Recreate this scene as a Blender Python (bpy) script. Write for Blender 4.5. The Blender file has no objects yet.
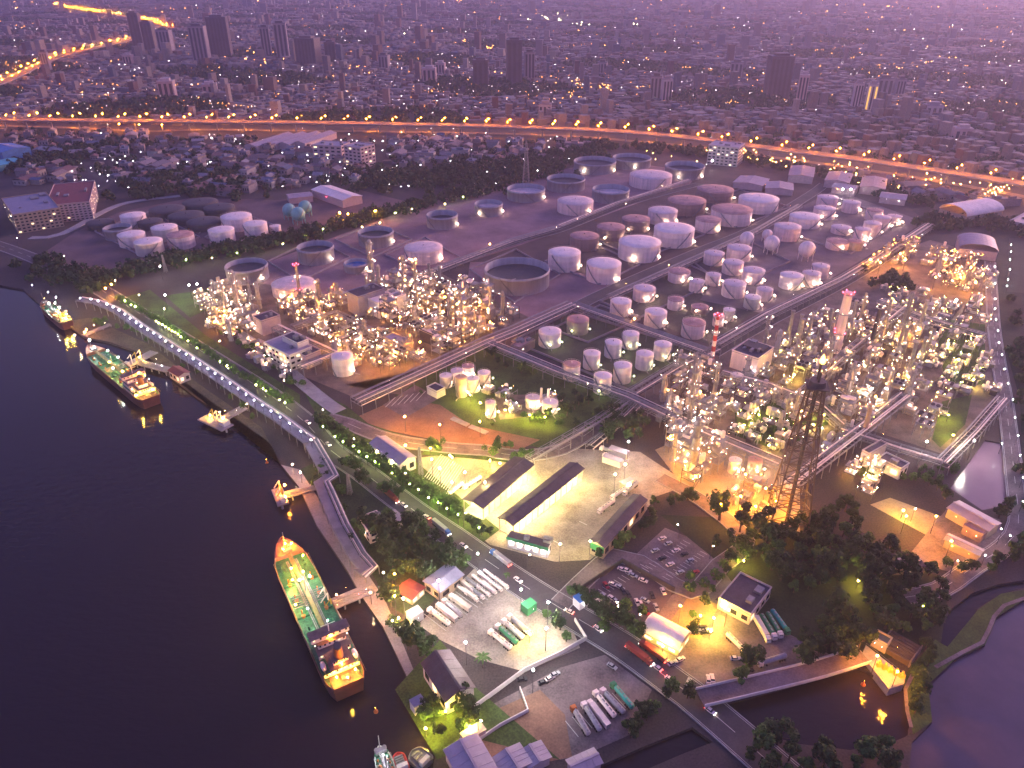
import bpy, bmesh, math, random
import numpy as np
from mathutils import Vector, Matrix
from mathutils.geometry import tessellate_polygon
R = random.Random(7)
LSC = 1.55
sc = bpy.context.scene
COL = sc.collection
# ------------------------------------------------------------------ camera
F = 759.0; PITCH = math.radians(29.2); CZ = 255.0
SP, CP = math.sin(PITCH), math.cos(PITCH)
cd = bpy.data.cameras.new('camera'); cam = bpy.data.objects.new('camera', cd); COL.objects.link(cam)
cam.location = (0, 0, CZ); cam.rotation_euler = (math.radians(90) - PITCH, 0, 0)
cd.sensor_fit = 'HORIZONTAL'; cd.angle = 2 * math.atan(512 / F); cd.clip_start = 1; cd.clip_end = 60000
sc.camera = cam

def G(px, py, z=0.0):
    """the point at height z seen at a pixel of the photograph"""
    x = (px - 512) / F; y = (py - 384) / F
    t = (CZ - z) / (SP + y * CP)
    return Vector((x * t, (CP - y * SP) * t, z))

def mpp(px, py, z=0.0):
    y = (py - 384) / F
    return (CZ - z) / (SP + y * CP) / F

def px_of(p):
    v = Vector(p) - Vector((0, 0, CZ))
    d = v.y * CP - v.z * SP
    return 512 + F * v.x / d, 384 - F * (v.y * SP + v.z * CP) / d

def height_to(bx, by, ty):
    """height of a thing standing at pixel (bx,by) whose top shows at row ty"""
    b = G(bx, by); y = (ty - 384) / F
    t = b.y / (CP - y * SP)
    return CZ - t * (SP + y * CP)

# ------------------------------------------------------------------ materials
MATS = {}
def mat(name, col, rough=.7, var=.25, scale=.15, metal=0.0, emit=None, strength=0.0, island=0.0, objvar=0.0, streak=False, bump=0.0, spec=.5, fine=0.0):
    if name in MATS: return MATS[name]
    m = bpy.data.materials.new(name); m.use_nodes = True
    nt = m.node_tree; N = nt.nodes; L = nt.links
    b = N['Principled BSDF']
    b.inputs['Roughness'].default_value = rough; b.inputs['Metallic'].default_value = metal
    b.inputs['Specular IOR Level'].default_value = spec
    b.inputs['Base Color'].default_value = (*col, 1)
    if emit:
        b.inputs['Emission Color'].default_value = (*emit, 1); b.inputs['Emission Strength'].default_value = strength
    else:
        hsv = N.new('ShaderNodeHueSaturation'); hsv.inputs['Color'].default_value = (*col, 1)
        val = None
        def add(a, b_):
            if a is None: return b_
            n = N.new('ShaderNodeMath'); n.operation = 'ADD'; L.new(a, n.inputs[0]); L.new(b_, n.inputs[1]); return n.outputs[0]
        def ranged(sock, lo, hi, f0=0., f1=1.):
            n = N.new('ShaderNodeMapRange'); n.inputs[1].default_value = f0; n.inputs[2].default_value = f1
            n.inputs[3].default_value = lo; n.inputs[4].default_value = hi; L.new(sock, n.inputs[0]); return n.outputs[0]
        if var > 0:
            if streak:
                tc = N.new('ShaderNodeTexCoord'); mp = N.new('ShaderNodeMapping'); mp.inputs['Scale'].default_value = (1, 1, .08)
                L.new(tc.outputs['Object'], mp.inputs[0]); src = mp.outputs[0]
            else:
                src = N.new('ShaderNodeNewGeometry').outputs['Position']
            nz = N.new('ShaderNodeTexNoise'); nz.inputs['Scale'].default_value = scale; nz.inputs['Detail'].default_value = 6; nz.inputs['Roughness'].default_value = .65
            L.new(src, nz.inputs['Vector'])
            val = add(val, ranged(nz.outputs[0], -var, var, .3, .7))
            if bump:
                bp = N.new('ShaderNodeBump'); bp.inputs['Strength'].default_value = bump; L.new(nz.outputs[0], bp.inputs['Height']); L.new(bp.outputs[0], b.inputs['Normal'])
        if fine:
            g = N.new('ShaderNodeNewGeometry'); nz = N.new('ShaderNodeTexNoise'); nz.inputs['Scale'].default_value = 1.2; nz.inputs['Detail'].default_value = 3
            L.new(g.outputs['Position'], nz.inputs['Vector']); val = add(val, ranged(nz.outputs[0], -fine, fine, .3, .7))
        if island:
            g = N.new('ShaderNodeNewGeometry'); val = add(val, ranged(g.outputs['Random Per Island'], -island, island))
        if objvar:
            g = N.new('ShaderNodeObjectInfo'); val = add(val, ranged(g.outputs['Random'], -objvar, objvar))
        if val is not None:
            one = N.new('ShaderNodeMath'); one.operation = 'ADD'; one.inputs[1].default_value = 1.0; L.new(val, one.inputs[0])
            L.new(one.outputs[0], hsv.inputs['Value'])
        L.new(hsv.outputs[0], b.inputs['Base Color'])
    MATS[name] = m
    return m

def palette_mat(name, cols, rough=.8, kind='Random Per Island'):
    """one colour out of several for each separate body"""
    m = bpy.data.materials.new(name); m.use_nodes = True; nt = m.node_tree; N = nt.nodes; L = nt.links
    b = N['Principled BSDF']; b.inputs['Roughness'].default_value = rough
    if kind == 'Random': g = N.new('ShaderNodeObjectInfo')
    else: g = N.new('ShaderNodeNewGeometry')
    cr = N.new('ShaderNodeValToRGB'); cr.color_ramp.interpolation = 'CONSTANT'
    el = cr.color_ramp.elements
    el[0].color = (*cols[0], 1); el[0].position = 0
    el[1].color = (*cols[1], 1); el[1].position = 1 / len(cols)
    for i, c in enumerate(cols[2:], 2):
        e = el.new(i / len(cols)); e.color = (*c, 1)
    L.new(g.outputs[kind], cr.inputs[0])
    nz = N.new('ShaderNodeTexNoise'); nz.inputs['Scale'].default_value = .6
    gp = N.new('ShaderNodeNewGeometry'); L.new(gp.outputs['Position'], nz.inputs['Vector'])
    mx = N.new('ShaderNodeMix'); mx.data_type = 'RGBA'; mx.blend_type = 'MULTIPLY'; mx.inputs[0].default_value = .6
    L.new(cr.outputs[0], mx.inputs[6]); L.new(nz.outputs[0], mx.inputs[7])
    L.new(mx.outputs[2], b.inputs['Base Color'])
    MATS[name] = m; return m

def lampmat(name, col, s):
    return mat(name, (.8, .8, .8), emit=col, strength=s * LSC)

# ------------------------------------------------------------------ mesh builder
class MB:
    def __init__(s): s.v = []; s.f = []; s.mi = []; s.sm = []; s.m = 0
    def add(s, vs, fs, M=None, smooth=False):
        o = len(s.v)
        for p in vs:
            s.v.append(tuple(M @ Vector(p)) if M is not None else tuple(p))
        for f in fs:
            s.f.append(tuple(i + o for i in f)); s.mi.append(s.m); s.sm.append(smooth)
        return s
    def box(s, x0, x1, y0, y1, z0, z1, M=None):
        vs = [(x0, y0, z0), (x1, y0, z0), (x1, y1, z0), (x0, y1, z0), (x0, y0, z1), (x1, y0, z1), (x1, y1, z1), (x0, y1, z1)]
        return s.add(vs, [(3, 2, 1, 0), (4, 5, 6, 7), (0, 1, 5, 4), (1, 2, 6, 5), (2, 3, 7, 6), (3, 0, 4, 7)], M)
    def cbox(s, cx, cy, cz, sx, sy, sz, M=None):
        return s.box(cx - sx / 2, cx + sx / 2, cy - sy / 2, cy + sy / 2, cz - sz / 2, cz + sz / 2, M)
    def bar(s, a, b, w=.3, n=4):
        a = Vector(a); b = Vector(b); d = b - a; L = d.length
        if L < 1e-6: return s
        q = d.to_track_quat('Z', 'Y').to_matrix().to_4x4(); M = Matrix.Translation(a) @ q
        return s.prism(w / 2, w / 2, 0, L, n, M, off=math.pi / n, smooth=n > 6)
    def prism(s, r0, r1, z0, z1, n=16, M=None, cap=True, off=0.0, smooth=True):
        vs = [(r0 * math.cos(off + 2 * math.pi * i / n), r0 * math.sin(off + 2 * math.pi * i / n), z0) for i in range(n)]
        vs += [(r1 * math.cos(off + 2 * math.pi * i / n), r1 * math.sin(off + 2 * math.pi * i / n), z1) for i in range(n)]
        s.add(vs, [(i, (i + 1) % n, n + (i + 1) % n, n + i) for i in range(n)], M, smooth)
        if cap:
            s.add(vs[:n], [tuple(range(n))[::-1]], M); s.add(vs[n:], [tuple(range(n))], M)
        return s
    def lathe(s, prof, n=24, M=None, smooth=True):
        vs = []
        for r, z in prof:
            vs += [(r * math.cos(2 * math.pi * i / n), r * math.sin(2 * math.pi * i / n), z) for i in range(n)]
        fs = [(k * n + i, k * n + (i + 1) % n, (k + 1) * n + (i + 1) % n, (k + 1) * n + i) for k in range(len(prof) - 1) for i in range(n)]
        return s.add(vs, fs, M, smooth)
    def build(s, name, mats, parent=None, link=True):
        me = s.mesh(name, mats)
        return obj(name, me, parent)
    def mesh(s, name, mats):
        me = bpy.data.meshes.new(name); me.from_pydata(s.v, [], s.f)
        for m in (mats if isinstance(mats, (list, tuple)) else [mats]): me.materials.append(m)
        me.polygons.foreach_set('material_index', s.mi); me.polygons.foreach_set('use_smooth', s.sm)
        me.update(); return me

def obj(name, me, parent=None, loc=None, rz=0.0, scale=None):
    o = bpy.data.objects.new(name, me); COL.objects.link(o)
    if parent: o.parent = parent
    if loc is not None: o.location = loc
    if rz: o.rotation_euler = (0, 0, rz)
    if scale is not None: o.scale = scale if hasattr(scale, '__len__') else (scale,) * 3
    return o
def tag(o, label=None, cat=None, group=None, kind=None):
    if label: o['label'] = label
    if cat: o['category'] = cat
    if group: o['group'] = group
    if kind: o['kind'] = kind
    return o
def thing(name, label, cat, loc=(0, 0, 0), rz=0.0, group=None):
    o = obj(name, None, None, loc, rz); o.empty_display_size = .5
    return tag(o, label, cat, group)
def dup(root, loc, rz=0.0, label=None, group=None, scale=None):
    r = root.copy(); COL.objects.link(r); r.location = loc; r.rotation_euler = (0, 0, rz)
    if scale is not None: r.scale = scale if hasattr(scale, '__len__') else (scale,) * 3
    if label: r['label'] = label
    if group: r['group'] = group
    for ch in KIDS(root):
        c = ch.copy(); COL.objects.link(c); c.parent = r
        for g in KIDS(ch):
            d = g.copy(); COL.objects.link(d); d.parent = c
    return r
_kids = {}
def KIDS(o):
    k = _kids.get(o.name)
    if k is None: k = _kids[o.name] = list(o.children)
    return k
_ones = 'first second third fourth fifth sixth seventh eighth ninth'.split()
ORD = _ones + 'tenth eleventh twelfth thirteenth fourteenth fifteenth sixteenth seventeenth eighteenth nineteenth'.split()
for _t, _e in zip('twenty thirty forty fifty sixty seventy eighty ninety'.split(), 'twentieth thirtieth fortieth fiftieth sixtieth seventieth eightieth ninetieth'.split()): ORD += [_e] + [_t + '-' + o for o in _ones]
ORD += ['hundred and ' + o for o in ORD]

# ------------------------------------------------------------------ palette
STEEL = mat('steel_grey', (.24, .23, .25), .5, .25, .4, .3)
DARKSTEEL = mat('dark_steel', (.07, .06, .07), .6, .2, .4, .3)
PIPE = mat('pipe_silver', (.29, .26, .28), .5, .3, .5, .15)
CONC = mat('concrete', (.34, .32, .33), .9, .25, .12, fine=.1)
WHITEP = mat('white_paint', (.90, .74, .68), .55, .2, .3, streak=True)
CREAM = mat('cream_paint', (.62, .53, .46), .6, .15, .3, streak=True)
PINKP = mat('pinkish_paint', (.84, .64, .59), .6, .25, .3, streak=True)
BROWNP = mat('brown_paint', (.30, .20, .18), .7, .2, .3, streak=True)
TANP = mat('tan_paint', (.42, .34, .27), .65, .2, .3, streak=True)
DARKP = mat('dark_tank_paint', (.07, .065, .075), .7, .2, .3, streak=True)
GREYP = mat('grey_paint', (.36, .34, .37), .65, .2, .3, streak=True)
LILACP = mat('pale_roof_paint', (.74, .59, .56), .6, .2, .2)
RUST = mat('rusty_roof', (.52, .30, .26), .8, .3, .15)
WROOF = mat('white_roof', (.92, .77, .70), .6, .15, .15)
TURQ = mat('turquoise_paint', (.18, .42, .42), .5, .15, .3)
BLUEW = mat('blue_cover', (.05, .16, .42), .3, .3, .2)
ASPH = mat('asphalt', (.075, .065, .075), .85, .25, .06, fine=.12)
GRASS = mat('grass_green', (.05, .085, .018), .95, .4, .08, fine=.35)
FOL = mat('foliage', (.020, .044, .012), .9, .35, .25, island=.35, objvar=.25)
FOLL = mat('foliage_light', (.05, .10, .022), .9, .35, .25, island=.35, objvar=.25)
BARK = mat('bark', (.09, .065, .05), .95, .3, .8)
DROOF = mat('dark_roof', (.075, .055, .075), .7, .25, .2, fine=.1)
BLUEROOF = mat('blue_grey_roof', (.22, .21, .30), .5, .15, .2)
PALEROOF = mat('pale_sheet_roof', (.40, .33, .37), .55, .15, .2)
REDROOF = mat('red_roof', (.20, .045, .05), .7, .2, .3)
WALLW = mat('white_wall', (.62, .58, .58), .8, .12, .3)
WALLT = mat('tan_wall', (.42, .32, .24), .8, .12, .3)
WALLP = mat('pink_wall', (.52, .40, .40), .8, .12, .3)
GREENP = mat('green_paint', (.04, .24, .10), .5, .1, .3)
REDP = mat('red_paint', (.45, .03, .03), .5, .1, .3)
BLUEP = mat('blue_paint', (.05, .16, .5), .5, .1, .3)
ORANGEP = mat('orange_paint', (.55, .16, .03), .6, .15, .3)
DECKG = mat('green_deck', (.035, .15, .075), .6, .5, .35, fine=.3)
YELP = mat('yellow_paint', (.55, .38, .05), .6, .1, .3)
GLASS = mat('dark_glass', (.02, .02, .03), .1, 0)
RUBBER = mat('rubber', (.02, .02, .02), .9, 0)
PLANK = mat('brown_earth', (.23, .13, .09), .95, .3, .06, fine=.2)
L_PINK = lampmat('lamp_pinkwhite', (1, .60, .36), 42)
L_WHITE = lampmat('lamp_white', (1, .90, .86), 24)
L_WARM = lampmat('lamp_warm', (1, .42, .10), 36)
L_YEL = lampmat('lamp_yellow', (1, .66, .08), 44)
L_ORA = lampmat('lamp_orange', (1, .28, .02), 50)
L_GRN = lampmat('lamp_greenish', (.70, 1, .25), 60)
L_RED = lampmat('lamp_red', (1, .03, .06), 60)
L_SODIUM = lampmat('street_sodium', (1, .29, .006), 1500)
L_FLOODY = lampmat('flood_yellow', (1, .80, .26), 400)
L_FLOODW = lampmat('flood_white', (1, .93, .80), 560)
L_FLOODO = lampmat('flood_orange', (1, .36, .02), 1250)
L_WINDOW = lampmat('lit_window', (1, .70, .30), .35)
L_WINW = lampmat('lit_panel', (1, .9, .7), .6)

# shared small meshes
def ico(r, mats, sub=1):
    bm = bmesh.new(); bmesh.ops.create_icosphere(bm, subdivisions=sub, radius=r)
    me = bpy.data.meshes.new('lamp'); bm.to_mesh(me); bm.free(); me.materials.append(mats); return me
BULB = {k: ico(.155, m) for k, m in dict(p=L_PINK, w=L_WHITE, a=L_WARM, y=L_YEL, o=L_ORA, g=L_GRN, r=L_RED).items()}
BULB['A'] = ico(.2, lampmat('added_amber_lamp', (1, .45, .09), 520))  # amber lamps added among the pinkish ones to cast a golden glow
def lamp(parent, x, y, z, kind='p', s=1.0):
    if kind == 'p' and R.random() < .06: kind = 'A'
    if kind in 'pwayog': s *= R.choice((.42, .5, .55, .62, .7, .8, 1.0, 1.35))
    return obj('lamp', BULB[kind], parent, (x, y, z), 0, s if s != 1.0 else None)

def post_mesh(h, m, r=.42, arm=0.0, pole=None):
    b = MB(); b.prism(.16, .09, 0, h, 6)
    if arm: b.bar((0, 0, h), (arm, 0, h + .3), .12)
    b.m = 1
    bm = bmesh.new(); bmesh.ops.create_icosphere(bm, subdivisions=1, radius=r * .5)
    vs = [(v.co.x + arm, v.co.y, v.co.z + h + r * .8) for v in bm.verts]; fs = [tuple(v.index for v in f.verts) for f in bm.faces]; bm.free()
    b.add(vs, fs)
    return b.mesh('street_lamp', [pole or DARKSTEEL, m])
# ------------------------------------------------------------------ setting: land, water, roads
BANK = [(-900, 200), (0, 285), (23, 289), (42, 306), (64, 322), (84, 337), (109, 342), (145, 354), (168, 375), (197, 397), (226, 414), (245, 428), (271, 444), (281, 465), (299, 487), (317, 526), (348, 572), (362, 597), (383, 627), (405, 673), (427, 721), (437, 741), (433, 768), (425, 900)]
POND1 = [(715, 706), (770, 691), (858, 667), (868, 671), (889, 689), (903, 680), (907, 702), (914, 730), (905, 737), (890, 743), (850, 750), (800, 744), (762, 734), (733, 722)]
POND2 = [(928, 685), (940, 668), (962, 656), (985, 645), (997, 617), (1024, 600), (1150, 570), (1300, 800), (905, 812), (912, 742), (932, 722)]
CREEK = [(935, 641), (950, 610), (972, 593), (998, 584), (1024, 580), (1080, 572), (1080, 578), (1024, 588), (1001, 594), (978, 608), (966, 636), (950, 650)]
RESERV = [(985, 440), (1004, 443), (1012, 505), (982, 510), (950, 488)]
CANAL = [(590, 770), (640, 748), (692, 727), (713, 742), (680, 755), (640, 772), (600, 800)]
def flat(poly, z=0): return [G(x, y, z) for x, y in poly]
bank = flat(BANK)
outer = [Vector((-9000, 16000, 0)), ] + [Vector((-9000, bank[0].y, 0))] + bank + [Vector((40, -200, 0)), Vector((2500, -200, 0)), Vector((9000, 6000, 0)), Vector((9000, 16000, 0))]
holes = [flat(p) for p in (POND1, POND2, CREEK, RESERV, CANAL)]
tris = tessellate_polygon([outer] + holes)
flatv = [v for l in [outer] + holes for v in l]
mb = MB(); mb.add(flatv, [t for t in tris])
ofs = 0
for l in [outer] + holes:                                            # banks going down under the water
    n = len(l)
    for i in range(n):
        a, b = l[i], l[(i + 1) % n]
        mb.add([a, b, b + Vector((0, 0, -4)), a + Vector((0, 0, -4))], [(0, 1, 2, 3)])
EARTH = mat('earth_ground', (.055, .042, .045), .95, .45, .012, fine=.3)
land = mb.build('ground', EARTH); tag(land, 'dark built-over ground stretching from the river to the horizon', None, None, 'structure')
bm = bmesh.new(); bm.from_mesh(land.data); bmesh.ops.recalc_face_normals(bm, faces=bm.faces); 
for f in bm.faces:
    if abs(f.normal.z) > .9 and f.normal.z < 0: f.normal_flip()
bm.to_mesh(land.data); bm.free()
# water sheet
wm = bpy.data.materials.new('river_water'); wm.use_nodes = True
nt = wm.node_tree; b = nt.nodes['Principled BSDF']
b.inputs['Base Color'].default_value = (.022, .015, .019, 1); b.inputs['Roughness'].default_value = .07; b.inputs['IOR'].default_value = 1.33
g = nt.nodes.new('ShaderNodeNewGeometry'); mp = nt.nodes.new('ShaderNodeMapping'); mp.inputs['Scale'].default_value = (.16, .34, .1); mp.inputs['Rotation'].default_value = (0, 0, .35)
nz = nt.nodes.new('ShaderNodeTexNoise'); nz.inputs['Scale'].default_value = 1; nz.inputs['Detail'].default_value = 4; nz.inputs['Roughness'].default_value = .55
bp = nt.nodes.new('ShaderNodeBump'); bp.inputs['Strength'].default_value = .38; bp.inputs['Distance'].default_value = .6
nt.links.new(g.outputs['Position'], mp.inputs[0]); nt.links.new(mp.outputs[0], nz.inputs['Vector']); nt.links.new(nz.outputs[0], bp.inputs['Height']); nt.links.new(bp.outputs[0], b.inputs['Normal'])
WATER = wm
mb = MB(); mb.add([(-9000, -200, -1.5), (9000, -200, -1.5), (9000, 4000, -1.5), (-9000, 4000, -1.5)], [(0, 1, 2, 3)])
tag(mb.build('river', WATER), 'dark rippled river water with a purple sheen', None, None, 'structure')
mb = MB(); mb.add([tuple(v) for v in flat([(983, 438), (1006, 441), (1014, 507), (981, 512), (948, 489)], -.8)][::-1], [(0, 1, 2, 3, 4)])
tag(mb.build('reservoir_water', mat('milky_water', (.19, .12, .165), .25, .15, .02)), 'still milky lilac water of the long reservoir', None, None, 'structure')
mb = MB(); mb.add([tuple(v) for v in flat([(928, 684), (940, 667), (962, 655), (985, 644), (997, 616), (1024, 599), (1150, 569), (1300, 800), (905, 812), (908, 730)], -1.2)][::-1], [tuple(range(10))])
tag(mb.build('pond_water', mat('pond_violet', (.09, .065, .095), .18, .35, .015)), 'violet grey pond water beside the embankment', None, None, 'structure')

_lev = [0]
def sheet(name, poly, m, label, world=False, kind='structure'):
    _lev[0] += 1; z = .03 + .008 * _lev[0]
    pts = [Vector((p[0], p[1], z)) for p in poly] if world else [Vector((G(x, y).x, G(x, y).y, z)) for x, y in poly]
    area = sum(a.x * b_.y - b_.x * a.y for a, b_ in zip(pts, pts[1:] + pts[:1]))
    if area < 0: pts.reverse()
    mb = MB(); mb.add(pts, [tuple(range(len(pts)))])
    return tag(mb.build(name, m), label, None, None, kind)
def smooth_path(pts, step=8.0):
    out = []
    P = [pts[0]] + list(pts) + [pts[-1]]
    for i in range(1, len(P) - 2):
        a, b_, c, d = P[i - 1], P[i], P[i + 1], P[i + 2]
        n = max(1, int((c - b_).length / step))
        for k in range(n):
            t = k / n
            out.append(.5 * ((2 * b_) + (c - a) * t + (2 * a - 5 * b_ + 4 * c - d) * t * t + (3 * b_ - a - 3 * c + d) * t ** 3))
    out.append(P[-1]); return out
def normals(path):
    ns = []
    for i in range(len(path)):
        d = path[min(i + 1, len(path) - 1)] - path[max(i - 1, 0)]; d.z = 0; d.normalize(); ns.append(Vector((-d.y, d.x, 0)))
    return ns
LINEW = mat('road_line_white', (.62, .60, .58), .8, .2, .5)
KERB = mat('kerb_stone', (.36, .34, .35), .9, .2, .4)
def road(name, px, width, label, m=None, lines=True, kerb=True, step=8.0):
    path = smooth_path([G(x, y) for x, y in px], step); ns = normals(path)
    _lev[0] += 1; z = .03 + .008 * _lev[0]
    mb = MB(); 
    for i in range(len(path) - 1):
        a, b_, n0, n1 = path[i], path[i + 1], ns[i] * width / 2, ns[i + 1] * width / 2
        q = [a + n0, a - n0, b_ - n1, b_ + n1]
        mb.add([(v.x, v.y, z) for v in q], [(0, 1, 2, 3)])
    r = tag(mb.build(name, m or ASPH), label, None, None, 'structure')
    if kerb:
        mb = MB()
        for s in (-1, 1):
            for i in range(len(path) - 1):
                a, b_ = path[i] + ns[i] * s * (width / 2 + .2), path[i + 1] + ns[i + 1] * s * (width / 2 + .2)
                o0, o1 = ns[i] * .2, ns[i + 1] * .2
                mb.add([(v.x, v.y, zz) for zz in (0, z + .13) for v in (a + o0, a - o0, b_ - o1, b_ + o1)], [(0, 1, 2, 3)[::-1], (4, 5, 6, 7), (0, 1, 5, 4), (1, 2, 6, 5), (2, 3, 7, 6), (3, 0, 4, 7)])
        tag(mb.build('kerb', KERB), 'pale kerb stones edging the ' + label.split(',')[0], None, None, 'structure')
    if lines:
        mb = MB()
        _lev[0] += 1; z2 = .03 + .008 * _lev[0]
        for i in range(0, len(path) - 1):
            a, b_ = path[i], path[i + 1]
            if i % 2 == 0:
                n = ns[i] * .12; mb.add([(v.x, v.y, z2) for v in (a + n, a - n, b_ - n, b_ + n)], [(0, 1, 2, 3)])
            for s in (-1, 1):
                n = ns[i]; w = width / 2 - .5; n2 = ns[i + 1]
                mb.add([(v.x, v.y, z2) for v in (a + n * s * w, a + n * s * (w - .18), b_ + n2 * s * (w - .18), b_ + n2 * s * w)], [(0, 1, 2, 3)])
        tag(mb.build('road_marking', LINEW), 'white lane lines painted on the ' + label.split(',')[0], None, None, 'structure')
    return path

BUND = mat('bund_earth', (.26, .16, .18), .95, .3, .03, fine=.15)
BUND2 = mat('bund_dark', (.075, .050, .055), .95, .35, .03, fine=.2)
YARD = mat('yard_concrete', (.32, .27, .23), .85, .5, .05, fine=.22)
YARD2 = mat('lot_paving', (.17, .13, .14), .85, .5, .06, fine=.22)
YARD3 = mat('plant_paving', (.16, .12, .10), .85, .5, .07, fine=.2)
QUAY = mat('quay_concrete', (.29, .24, .26), .9, .3, .05, fine=.15)
MUD = mat('mud_bank', (.10, .075, .05), .95, .4, .06, fine=.3)
S = sheet
S('ground', [(205, 275), (330, 228), (470, 190), (560, 150), (690, 150), (900, 200), (930, 225), (770, 320), (640, 400), (490, 345), (360, 400), (300, 360)], BUND2, 'dark gravel ground of the refinery tank farm')
for poly, lab in (([(215, 282), (300, 250), (420, 205), (520, 178), (610, 160), (700, 172), (690, 184), (560, 232), (430, 275), (352, 308), (300, 300)], 'pinkish bare earth around the open topped tanks'),
                  ([(470, 262), (550, 262), (612, 285), (572, 303), (500, 335), (465, 300)], 'reddish earth around the great open tank')):
    S('ground', poly, BUND, lab)
S('ground', [(30, 262), (75, 232), (120, 212), (190, 198), (280, 200), (360, 190), (420, 205), (260, 250), (120, 275), (90, 285)], mat('depot_earth', (.15, .095, .10), .95, .3, .03, fine=.15), 'bare brown earth of the old depot tank yard')
S('lawn', [(515, 345), (574, 312), (700, 352), (628, 392)], mat('yard_lawn', (.07, .075, .045), .95, .4, .05, fine=.3), 'worn green lawn between the small white tanks')
S('lawn', [(600, 300), (680, 268), (770, 300), (710, 345)], mat('yard_lawn2', (.075, .065, .055), .95, .4, .05, fine=.3), 'dull grass of the middle tank yard')
S('ground', [(700, 300), (750, 232), (835, 190), (925, 222), (770, 315)], mat('east_earth', (.17, .13, .14), .95, .3, .04, fine=.15), 'grey paved ground of the eastern tank yard')
S('lawn', [(395, 395), (480, 345), (500, 352), (640, 402), (560, 452), (430, 425)], GRASS, 'dark green lawn below the pipe rack corner')
S('pavement', [(195, 300), (245, 280), (345, 300), (430, 268), (530, 318), (430, 372), (360, 400), (300, 375), (265, 345)], YARD3, 'concrete floor of the riverside process unit')
S('pavement', [(345, 385), (360, 398), (430, 368), (400, 395)], YARD3, 'concrete strip along the pipe rack')
S('pavement', [(640, 395), (712, 350), (800, 312), (870, 262), (930, 240), (985, 255), (990, 330), (1000, 390), (945, 455), (870, 430), (800, 470), (720, 440)], YARD3, 'concrete floor of the eastern process unit')
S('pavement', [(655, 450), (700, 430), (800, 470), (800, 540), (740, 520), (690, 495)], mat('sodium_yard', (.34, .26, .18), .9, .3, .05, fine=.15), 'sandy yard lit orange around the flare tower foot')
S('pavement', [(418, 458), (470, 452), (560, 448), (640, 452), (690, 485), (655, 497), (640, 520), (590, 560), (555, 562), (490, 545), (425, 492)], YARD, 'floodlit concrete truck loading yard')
S('ground', [(350, 420), (400, 398), (440, 405), (470, 425), (540, 440), (520, 450), (450, 443), (385, 430)], PLANK, 'brown earth bay beside the curved road')
S('pavement', [(383, 405), (415, 385), (440, 398), (405, 418)], YARD2, 'dark paved bay with painted stripes')
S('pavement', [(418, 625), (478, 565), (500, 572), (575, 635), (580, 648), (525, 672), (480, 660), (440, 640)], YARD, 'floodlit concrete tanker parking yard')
S('pavement', [(478, 712), (520, 690), (560, 668), (605, 655), (652, 690), (630, 735), (585, 755), (560, 760), (545, 735), (480, 735)], YARD2, 'dark asphalt lorry park beside the canal')
S('ground', [(478, 718), (540, 690), (565, 715), (572, 757), (520, 768), (478, 768)], PLANK, 'bare brown earth lot beside the lorry park')
S('pavement', [(580, 588), (622, 562), (672, 590), (668, 610), (640, 642), (588, 615)], mat('car_park', (.12, .085, .10), .85, .25, .04, fine=.1), 'dark asphalt car park behind a low wall')
S('pavement', [(630, 560), (665, 528), (715, 548), (718, 575), (690, 590)], YARD2, 'worn second car park with painted bays')
S('pavement', [(640, 640), (672, 595), (700, 590), (730, 555), (745, 575), (715, 600), (760, 620), (850, 610), (860, 660), (690, 692), (665, 665)], YARD2, 'dark paved yard before the flat roofed building')
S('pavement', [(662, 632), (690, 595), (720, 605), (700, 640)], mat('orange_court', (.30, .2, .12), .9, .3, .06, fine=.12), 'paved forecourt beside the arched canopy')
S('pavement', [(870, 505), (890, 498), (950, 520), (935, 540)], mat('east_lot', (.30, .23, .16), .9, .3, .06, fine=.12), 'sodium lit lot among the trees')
S('pavement', [(905, 560), (950, 505), (1000, 520), (1005, 545), (960, 575)], YARD2, 'paved yard by the reservoir sheds')
S('lawn', [(990, 225), (1060, 225), (1070, 560), (1024, 575), (1020, 400), (1000, 330)], mat('dark_field', (.022, .028, .02), .95, .4, .03, fine=.4), 'dark overgrown field beyond the perimeter road')
S('lawn', [(1009, 238), (1060, 240), (1060, 296), (1007, 292)], mat('ball_field', (.05, .055, .04), .95, .3, .03, fine=.2), 'lit green sports field')
S('quay', [(281, 465), (300, 470), (345, 540), (385, 600), (440, 735), (437, 741), (427, 721), (405, 673), (383, 627), (362, 597), (348, 572), (317, 526), (299, 487)], QUAY, 'purple grey concrete quay along the river')
S('ground', [(64, 322), (90, 318), (150, 345), (200, 385), (262, 428), (281, 465), (271, 444), (245, 428), (226, 414), (197, 397), (168, 375), (145, 354), (109, 342), (84, 337)], MUD, 'muddy brown river bank below the pipe bridge')
S('lawn', [(300, 470), (330, 455), (380, 500), (470, 565), (415, 620), (395, 610), (350, 540)], mat('rough_grass', (.032, .05, .022), .95, .4, .06, fine=.35), 'dark rough grass between quay and main road')
S('lawn', [(395, 690), (440, 640), (478, 690), (560, 760), (480, 740), (437, 760)], GRASS, 'garden grass around the gabled hall')
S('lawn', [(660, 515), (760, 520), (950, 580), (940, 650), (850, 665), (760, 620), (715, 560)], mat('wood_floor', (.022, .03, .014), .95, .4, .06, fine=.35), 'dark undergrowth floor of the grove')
S('lawn', [(913, 735), (905, 700), (902, 678), (935, 640), (960, 655), (928, 685), (932, 722)], GRASS, 'grassy embankment between the two ponds')
S('lawn', [(945, 650), (978, 610), (1001, 594), (1040, 588), (1024, 600), (997, 617), (985, 645), (962, 656)], GRASS, 'green strip between creek and pond')
S('lawn', [(300, 385), (345, 405), (500, 530), (480, 545), (330, 440)], GRASS, 'hedge strip between main road and refinery')
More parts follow.
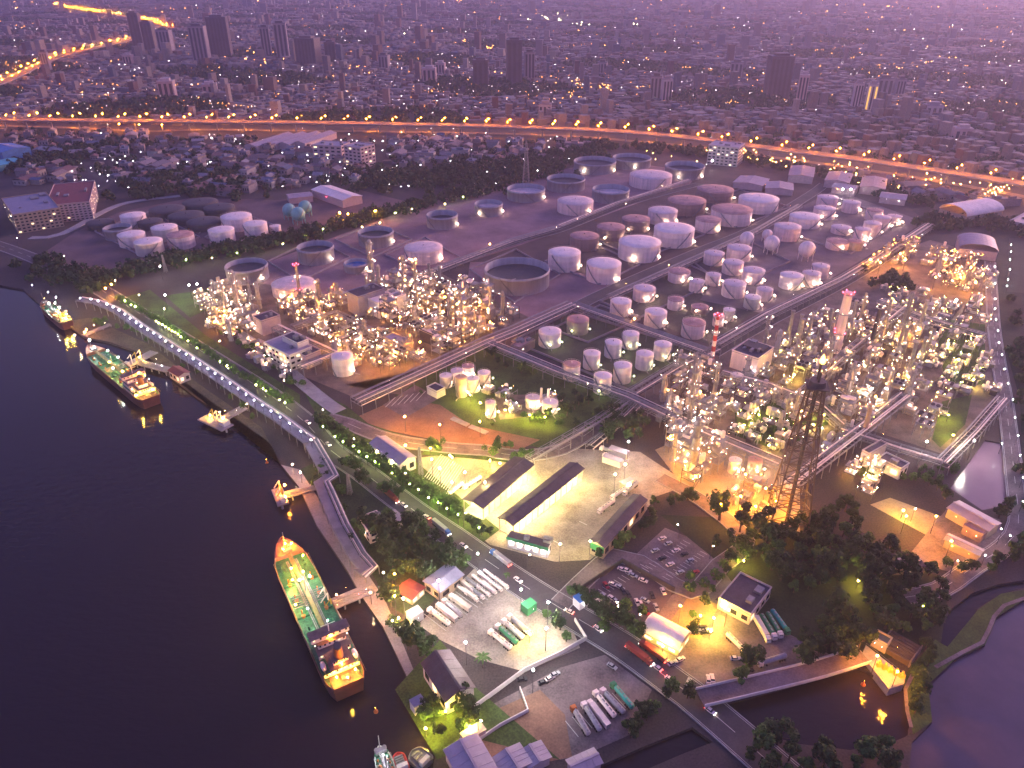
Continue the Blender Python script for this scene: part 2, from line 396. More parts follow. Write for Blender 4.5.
S('lawn', [(115, 300), (200, 350), (300, 405), (300, 395), (205, 335), (150, 290)], GRASS, 'planted strip beside the riverside road')
S('ground', [(495, 395), (560, 395), (555, 415), (500, 420)], YARD3, 'gravel floor of the garden utility plant')
for poly in ([(352, 418), (380, 428), (412, 438), (470, 445), (520, 451), (518, 455), (457, 446), (405, 440), (350, 422)], [(425, 449), (470, 453), (512, 459), (510, 463), (470, 459), (422, 455)], [(735, 410), (775, 400), (798, 425), (770, 448), (735, 436)], [(800, 415), (830, 405), (828, 425), (805, 432)], [(942, 402), (972, 395), (965, 425), (940, 448), (932, 440)], [(935, 318), (985, 325), (985, 385), (945, 385)], [(860, 462), (880, 470), (872, 482), (855, 474)], [(230, 300), (205, 290), (165, 296), (190, 318)]):
    S('lawn', poly, GRASS, 'lit green strip of grass inside the refinery')
MAINR = road('road', [(-60, 228), (0, 246), (47, 264), (90, 284), (130, 308), (170, 332), (215, 360), (265, 392), (303, 421), (331, 451), (361, 471), (391, 494), (421, 516), (451, 536), (485, 560), (530, 590), (579, 620), (624, 647), (660, 673), (690, 695), (735, 733), (800, 790)], 15, 'main riverside road running past the truck yards')
road('road', [(326, 418), (348, 424), (375, 435), (408, 443), (457, 449), (488, 451), (516, 456), (560, 450), (600, 425)], 11, 'curved refinery road above the loading yard', YARD2)
road('road', [(355, 312), (430, 274), (512, 243), (560, 230), (618, 207), (658, 195), (700, 184)], 12, 'straight tank farm road beside the open topped tanks', None, False)
road('road', [(575, 308), (594, 298), (640, 277), (700, 251), (755, 228), (810, 195), (825, 184)], 13, 'tank farm road between the large and small tanks', None, False)
road('road', [(712, 354), (768, 322), (843, 283), (893, 252), (928, 227), (960, 214), (1000, 200)], 12, 'eastern service road climbing to the hangar', None, False)
road('road', [(990, 262), (992, 300), (994, 330), (999, 365), (1005, 400), (1010, 440), (1015, 484), (1018, 524), (1005, 546), (975, 566), (940, 590), (905, 598)], 9, 'perimeter road along the dark field', YARD2)
road('road', [(560, 605), (590, 575), (615, 556), (640, 562), (690, 592), (720, 566), (745, 540), (700, 500), (660, 478)], 9, 'service road around the car parks', YARD2, False)
road('road', [(213, 318), (262, 350), (320, 398), (340, 412)], 9, 'inner road along the riverside process unit', CONC, False)
road('road', [(30, 238), (62, 234), (120, 205), (180, 196)], 8, 'lane in front of the apartment blocks', CONC, False)
road('path', [(935, 668), (962, 653), (982, 643), (994, 617), (1004, 606), (1040, 594)], 1.6, 'pale footpath winding along the pond', YARD2, False, False)
road('path', [(911, 728), (907, 712), (905, 690), (912, 676)], 1.4, 'pale path over the embankment', YARD2, False, False)
def stripes(a, b, n, px_w, label, w=.25):
    A, B_ = G(*a), G(*b); d = (G(*px_w) - A); mb = MB(); _lev[0] += 1; z = .03 + .008 * _lev[0]; e = (B_ - A).normalized() * w
    for k in range(n):
        p = A.lerp(B_, k / (n - 1)); mb.add([(v.x, v.y, z) for v in (p, p + e, p + e + d, p + d)], [(0, 1, 2, 3)])
    bm = bmesh.new(); me = mb.mesh('bay_marking', LINEW); bm.from_mesh(me)
    for f in bm.faces:
        f.normal_update()
        if f.normal.z < 0: f.normal_flip()
    bm.to_mesh(me); bm.free(); tag(obj('bay_marking', me), label, None, None, 'structure')
stripes((448, 492), (425, 478), 12, (464, 468), 'painted lorry bays at the warehouse end of the loading yard', .5)
stripes((560, 545), (612, 508), 3, (552, 541), 'painted lane lines beside the long workshop', .4)
stripes((645, 575), (690, 545), 14, (638, 571), 'painted bays of the second car park'); stripes((655, 582), (700, 552), 14, (662, 586), 'second line of painted bays in the second car park')
stripes((598, 590), (640, 565), 12, (606, 595), 'painted bays of the dark car park'); stripes((395, 398), (425, 392), 6, (385, 408), 'yellowed stripes of the dark paved bay', .6)
stripes((565, 722), (618, 690), 9, (578, 738), 'painted bays of the asphalt lorry park', .3); stripes((424, 615), (480, 575), 12, (446, 632), 'painted bays of the tanker parking yard', .3)
# ------------------------------------------------------------------ storage tanks
def tank(px, py, w, h, look, yard, stair=True):
    h = h
    c = G(px, py, h); r = w / 2 * mpp(px, py, h)
    wallm, roofm, kind = LOOKS[look]
    t = thing('storage_tank', 'x', 'storage tank', (c.x, c.y, 0))
    n = 40 if r > 12 else 28
    mb = MB()
    if kind == 'open':
        th = .5
        mb.lathe([(r, 0), (r, h - 1.6), (r + .55, h - 1.6), (r + .55, h - 1.3), (r, h - 1.3), (r, h), (r - th, h), (r - th, h * .3)], n)
        mb.build('shell', wallm, t)
        mb = MB(); zf = h * R.uniform(.45, .62)
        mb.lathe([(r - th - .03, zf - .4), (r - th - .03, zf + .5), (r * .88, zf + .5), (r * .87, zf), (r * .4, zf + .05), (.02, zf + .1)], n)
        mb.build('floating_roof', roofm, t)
        mb = MB(); a0 = R.uniform(3.6, 5.6)
        mb.bar((math.cos(a0) * (r - th), math.sin(a0) * (r - th), h), (math.cos(a0) * r * .3, math.sin(a0) * r * .3, zf + .4), .9); mb.build('rolling_ladder', STEEL, t)
    else:
        mb.lathe([(r, 0), (r, h * .33), (r + .03, h * .335), (r + .03, h * .35), (r, h * .355), (r, h * .66), (r + .03, h * .665), (r + .03, h * .68), (r, h * .685), (r, h)], n)
        mb.build('shell', wallm, t)
        mb = MB(); mb.lathe([(r, h - .01), (r + .16, h), (r + .16, h + .15), (r * .66, h + .5 + r * .03), (r * .33, h + .5 + r * .055), (.05, h + .5 + r * .07)], n); mb.build('roof', roofm, t)
        mb = MB()
        for a in np.linspace(0, 2 * math.pi, 20, endpoint=False):
            mb.bar((r * math.cos(a), r * math.sin(a), h), (r * math.cos(a), r * math.sin(a), h + 1.2), .1)
            a2 = a + math.pi / 10; mb.bar((r * math.cos(a), r * math.sin(a), h + 1.2), (r * math.cos(a2), r * math.sin(a2), h + 1.2), .1)
        mb.build('railing', wallm, t)
        mb = MB(); mb.prism(.5, .5, h + .3, h + 1.6 + r * .07, 8); mb.build('vent', wallm, t)
    if stair:
        mb = MB(); a0 = R.uniform(4.2, 5.3); m = 14; sp = min(1.2, 14 / r) * R.choice((-1, 1))
        for k in range(m):
            a = a0 + sp * k / m; a2 = a0 + sp * (k + 1) / m; rr = r + .7
            p, q = Vector((rr * math.cos(a), rr * math.sin(a), h * k / m)), Vector((rr * math.cos(a2), rr * math.sin(a2), h * (k + 1) / m))
            mb.bar(p, q, .75); mb.bar(p + Vector((0, 0, 1.2)), q + Vector((0, 0, 1.2)), .18)
        mb.build('stair', STEEL if look not in ('dark',) else DARKSTEEL, t)
    mb = MB(); a = R.uniform(4, 6); mb.bar((r * .95 * math.cos(a), r * .95 * math.sin(a), .7), ((r + 5) * math.cos(a), (r + 5) * math.sin(a), .7), .55, 8)
    mb.build('outlet_pipe', PIPE, t)
    TANKS.append((t, px, py, look, yard, r, h)); return t
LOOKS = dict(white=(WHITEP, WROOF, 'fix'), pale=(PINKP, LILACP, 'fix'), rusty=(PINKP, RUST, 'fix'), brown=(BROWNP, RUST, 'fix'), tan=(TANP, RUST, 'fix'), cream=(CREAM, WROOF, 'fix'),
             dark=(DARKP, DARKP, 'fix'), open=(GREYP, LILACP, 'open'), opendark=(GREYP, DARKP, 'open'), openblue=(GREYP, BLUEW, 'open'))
WORDS = dict(white='white cone roof tank', pale='pale lilac cone roof tank', rusty='white walled tank with rust pink roof', brown='brown walled tank with reddish roof', tan='tan walled tank', cream='cream painted tank', dark='black painted low tank', open='open topped grey tank with pale floating roof', opendark='open topped grey tank with dark inside', openblue='open topped tank with bright blue floating roof')
TANKS = []
DATA = {
 'the front lawn tank yard': [(550, 331, 22.5, 11, 'white'), (578, 319, 22, 10.5, 'tan'), (631, 333.5, 16.5, 11, 'white'), (613.5, 342, 17, 11, 'white'), (592, 353, 17, 11, 'white'), (572, 364, 17, 11, 'rusty'), (603, 375.5, 18, 12, 'white'), (623, 365, 18, 12, 'white'), (645, 353.5, 17.5, 11, 'white'), (663, 344, 17.5, 11, 'white')],
 'the middle tank yard': [(621, 301, 21, 11, 'white'), (644.5, 288, 22, 10, 'pale'), (656, 311.5, 22, 11, 'white'), (676, 299, 16, 8, 'rusty'), (679.5, 271, 21.5, 9, 'rusty'), (694, 322, 23, 11, 'rusty'), (697.5, 281, 15, 9, 'pale'), (700, 306.5, 17, 5, 'brown'), (713.5, 274.5, 15, 9, 'pale'), (714.5, 253, 20, 10, 'pale'), (733.5, 262, 20.5, 10, 'pale'), (739.5, 247.5, 24, 11, 'pale'), (754, 270, 22, 11, 'pale'), (734.5, 283, 23, 11, 'pale'), (753, 297, 16, 9, 'cream'), (765, 289, 16, 9, 'pale'), (729.5, 309.5, 11.5, 9, 'cream'), (719, 316, 11, 8, 'pale')],
 'the large tank rows': [(564.5, 252, 32.5, 15, 'white'), (604, 263, 34.5, 15, 'white'), (640, 241.5, 42, 15, 'white'), (674.5, 228, 40, 15, 'white'), (584.5, 235.5, 29, 12, 'brown'), (611, 226.5, 28, 12, 'brown'), (636, 218.5, 28, 12, 'brown'), (663, 210, 29, 13, 'pale'), (687, 200, 38, 13, 'brown'), (708.5, 219, 25, 12, 'rusty'), (732, 209, 40, 14, 'rusty'), (715.5, 189, 36, 12, 'brown'), (759, 198, 39, 13, 'white')],
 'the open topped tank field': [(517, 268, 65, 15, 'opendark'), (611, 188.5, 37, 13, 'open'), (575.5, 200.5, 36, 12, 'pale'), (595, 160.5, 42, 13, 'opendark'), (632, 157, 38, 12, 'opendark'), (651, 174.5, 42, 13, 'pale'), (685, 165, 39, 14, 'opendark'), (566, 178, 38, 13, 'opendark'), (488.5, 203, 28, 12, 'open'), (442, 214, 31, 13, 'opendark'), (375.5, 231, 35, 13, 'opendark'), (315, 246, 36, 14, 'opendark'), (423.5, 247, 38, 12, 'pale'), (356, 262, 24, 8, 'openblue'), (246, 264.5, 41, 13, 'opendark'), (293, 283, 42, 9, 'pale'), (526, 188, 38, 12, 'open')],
 'the eastern tank yard': [(828, 197, 20, 11, 'pale'), (825, 208, 21, 11, 'pale'), (852, 202, 17, 11, 'pale'), (805.5, 216, 30, 10, 'white'), (788, 226, 26, 13, 'pale'), (841.5, 227, 19, 6, 'pale'), (863, 229, 15, 12, 'pale'), (873, 223, 17, 12, 'pale'), (882.5, 217, 17, 12, 'pale'), (875, 210, 16, 10, 'rusty'), (838, 241, 22, 7, 'rusty'), (856, 241, 15, 8, 'tan'), (821, 265.5, 17, 11, 'pale'), (812, 273, 18, 11, 'pale'), (792, 275, 22.5, 11, 'white'), (895, 216, 14, 9, 'pale')],
 'the old depot yard': [(132.5, 215, 24, 11, 'white'), (117, 227, 26, 11, 'opendark'), (131, 234, 26, 11, 'white'), (164, 227, 25, 12, 'cream'), (180, 234.5, 26, 12, 'rusty'), (148, 241, 27, 12, 'cream'), (221, 229.5, 25, 12, 'white'), (236, 216, 30, 13, 'white'), (255, 223.5, 23, 12, 'white'), (100, 222, 26, 6, 'dark'), (150, 221, 24, 7, 'dark'), (167, 209, 34, 7, 'dark'), (186, 215, 34, 7, 'dark'), (204, 221, 34, 7, 'dark'), (200, 202, 34, 7, 'dark'), (219, 207, 30, 7, 'dark'), (275, 226, 11, 6, 'white')],
 'the lawn below the pipe rack corner': [(445.7, 375.5, 12.5, 8, 'cream'), (457, 370.5, 12.5, 8.5, 'pale'), (468, 366, 12, 8.5, 'rusty'), (461, 377, 11.5, 14, 'tan'), (473, 378.5, 13, 9, 'cream'), (484, 372.5, 12.5, 8, 'cream'), (490.5, 402.5, 10.5, 10, 'pale'), (533, 397.5, 15, 7, 'pale'), (550, 402, 16, 7, 'white')],
}
for yard, rows in DATA.items():
    for r_ in rows: tank(*r_, yard)
tank(342, 356, 21.5, 13, 'white', 'the riverside process unit'); tank(735.5, 460, 12.5, 8, 'cream', 'the orange lit yard by the flare tower'); tank(755.5, 460, 14, 8, 'tan', 'the orange lit yard by the flare tower')
tank(737, 375, 13, 8, 'cream', 'the yard below the white hall')
from collections import defaultdict
byk = defaultdict(list)
for e in TANKS: byk[(e[3], e[4])].append(e)
for (look, yard), l in byk.items():
    l.sort(key=lambda e: e[1])
    for i, e in enumerate(l):
        e[0]['label'] = (WORDS[look] + (', ' + ORD[i] + ' of its look counted from the river' if len(l) > 1 else ' alone of its look') + ', ' + yard.replace('the ', 'in ', 1)).replace('lit yard by the flare tower', 'lit flare yard').replace('open topped tank field', 'open tank field').replace('lawn below the pipe rack corner', 'rack corner lawn')
        e[0]['label'] = e[0]['label'].replace('counted from the river', 'from the river').replace('open topped grey tank with pale floating roof', 'open tank with pale floating roof').replace('open topped grey tank with dark inside', 'open tank with dark inside').replace('white walled tank with rust pink roof', 'tank with rusty pink roof').replace('brown walled tank with reddish roof', 'brown tank with reddish roof').replace('of its look ', '')
        e[0]['group'] = 'storage tanks in ' + yard
# spheres
def sphere_tank(px, py, w, m, label, group):
    r = w / 2 * mpp(px, py, 8); c = G(px, py, r * 1.35)
    t = thing('gas_sphere', label, 'gas tank', (c.x, c.y, 0), 0, group)
    mb = MB(); prof = [(max(.05, r * math.sin(a)), r * 1.35 - r * math.cos(a)) for a in np.linspace(0, math.pi, 15)]
    mb.lathe(prof, 28); mb.build('sphere', m, t)
    for k in range(8):
        a = k * math.pi / 4; mb = MB(); mb.bar((r * .92 * math.cos(a), r * .92 * math.sin(a), 0), (r * .92 * math.cos(a), r * .92 * math.sin(a), r * 1.35), .6, 6); mb.build('leg', m, t)
    mb = MB(); 
    for k in range(12):
        a, b_ = k * .13, (k + 1) * .13
        mb.bar((r * 1.05 * math.cos(4.4 + a), r * 1.05 * math.sin(4.4 + a), r * 2.2 * k / 12), (r * 1.05 * math.cos(4.4 + b_), r * 1.05 * math.sin(4.4 + b_), r * 2.2 * (k + 1) / 12), .5)
    mb.build('stair', STEEL, t); return t
for a in ((289, 210, 13, TURQ, 'turquoise gas sphere, first from the river of three in the depot'), (298, 214, 14, TURQ, 'turquoise gas sphere, middle of three in the depot'), (305, 207, 13, TURQ, 'turquoise gas sphere, last from the river of three in the depot')): sphere_tank(*a, 'turquoise gas spheres')
for a in ((772, 243, 15, WHITEP, 'white gas sphere standing in front of the smallest sphere'), (767.5, 234.5, 10.5, WHITEP, 'smallest white gas sphere, half hidden behind a larger one'), (747, 238.5, 14, WHITEP, 'white gas sphere beside the tank farm road'), (807, 249, 16, WHITEP, 'large white gas sphere with a bright lamp beside the eastern tanks')): sphere_tank(*a, 'white gas spheres')

# ------------------------------------------------------------------ bund walls
def wall_loop(poly, h, th, m, name, label, cat, closed=True, group=None):
    pts = [G(x, y) for x, y in poly]; c = pts[0].copy()
    mb = MB(); n = len(pts)
    for i in range(n if closed else n - 1):
        a, b_ = pts[i] - c, pts[(i + 1) % n] - c
        d = (b_ - a); L = d.length; q = Matrix.Translation(a) @ Matrix.Rotation(math.atan2(d.y, d.x), 4, 'Z')
        mb.box(-th / 2 + (.01 * i), L + th / 2 - .01, -th / 2, th / 2, 0, h + .004 * (i % 2), q)
    o = mb.build(name, m); o.location = c; return tag(o, label, cat, group)
BW = mat('bund_wall', (.30, .25, .28), .9, .2, .2)
for poly, lab in (([(512, 342), (572, 312), (700, 352), (636, 394)], 'low wall around the front lawn tank yard'),
                  ([(552, 330), (588, 343), (640, 320), (600, 306)], 'low wall between the two tank lawns'),
                  ([(600, 302), (690, 266), (722, 280), (640, 318)], 'low wall around the near half of the middle yard'),
                  ([(695, 264), (745, 240), (790, 262), (728, 290)], 'low wall around the far half of the middle yard'),
                  ([(545, 262), (590, 243), (640, 265), (600, 285)], 'low wall around the two white tanks by the great open tank'),
                  ([(594, 240), (650, 215), (705, 235), (640, 260)], 'low wall around the two largest white tanks'),
                  ([(470, 270), (516, 250), (560, 275), (515, 303)], 'low wall around the great open topped tank'),
                  ([(268, 262), (316, 240), (350, 258), (300, 282)], 'low wall around an open tank by the depot hedge'),
                  ([(335, 240), (375, 225), (412, 240), (372, 258)], 'low wall around an open tank behind the blue roof tank'),
                  ([(385, 255), (425, 238), (460, 258), (425, 275)], 'low wall around the pale tank near the stacks'),
                  ([(690, 205), (740, 190), (790, 208), (735, 228)], 'low wall around the rust roof tank in the large rows'),
                  ([(780, 230), (840, 200), (900, 222), (850, 255)], 'low wall around the eastern tanks'),
                  ([(95, 232), (150, 212), (200, 238), (140, 256)], 'low wall around the cream depot tanks'),
                  ([(205, 238), (245, 215), (280, 228), (232, 245)], 'low wall around the white depot tanks')):
    wall_loop(poly, 1.6, .7, BW, 'bund_wall', lab, 'wall', True, 'bund walls of the tank farm')
wall_loop([(582, 590), (622, 563), (674, 592)], 3, .5, DARKSTEEL, 'boundary_wall', 'dark wall along two sides of the car park', 'wall', False)
wall_loop([(575, 622), (586, 640), (560, 655), (524, 672), (470, 712)], 2.4, .5, WALLW, 'boundary_wall', 'pale boundary wall between tanker yard and lorry park', 'wall', False)
wall_loop([(478, 742), (500, 727), (528, 712), (520, 690)], 2, .4, WALLW, 'boundary_wall', 'low pale wall of the yellow lit garden', 'wall', False)

# ------------------------------------------------------------------ pipe racks
def pipe_rack(px, width, h, label, npipe=6, lampkind=None, lampstep=0, deck=False, cat='pipe rack', spacing=9.0, z0=0.0, name='pipe_rack', lamps_px=None, bright=1.0):
    pts = [G(x, y, h) for x, y in px]; pts = [Vector((p.x, p.y, 0)) for p in pts]
    path = [pts[0]]
    for a, b_ in zip(pts, pts[1:]):
        n = max(1, int((b_ - a).length / spacing))
        path += [a.lerp(b_, (k + 1) / n) for k in range(n)]
    ns = normals(path); o0 = path[0].copy()
    t = thing(name, label, cat, (o0.x, o0.y, 0))
    P = [p - o0 for p in path]
    mb = MB()
    for p, n in zip(P, ns):
        a, b_ = p + n * width / 2, p - n * width / 2
        for q in (a, b_): mb.bar(q + Vector((0, 0, z0)), q + Vector((0, 0, h)), .45)
        mb.bar(a + Vector((0, 0, h)), b_ + Vector((0, 0, h)), .45)
        if not deck and h > 5: mb.bar(a + Vector((0, 0, h - 2.6)), b_ + Vector((0, 0, h - 2.6)), .4)
    for s in (-1, 1):
        for i in range(len(P) - 1):
            mb.bar(P[i] + ns[i] * s * width / 2 + Vector((0, 0, h)), P[i + 1] + ns[i + 1] * s * width / 2 + Vector((0, 0, h)), .4)
    mb.build('steel_frame', STEEL, t)
    for k in range(npipe):
        off = (k + .5) / npipe - .5; d = R.choice((.35, .5, .7, .9)); zz = h + .25 + d / 2 if (k % 3 or deck) else h - 2.3 + d / 2
        if deck: off = off * .38 + .28
        mb = MB()
        for i in range(len(P) - 1):
            mb.bar(P[i] + ns[i] * off * width + Vector((0, 0, zz)), P[i + 1] + ns[i + 1] * off * width + Vector((0, 0, zz)), d, 8)
        mb.build('pipe', R.choice((PIPE, PIPE, STEEL, WHITEP)), t)
    if deck:
        mb = MB()
        for i in range(len(P) - 1):
            a, b_, n0, n1 = P[i], P[i + 1], ns[i], ns[i + 1]
            q = [a + n0 * width * .05, a - n0 * width * .48, b_ - n1 * width * .48, b_ + n1 * width * .05]
            mb.add([v + Vector((0, 0, zz)) for zz in (h + .21, h + .4) for v in q], [(3, 2, 1, 0), (4, 5, 6, 7), (0, 1, 5, 4), (1, 2, 6, 5), (2, 3, 7, 6), (3, 0, 4, 7)])
        mb.build('walkway', mat('walkway_grey', (.2, .18, .21), .9), t)
        mb = MB()
        for i in range(len(P) - 1):
            a, b_ = P[i] - ns[i] * width * .47, P[i + 1] - ns[i + 1] * width * .47
            mb.bar(a + Vector((0, 0, h + 1.5)), b_ + Vector((0, 0, h + 1.5)), .12); mb.bar(a + Vector((0, 0, h + .4)), a + Vector((0, 0, h + 1.5)), .12)
        mb.build('railing', STEEL, t)
    if lampstep:
        for i in range(lampstep // 2, len(P), lampstep):
            s = 1 if R.random() < .5 else -1
            p = P[i] + ns[i] * s * width * .55; lamp(t, p.x, p.y, h + R.choice((-1.5, 2.2)), lampkind, bright)
    return t
RK = pipe_rack
RK([(356, 400), (420, 371), (487, 340), (512, 330), (572, 303)], 12, 9, 'wide lilac pipe rack from the road corner past the great open tank', 9, 'p', 6)
RK([(490, 343), (558, 371), (628, 396), (679, 420), (722, 439), (780, 463)], 10, 8, 'pipe rack descending from the rack corner toward the flare tower', 8, 'p', 7)
RK([(573, 303), (640, 327), (706, 350)], 10, 8, 'pipe rack behind the front lawn tanks', 7, 'p', 12)
RK([(716, 348), (680, 363), (632, 392)], 9, 7, 'pipe rack linking the red mast to the front rack', 6, 'p', 8)
RK([(626, 400), (600, 418), (530, 458)], 7, 7, 'narrow pipe bridge over the curved road to the loading sheds', 5)
RK([(640, 400), (618, 422), (590, 445)], 6, 5, 'short pipe bridge beside the round tree clump', 4)
RK([(293, 326), (336, 312), (374, 332), (426, 360)], 8, 8, 'pipe rack crossing the riverside process unit', 6, 'p', 4)
RK([(276, 326), (305, 340), (334, 353), (300, 366)], 8, 9, 'hooked pipe rack beside the white office block', 6, 'p', 5)
RK([(716, 344), (768, 314), (843, 278), (893, 248), (930, 224)], 10, 6, 'long pipe rack beside the eastern service road', 8, 'w', 9)
RK([(400, 286), (431, 271), (512, 240), (560, 226)], 9, 5, 'low pipe rack beside the open tank field', 7, 'p', 9)
RK([(560, 226), (618, 203), (690, 180)], 8, 4, 'low pipe rack along the far tank road', 6, 'p', 9)
RK([(610, 296), (700, 256), (757, 230), (800, 205)], 8, 4, 'low pipe rack between the large and small tanks', 7, 'a', 7)
RK([(842, 428), (900, 447), (943, 460)], 8, 7, 'pipe rack along the foot of the eastern unit', 6, 'a', 5)
RK([(943, 462), (975, 430), (1003, 398)], 8, 7, 'pipe rack beside the long reservoir', 6, 'w', 9)
RK([(785, 488), (808, 470), (863, 428), (905, 395)], 9, 8, 'pipe rack running past the flare tower legs', 7, 'w', 5)
RK([(722, 372), (770, 385), (820, 405), (842, 425)], 9, 8, 'pipe rack through the middle of the eastern unit', 7, 'p', 4)
RK([(880, 300), (925, 318), (985, 335)], 8, 7, 'pipe rack at the far edge of the eastern unit', 6, 'y', 4)
RK([(800, 395), (850, 350), (905, 305)], 8, 8, 'pipe rack beside the red topped chimney', 6, 'p', 4)
JET = [(80, 299), (98, 302), (119, 311), (141, 327), (165, 342), (193, 360), (222, 379), (254, 401), (280, 418), (311, 441)]
jr = RK(JET, 9, 6, 'lamp lined pipe bridge running along the muddy river bank', 5, None, 0, True, 'pipe bridge', 9, -1, 'pipe_bridge')
RK([(311, 441), (331, 476), (322, 482), (341, 526), (358, 556), (369, 568), (360, 574)], 9, 5, 'bent pipe bridge along the concrete quay', 5, None, 0, True, 'pipe bridge', 9, -1, 'pipe_bridge')
LMP = dict(jet=post_mesh(5, lampmat('jetty_white', (.86, .90, 1), 60), .5), hedge=post_mesh(6, lampmat('hedge_yellow', (.85, .95, .22), 260), .42), sod=post_mesh(9, L_SODIUM, .55),
           tank=post_mesh(4, lampmat('tank_lamp_mat', (1, .74, .5), 130), .5), perim=post_mesh(7, lampmat('perimeter_white', (.80, .95, .85), 45), .5), tgreen=post_mesh(4, lampmat('tank_green_mat', (.85, 1, .45), 55), .45),
           floody=post_mesh(11, L_FLOODY, .6), floodw=post_mesh(13, L_FLOODW, .65), floodo=post_mesh(11, L_FLOODO, .6), road=post_mesh(9, lampmat('road_warm', (1, .62, .35), 80), .45, 1.2),
           grass=post_mesh(5, lampmat('grass_yellow', (1, .72, .08), 700), .55), wharf=post_mesh(7, lampmat('wharf_warm', (1, .66, .34), 190), .55))
def post(kind, px, py, label, group, z=0.0, name='lamp_post', head=None):
    p = G(px, py, z + (head or 0)); o = obj(name, LMP[kind], None, (p.x, p.y, z), R.uniform(0, 6.28))
    return tag(o, label, 'lamp', group)
for x, y in [(32, 285), (48, 292), (56, 297), (80, 298), (91, 299), (98, 301), (107, 304), (113, 307), (119, 310), (124.5, 314), (130, 318), (136, 322), (141, 326), (147.5, 329), (153.5, 333), (160, 337), (165.5, 341), (172, 346), (179, 350), (186, 354), (193, 358.5), (200, 363.5), (207.6, 368.4), (215, 373), (222, 378), (230, 383), (238, 388.5), (246, 394), (254, 399.7), (262.5, 405), (271, 411), (280, 417), (289.5, 423), (300.7, 431), (311, 439.6)]:
    p = G(x, y, 12)
    if x < 75: post('jet', x, y, 'white lamp on the river bank before the pipe bridge', 'white bank lamps', 0, head=5.5)
    else: tag(obj('lamp_post', LMP['jet'], None, (p.x, p.y, 6.45)), 'white lamp standing on the pipe bridge along the river', 'lamp', 'lamps of the pipe bridge')
for x, y in [(125, 301), (131, 305), (135, 307), (156, 321.5), (159, 323), (162.5, 325), (165.6, 327), (169, 329), (172, 331), (175, 332.6), (178, 334.6), (181, 337), (188, 341), (197, 348), (220, 362), (227, 366), (256, 385.5), (263, 389), (266, 391), (279.5, 400), (285, 403), (323, 427), (335, 437), (343, 442), (353.5, 446.5), (359, 452), (367, 457), (375, 462), (392, 473.5), (401, 478), (410, 484.5), (418.5, 490), (428.5, 498), (438, 503), (458, 515), (479, 528), (447, 509)]:
    post('hedge', x, y, 'small yellow green lamp in the hedge beside the main road', 'hedge lamps', 0, head=6)
for x, y in [(212, 258), (237, 253), (260, 248), (283, 244), (305, 237), (323, 229), (362, 227), (380, 223), (395, 213), (412, 209), (445, 204), (463, 197), (186, 260), (480, 192), (560, 180), (590, 152)]:
    post('hedge', x, y, 'green tinted lamp in the tree belt behind the open tanks', 'tree belt lamps', 0, head=6)
for x, y in [(995, 267), (995, 275), (995, 284), (995, 299), (995, 309), (996, 320), (998, 331), (999, 343), (1002, 355), (1004.5, 369.6), (1008, 384), (1013, 400), (1015, 418), (1018, 436), (1020, 456), (1023, 478), (1023, 502), (1010, 536), (985, 556), (1002, 444), (1011, 245), (1011, 252), (1010, 260), (1010, 270), (1008, 280), (1007, 286)]:
    post('perim', x, y, 'small pale lamp along the perimeter road', 'perimeter lamps', 0, head=7)
# lamps at the feet of tanks
for e in TANKS:
    t, px, py, look, yard, r, h = e
    if look == 'dark' or 'depot' in yard: continue
    k = 'tgreen' if 'front lawn' in yard else 'tank'
    for a in ([R.uniform(-.9, -.2)] if R.random() < .6 else [R.uniform(-.9, -.3), R.uniform(-2.2, -1.4)]):
        if r > 20 and R.random() < .3: continue
        p = t.location + Vector(((r + 2) * math.cos(a), (r + 2) * math.sin(a), 0))
        tag(obj('lamp_post', LMP[k], None, p), ('green tinted' if k == 'tgreen' else 'warm') + ' lamp at a tank foot in ' + yard.replace('the ', '', 1).replace(' below the pipe rack corner', ' by the rack corner'), 'lamp', 'lamps at tanks in ' + yard)
# ------------------------------------------------------------------ process plant
U = (G(487, 341) - G(362, 402)); U.z = 0; U.normalize(); V = Vector((U.y, -U.x, 0))
ANG = math.atan2(U.y, U.x)
STRUCTS = []
RINGM = {}
def ring_mesh(r):
    k = round(r * 2) / 2
    if k not in RINGM:
        mb = MB(); n = 14
        mb.lathe([(k + .1, 0), (k + 1.3, 0), (k + 1.3, .15), (k + .1, .15), (k + .1, 0)], n, None, False)
        for i in range(n):
            a, b_ = 2 * math.pi * i / n, 2 * math.pi * (i + 1) / n; q = k + 1.25
            mb.bar((q * math.cos(a), q * math.sin(a), .15), (q * math.cos(a), q * math.sin(a), 1.3), .08)
            mb.bar((q * math.cos(a), q * math.sin(a), 1.3), (q * math.cos(b_), q * math.sin(b_), 1.3), .1)
        RINGM[k] = mb.mesh('platform', STEEL)
    return RINGM[k], k
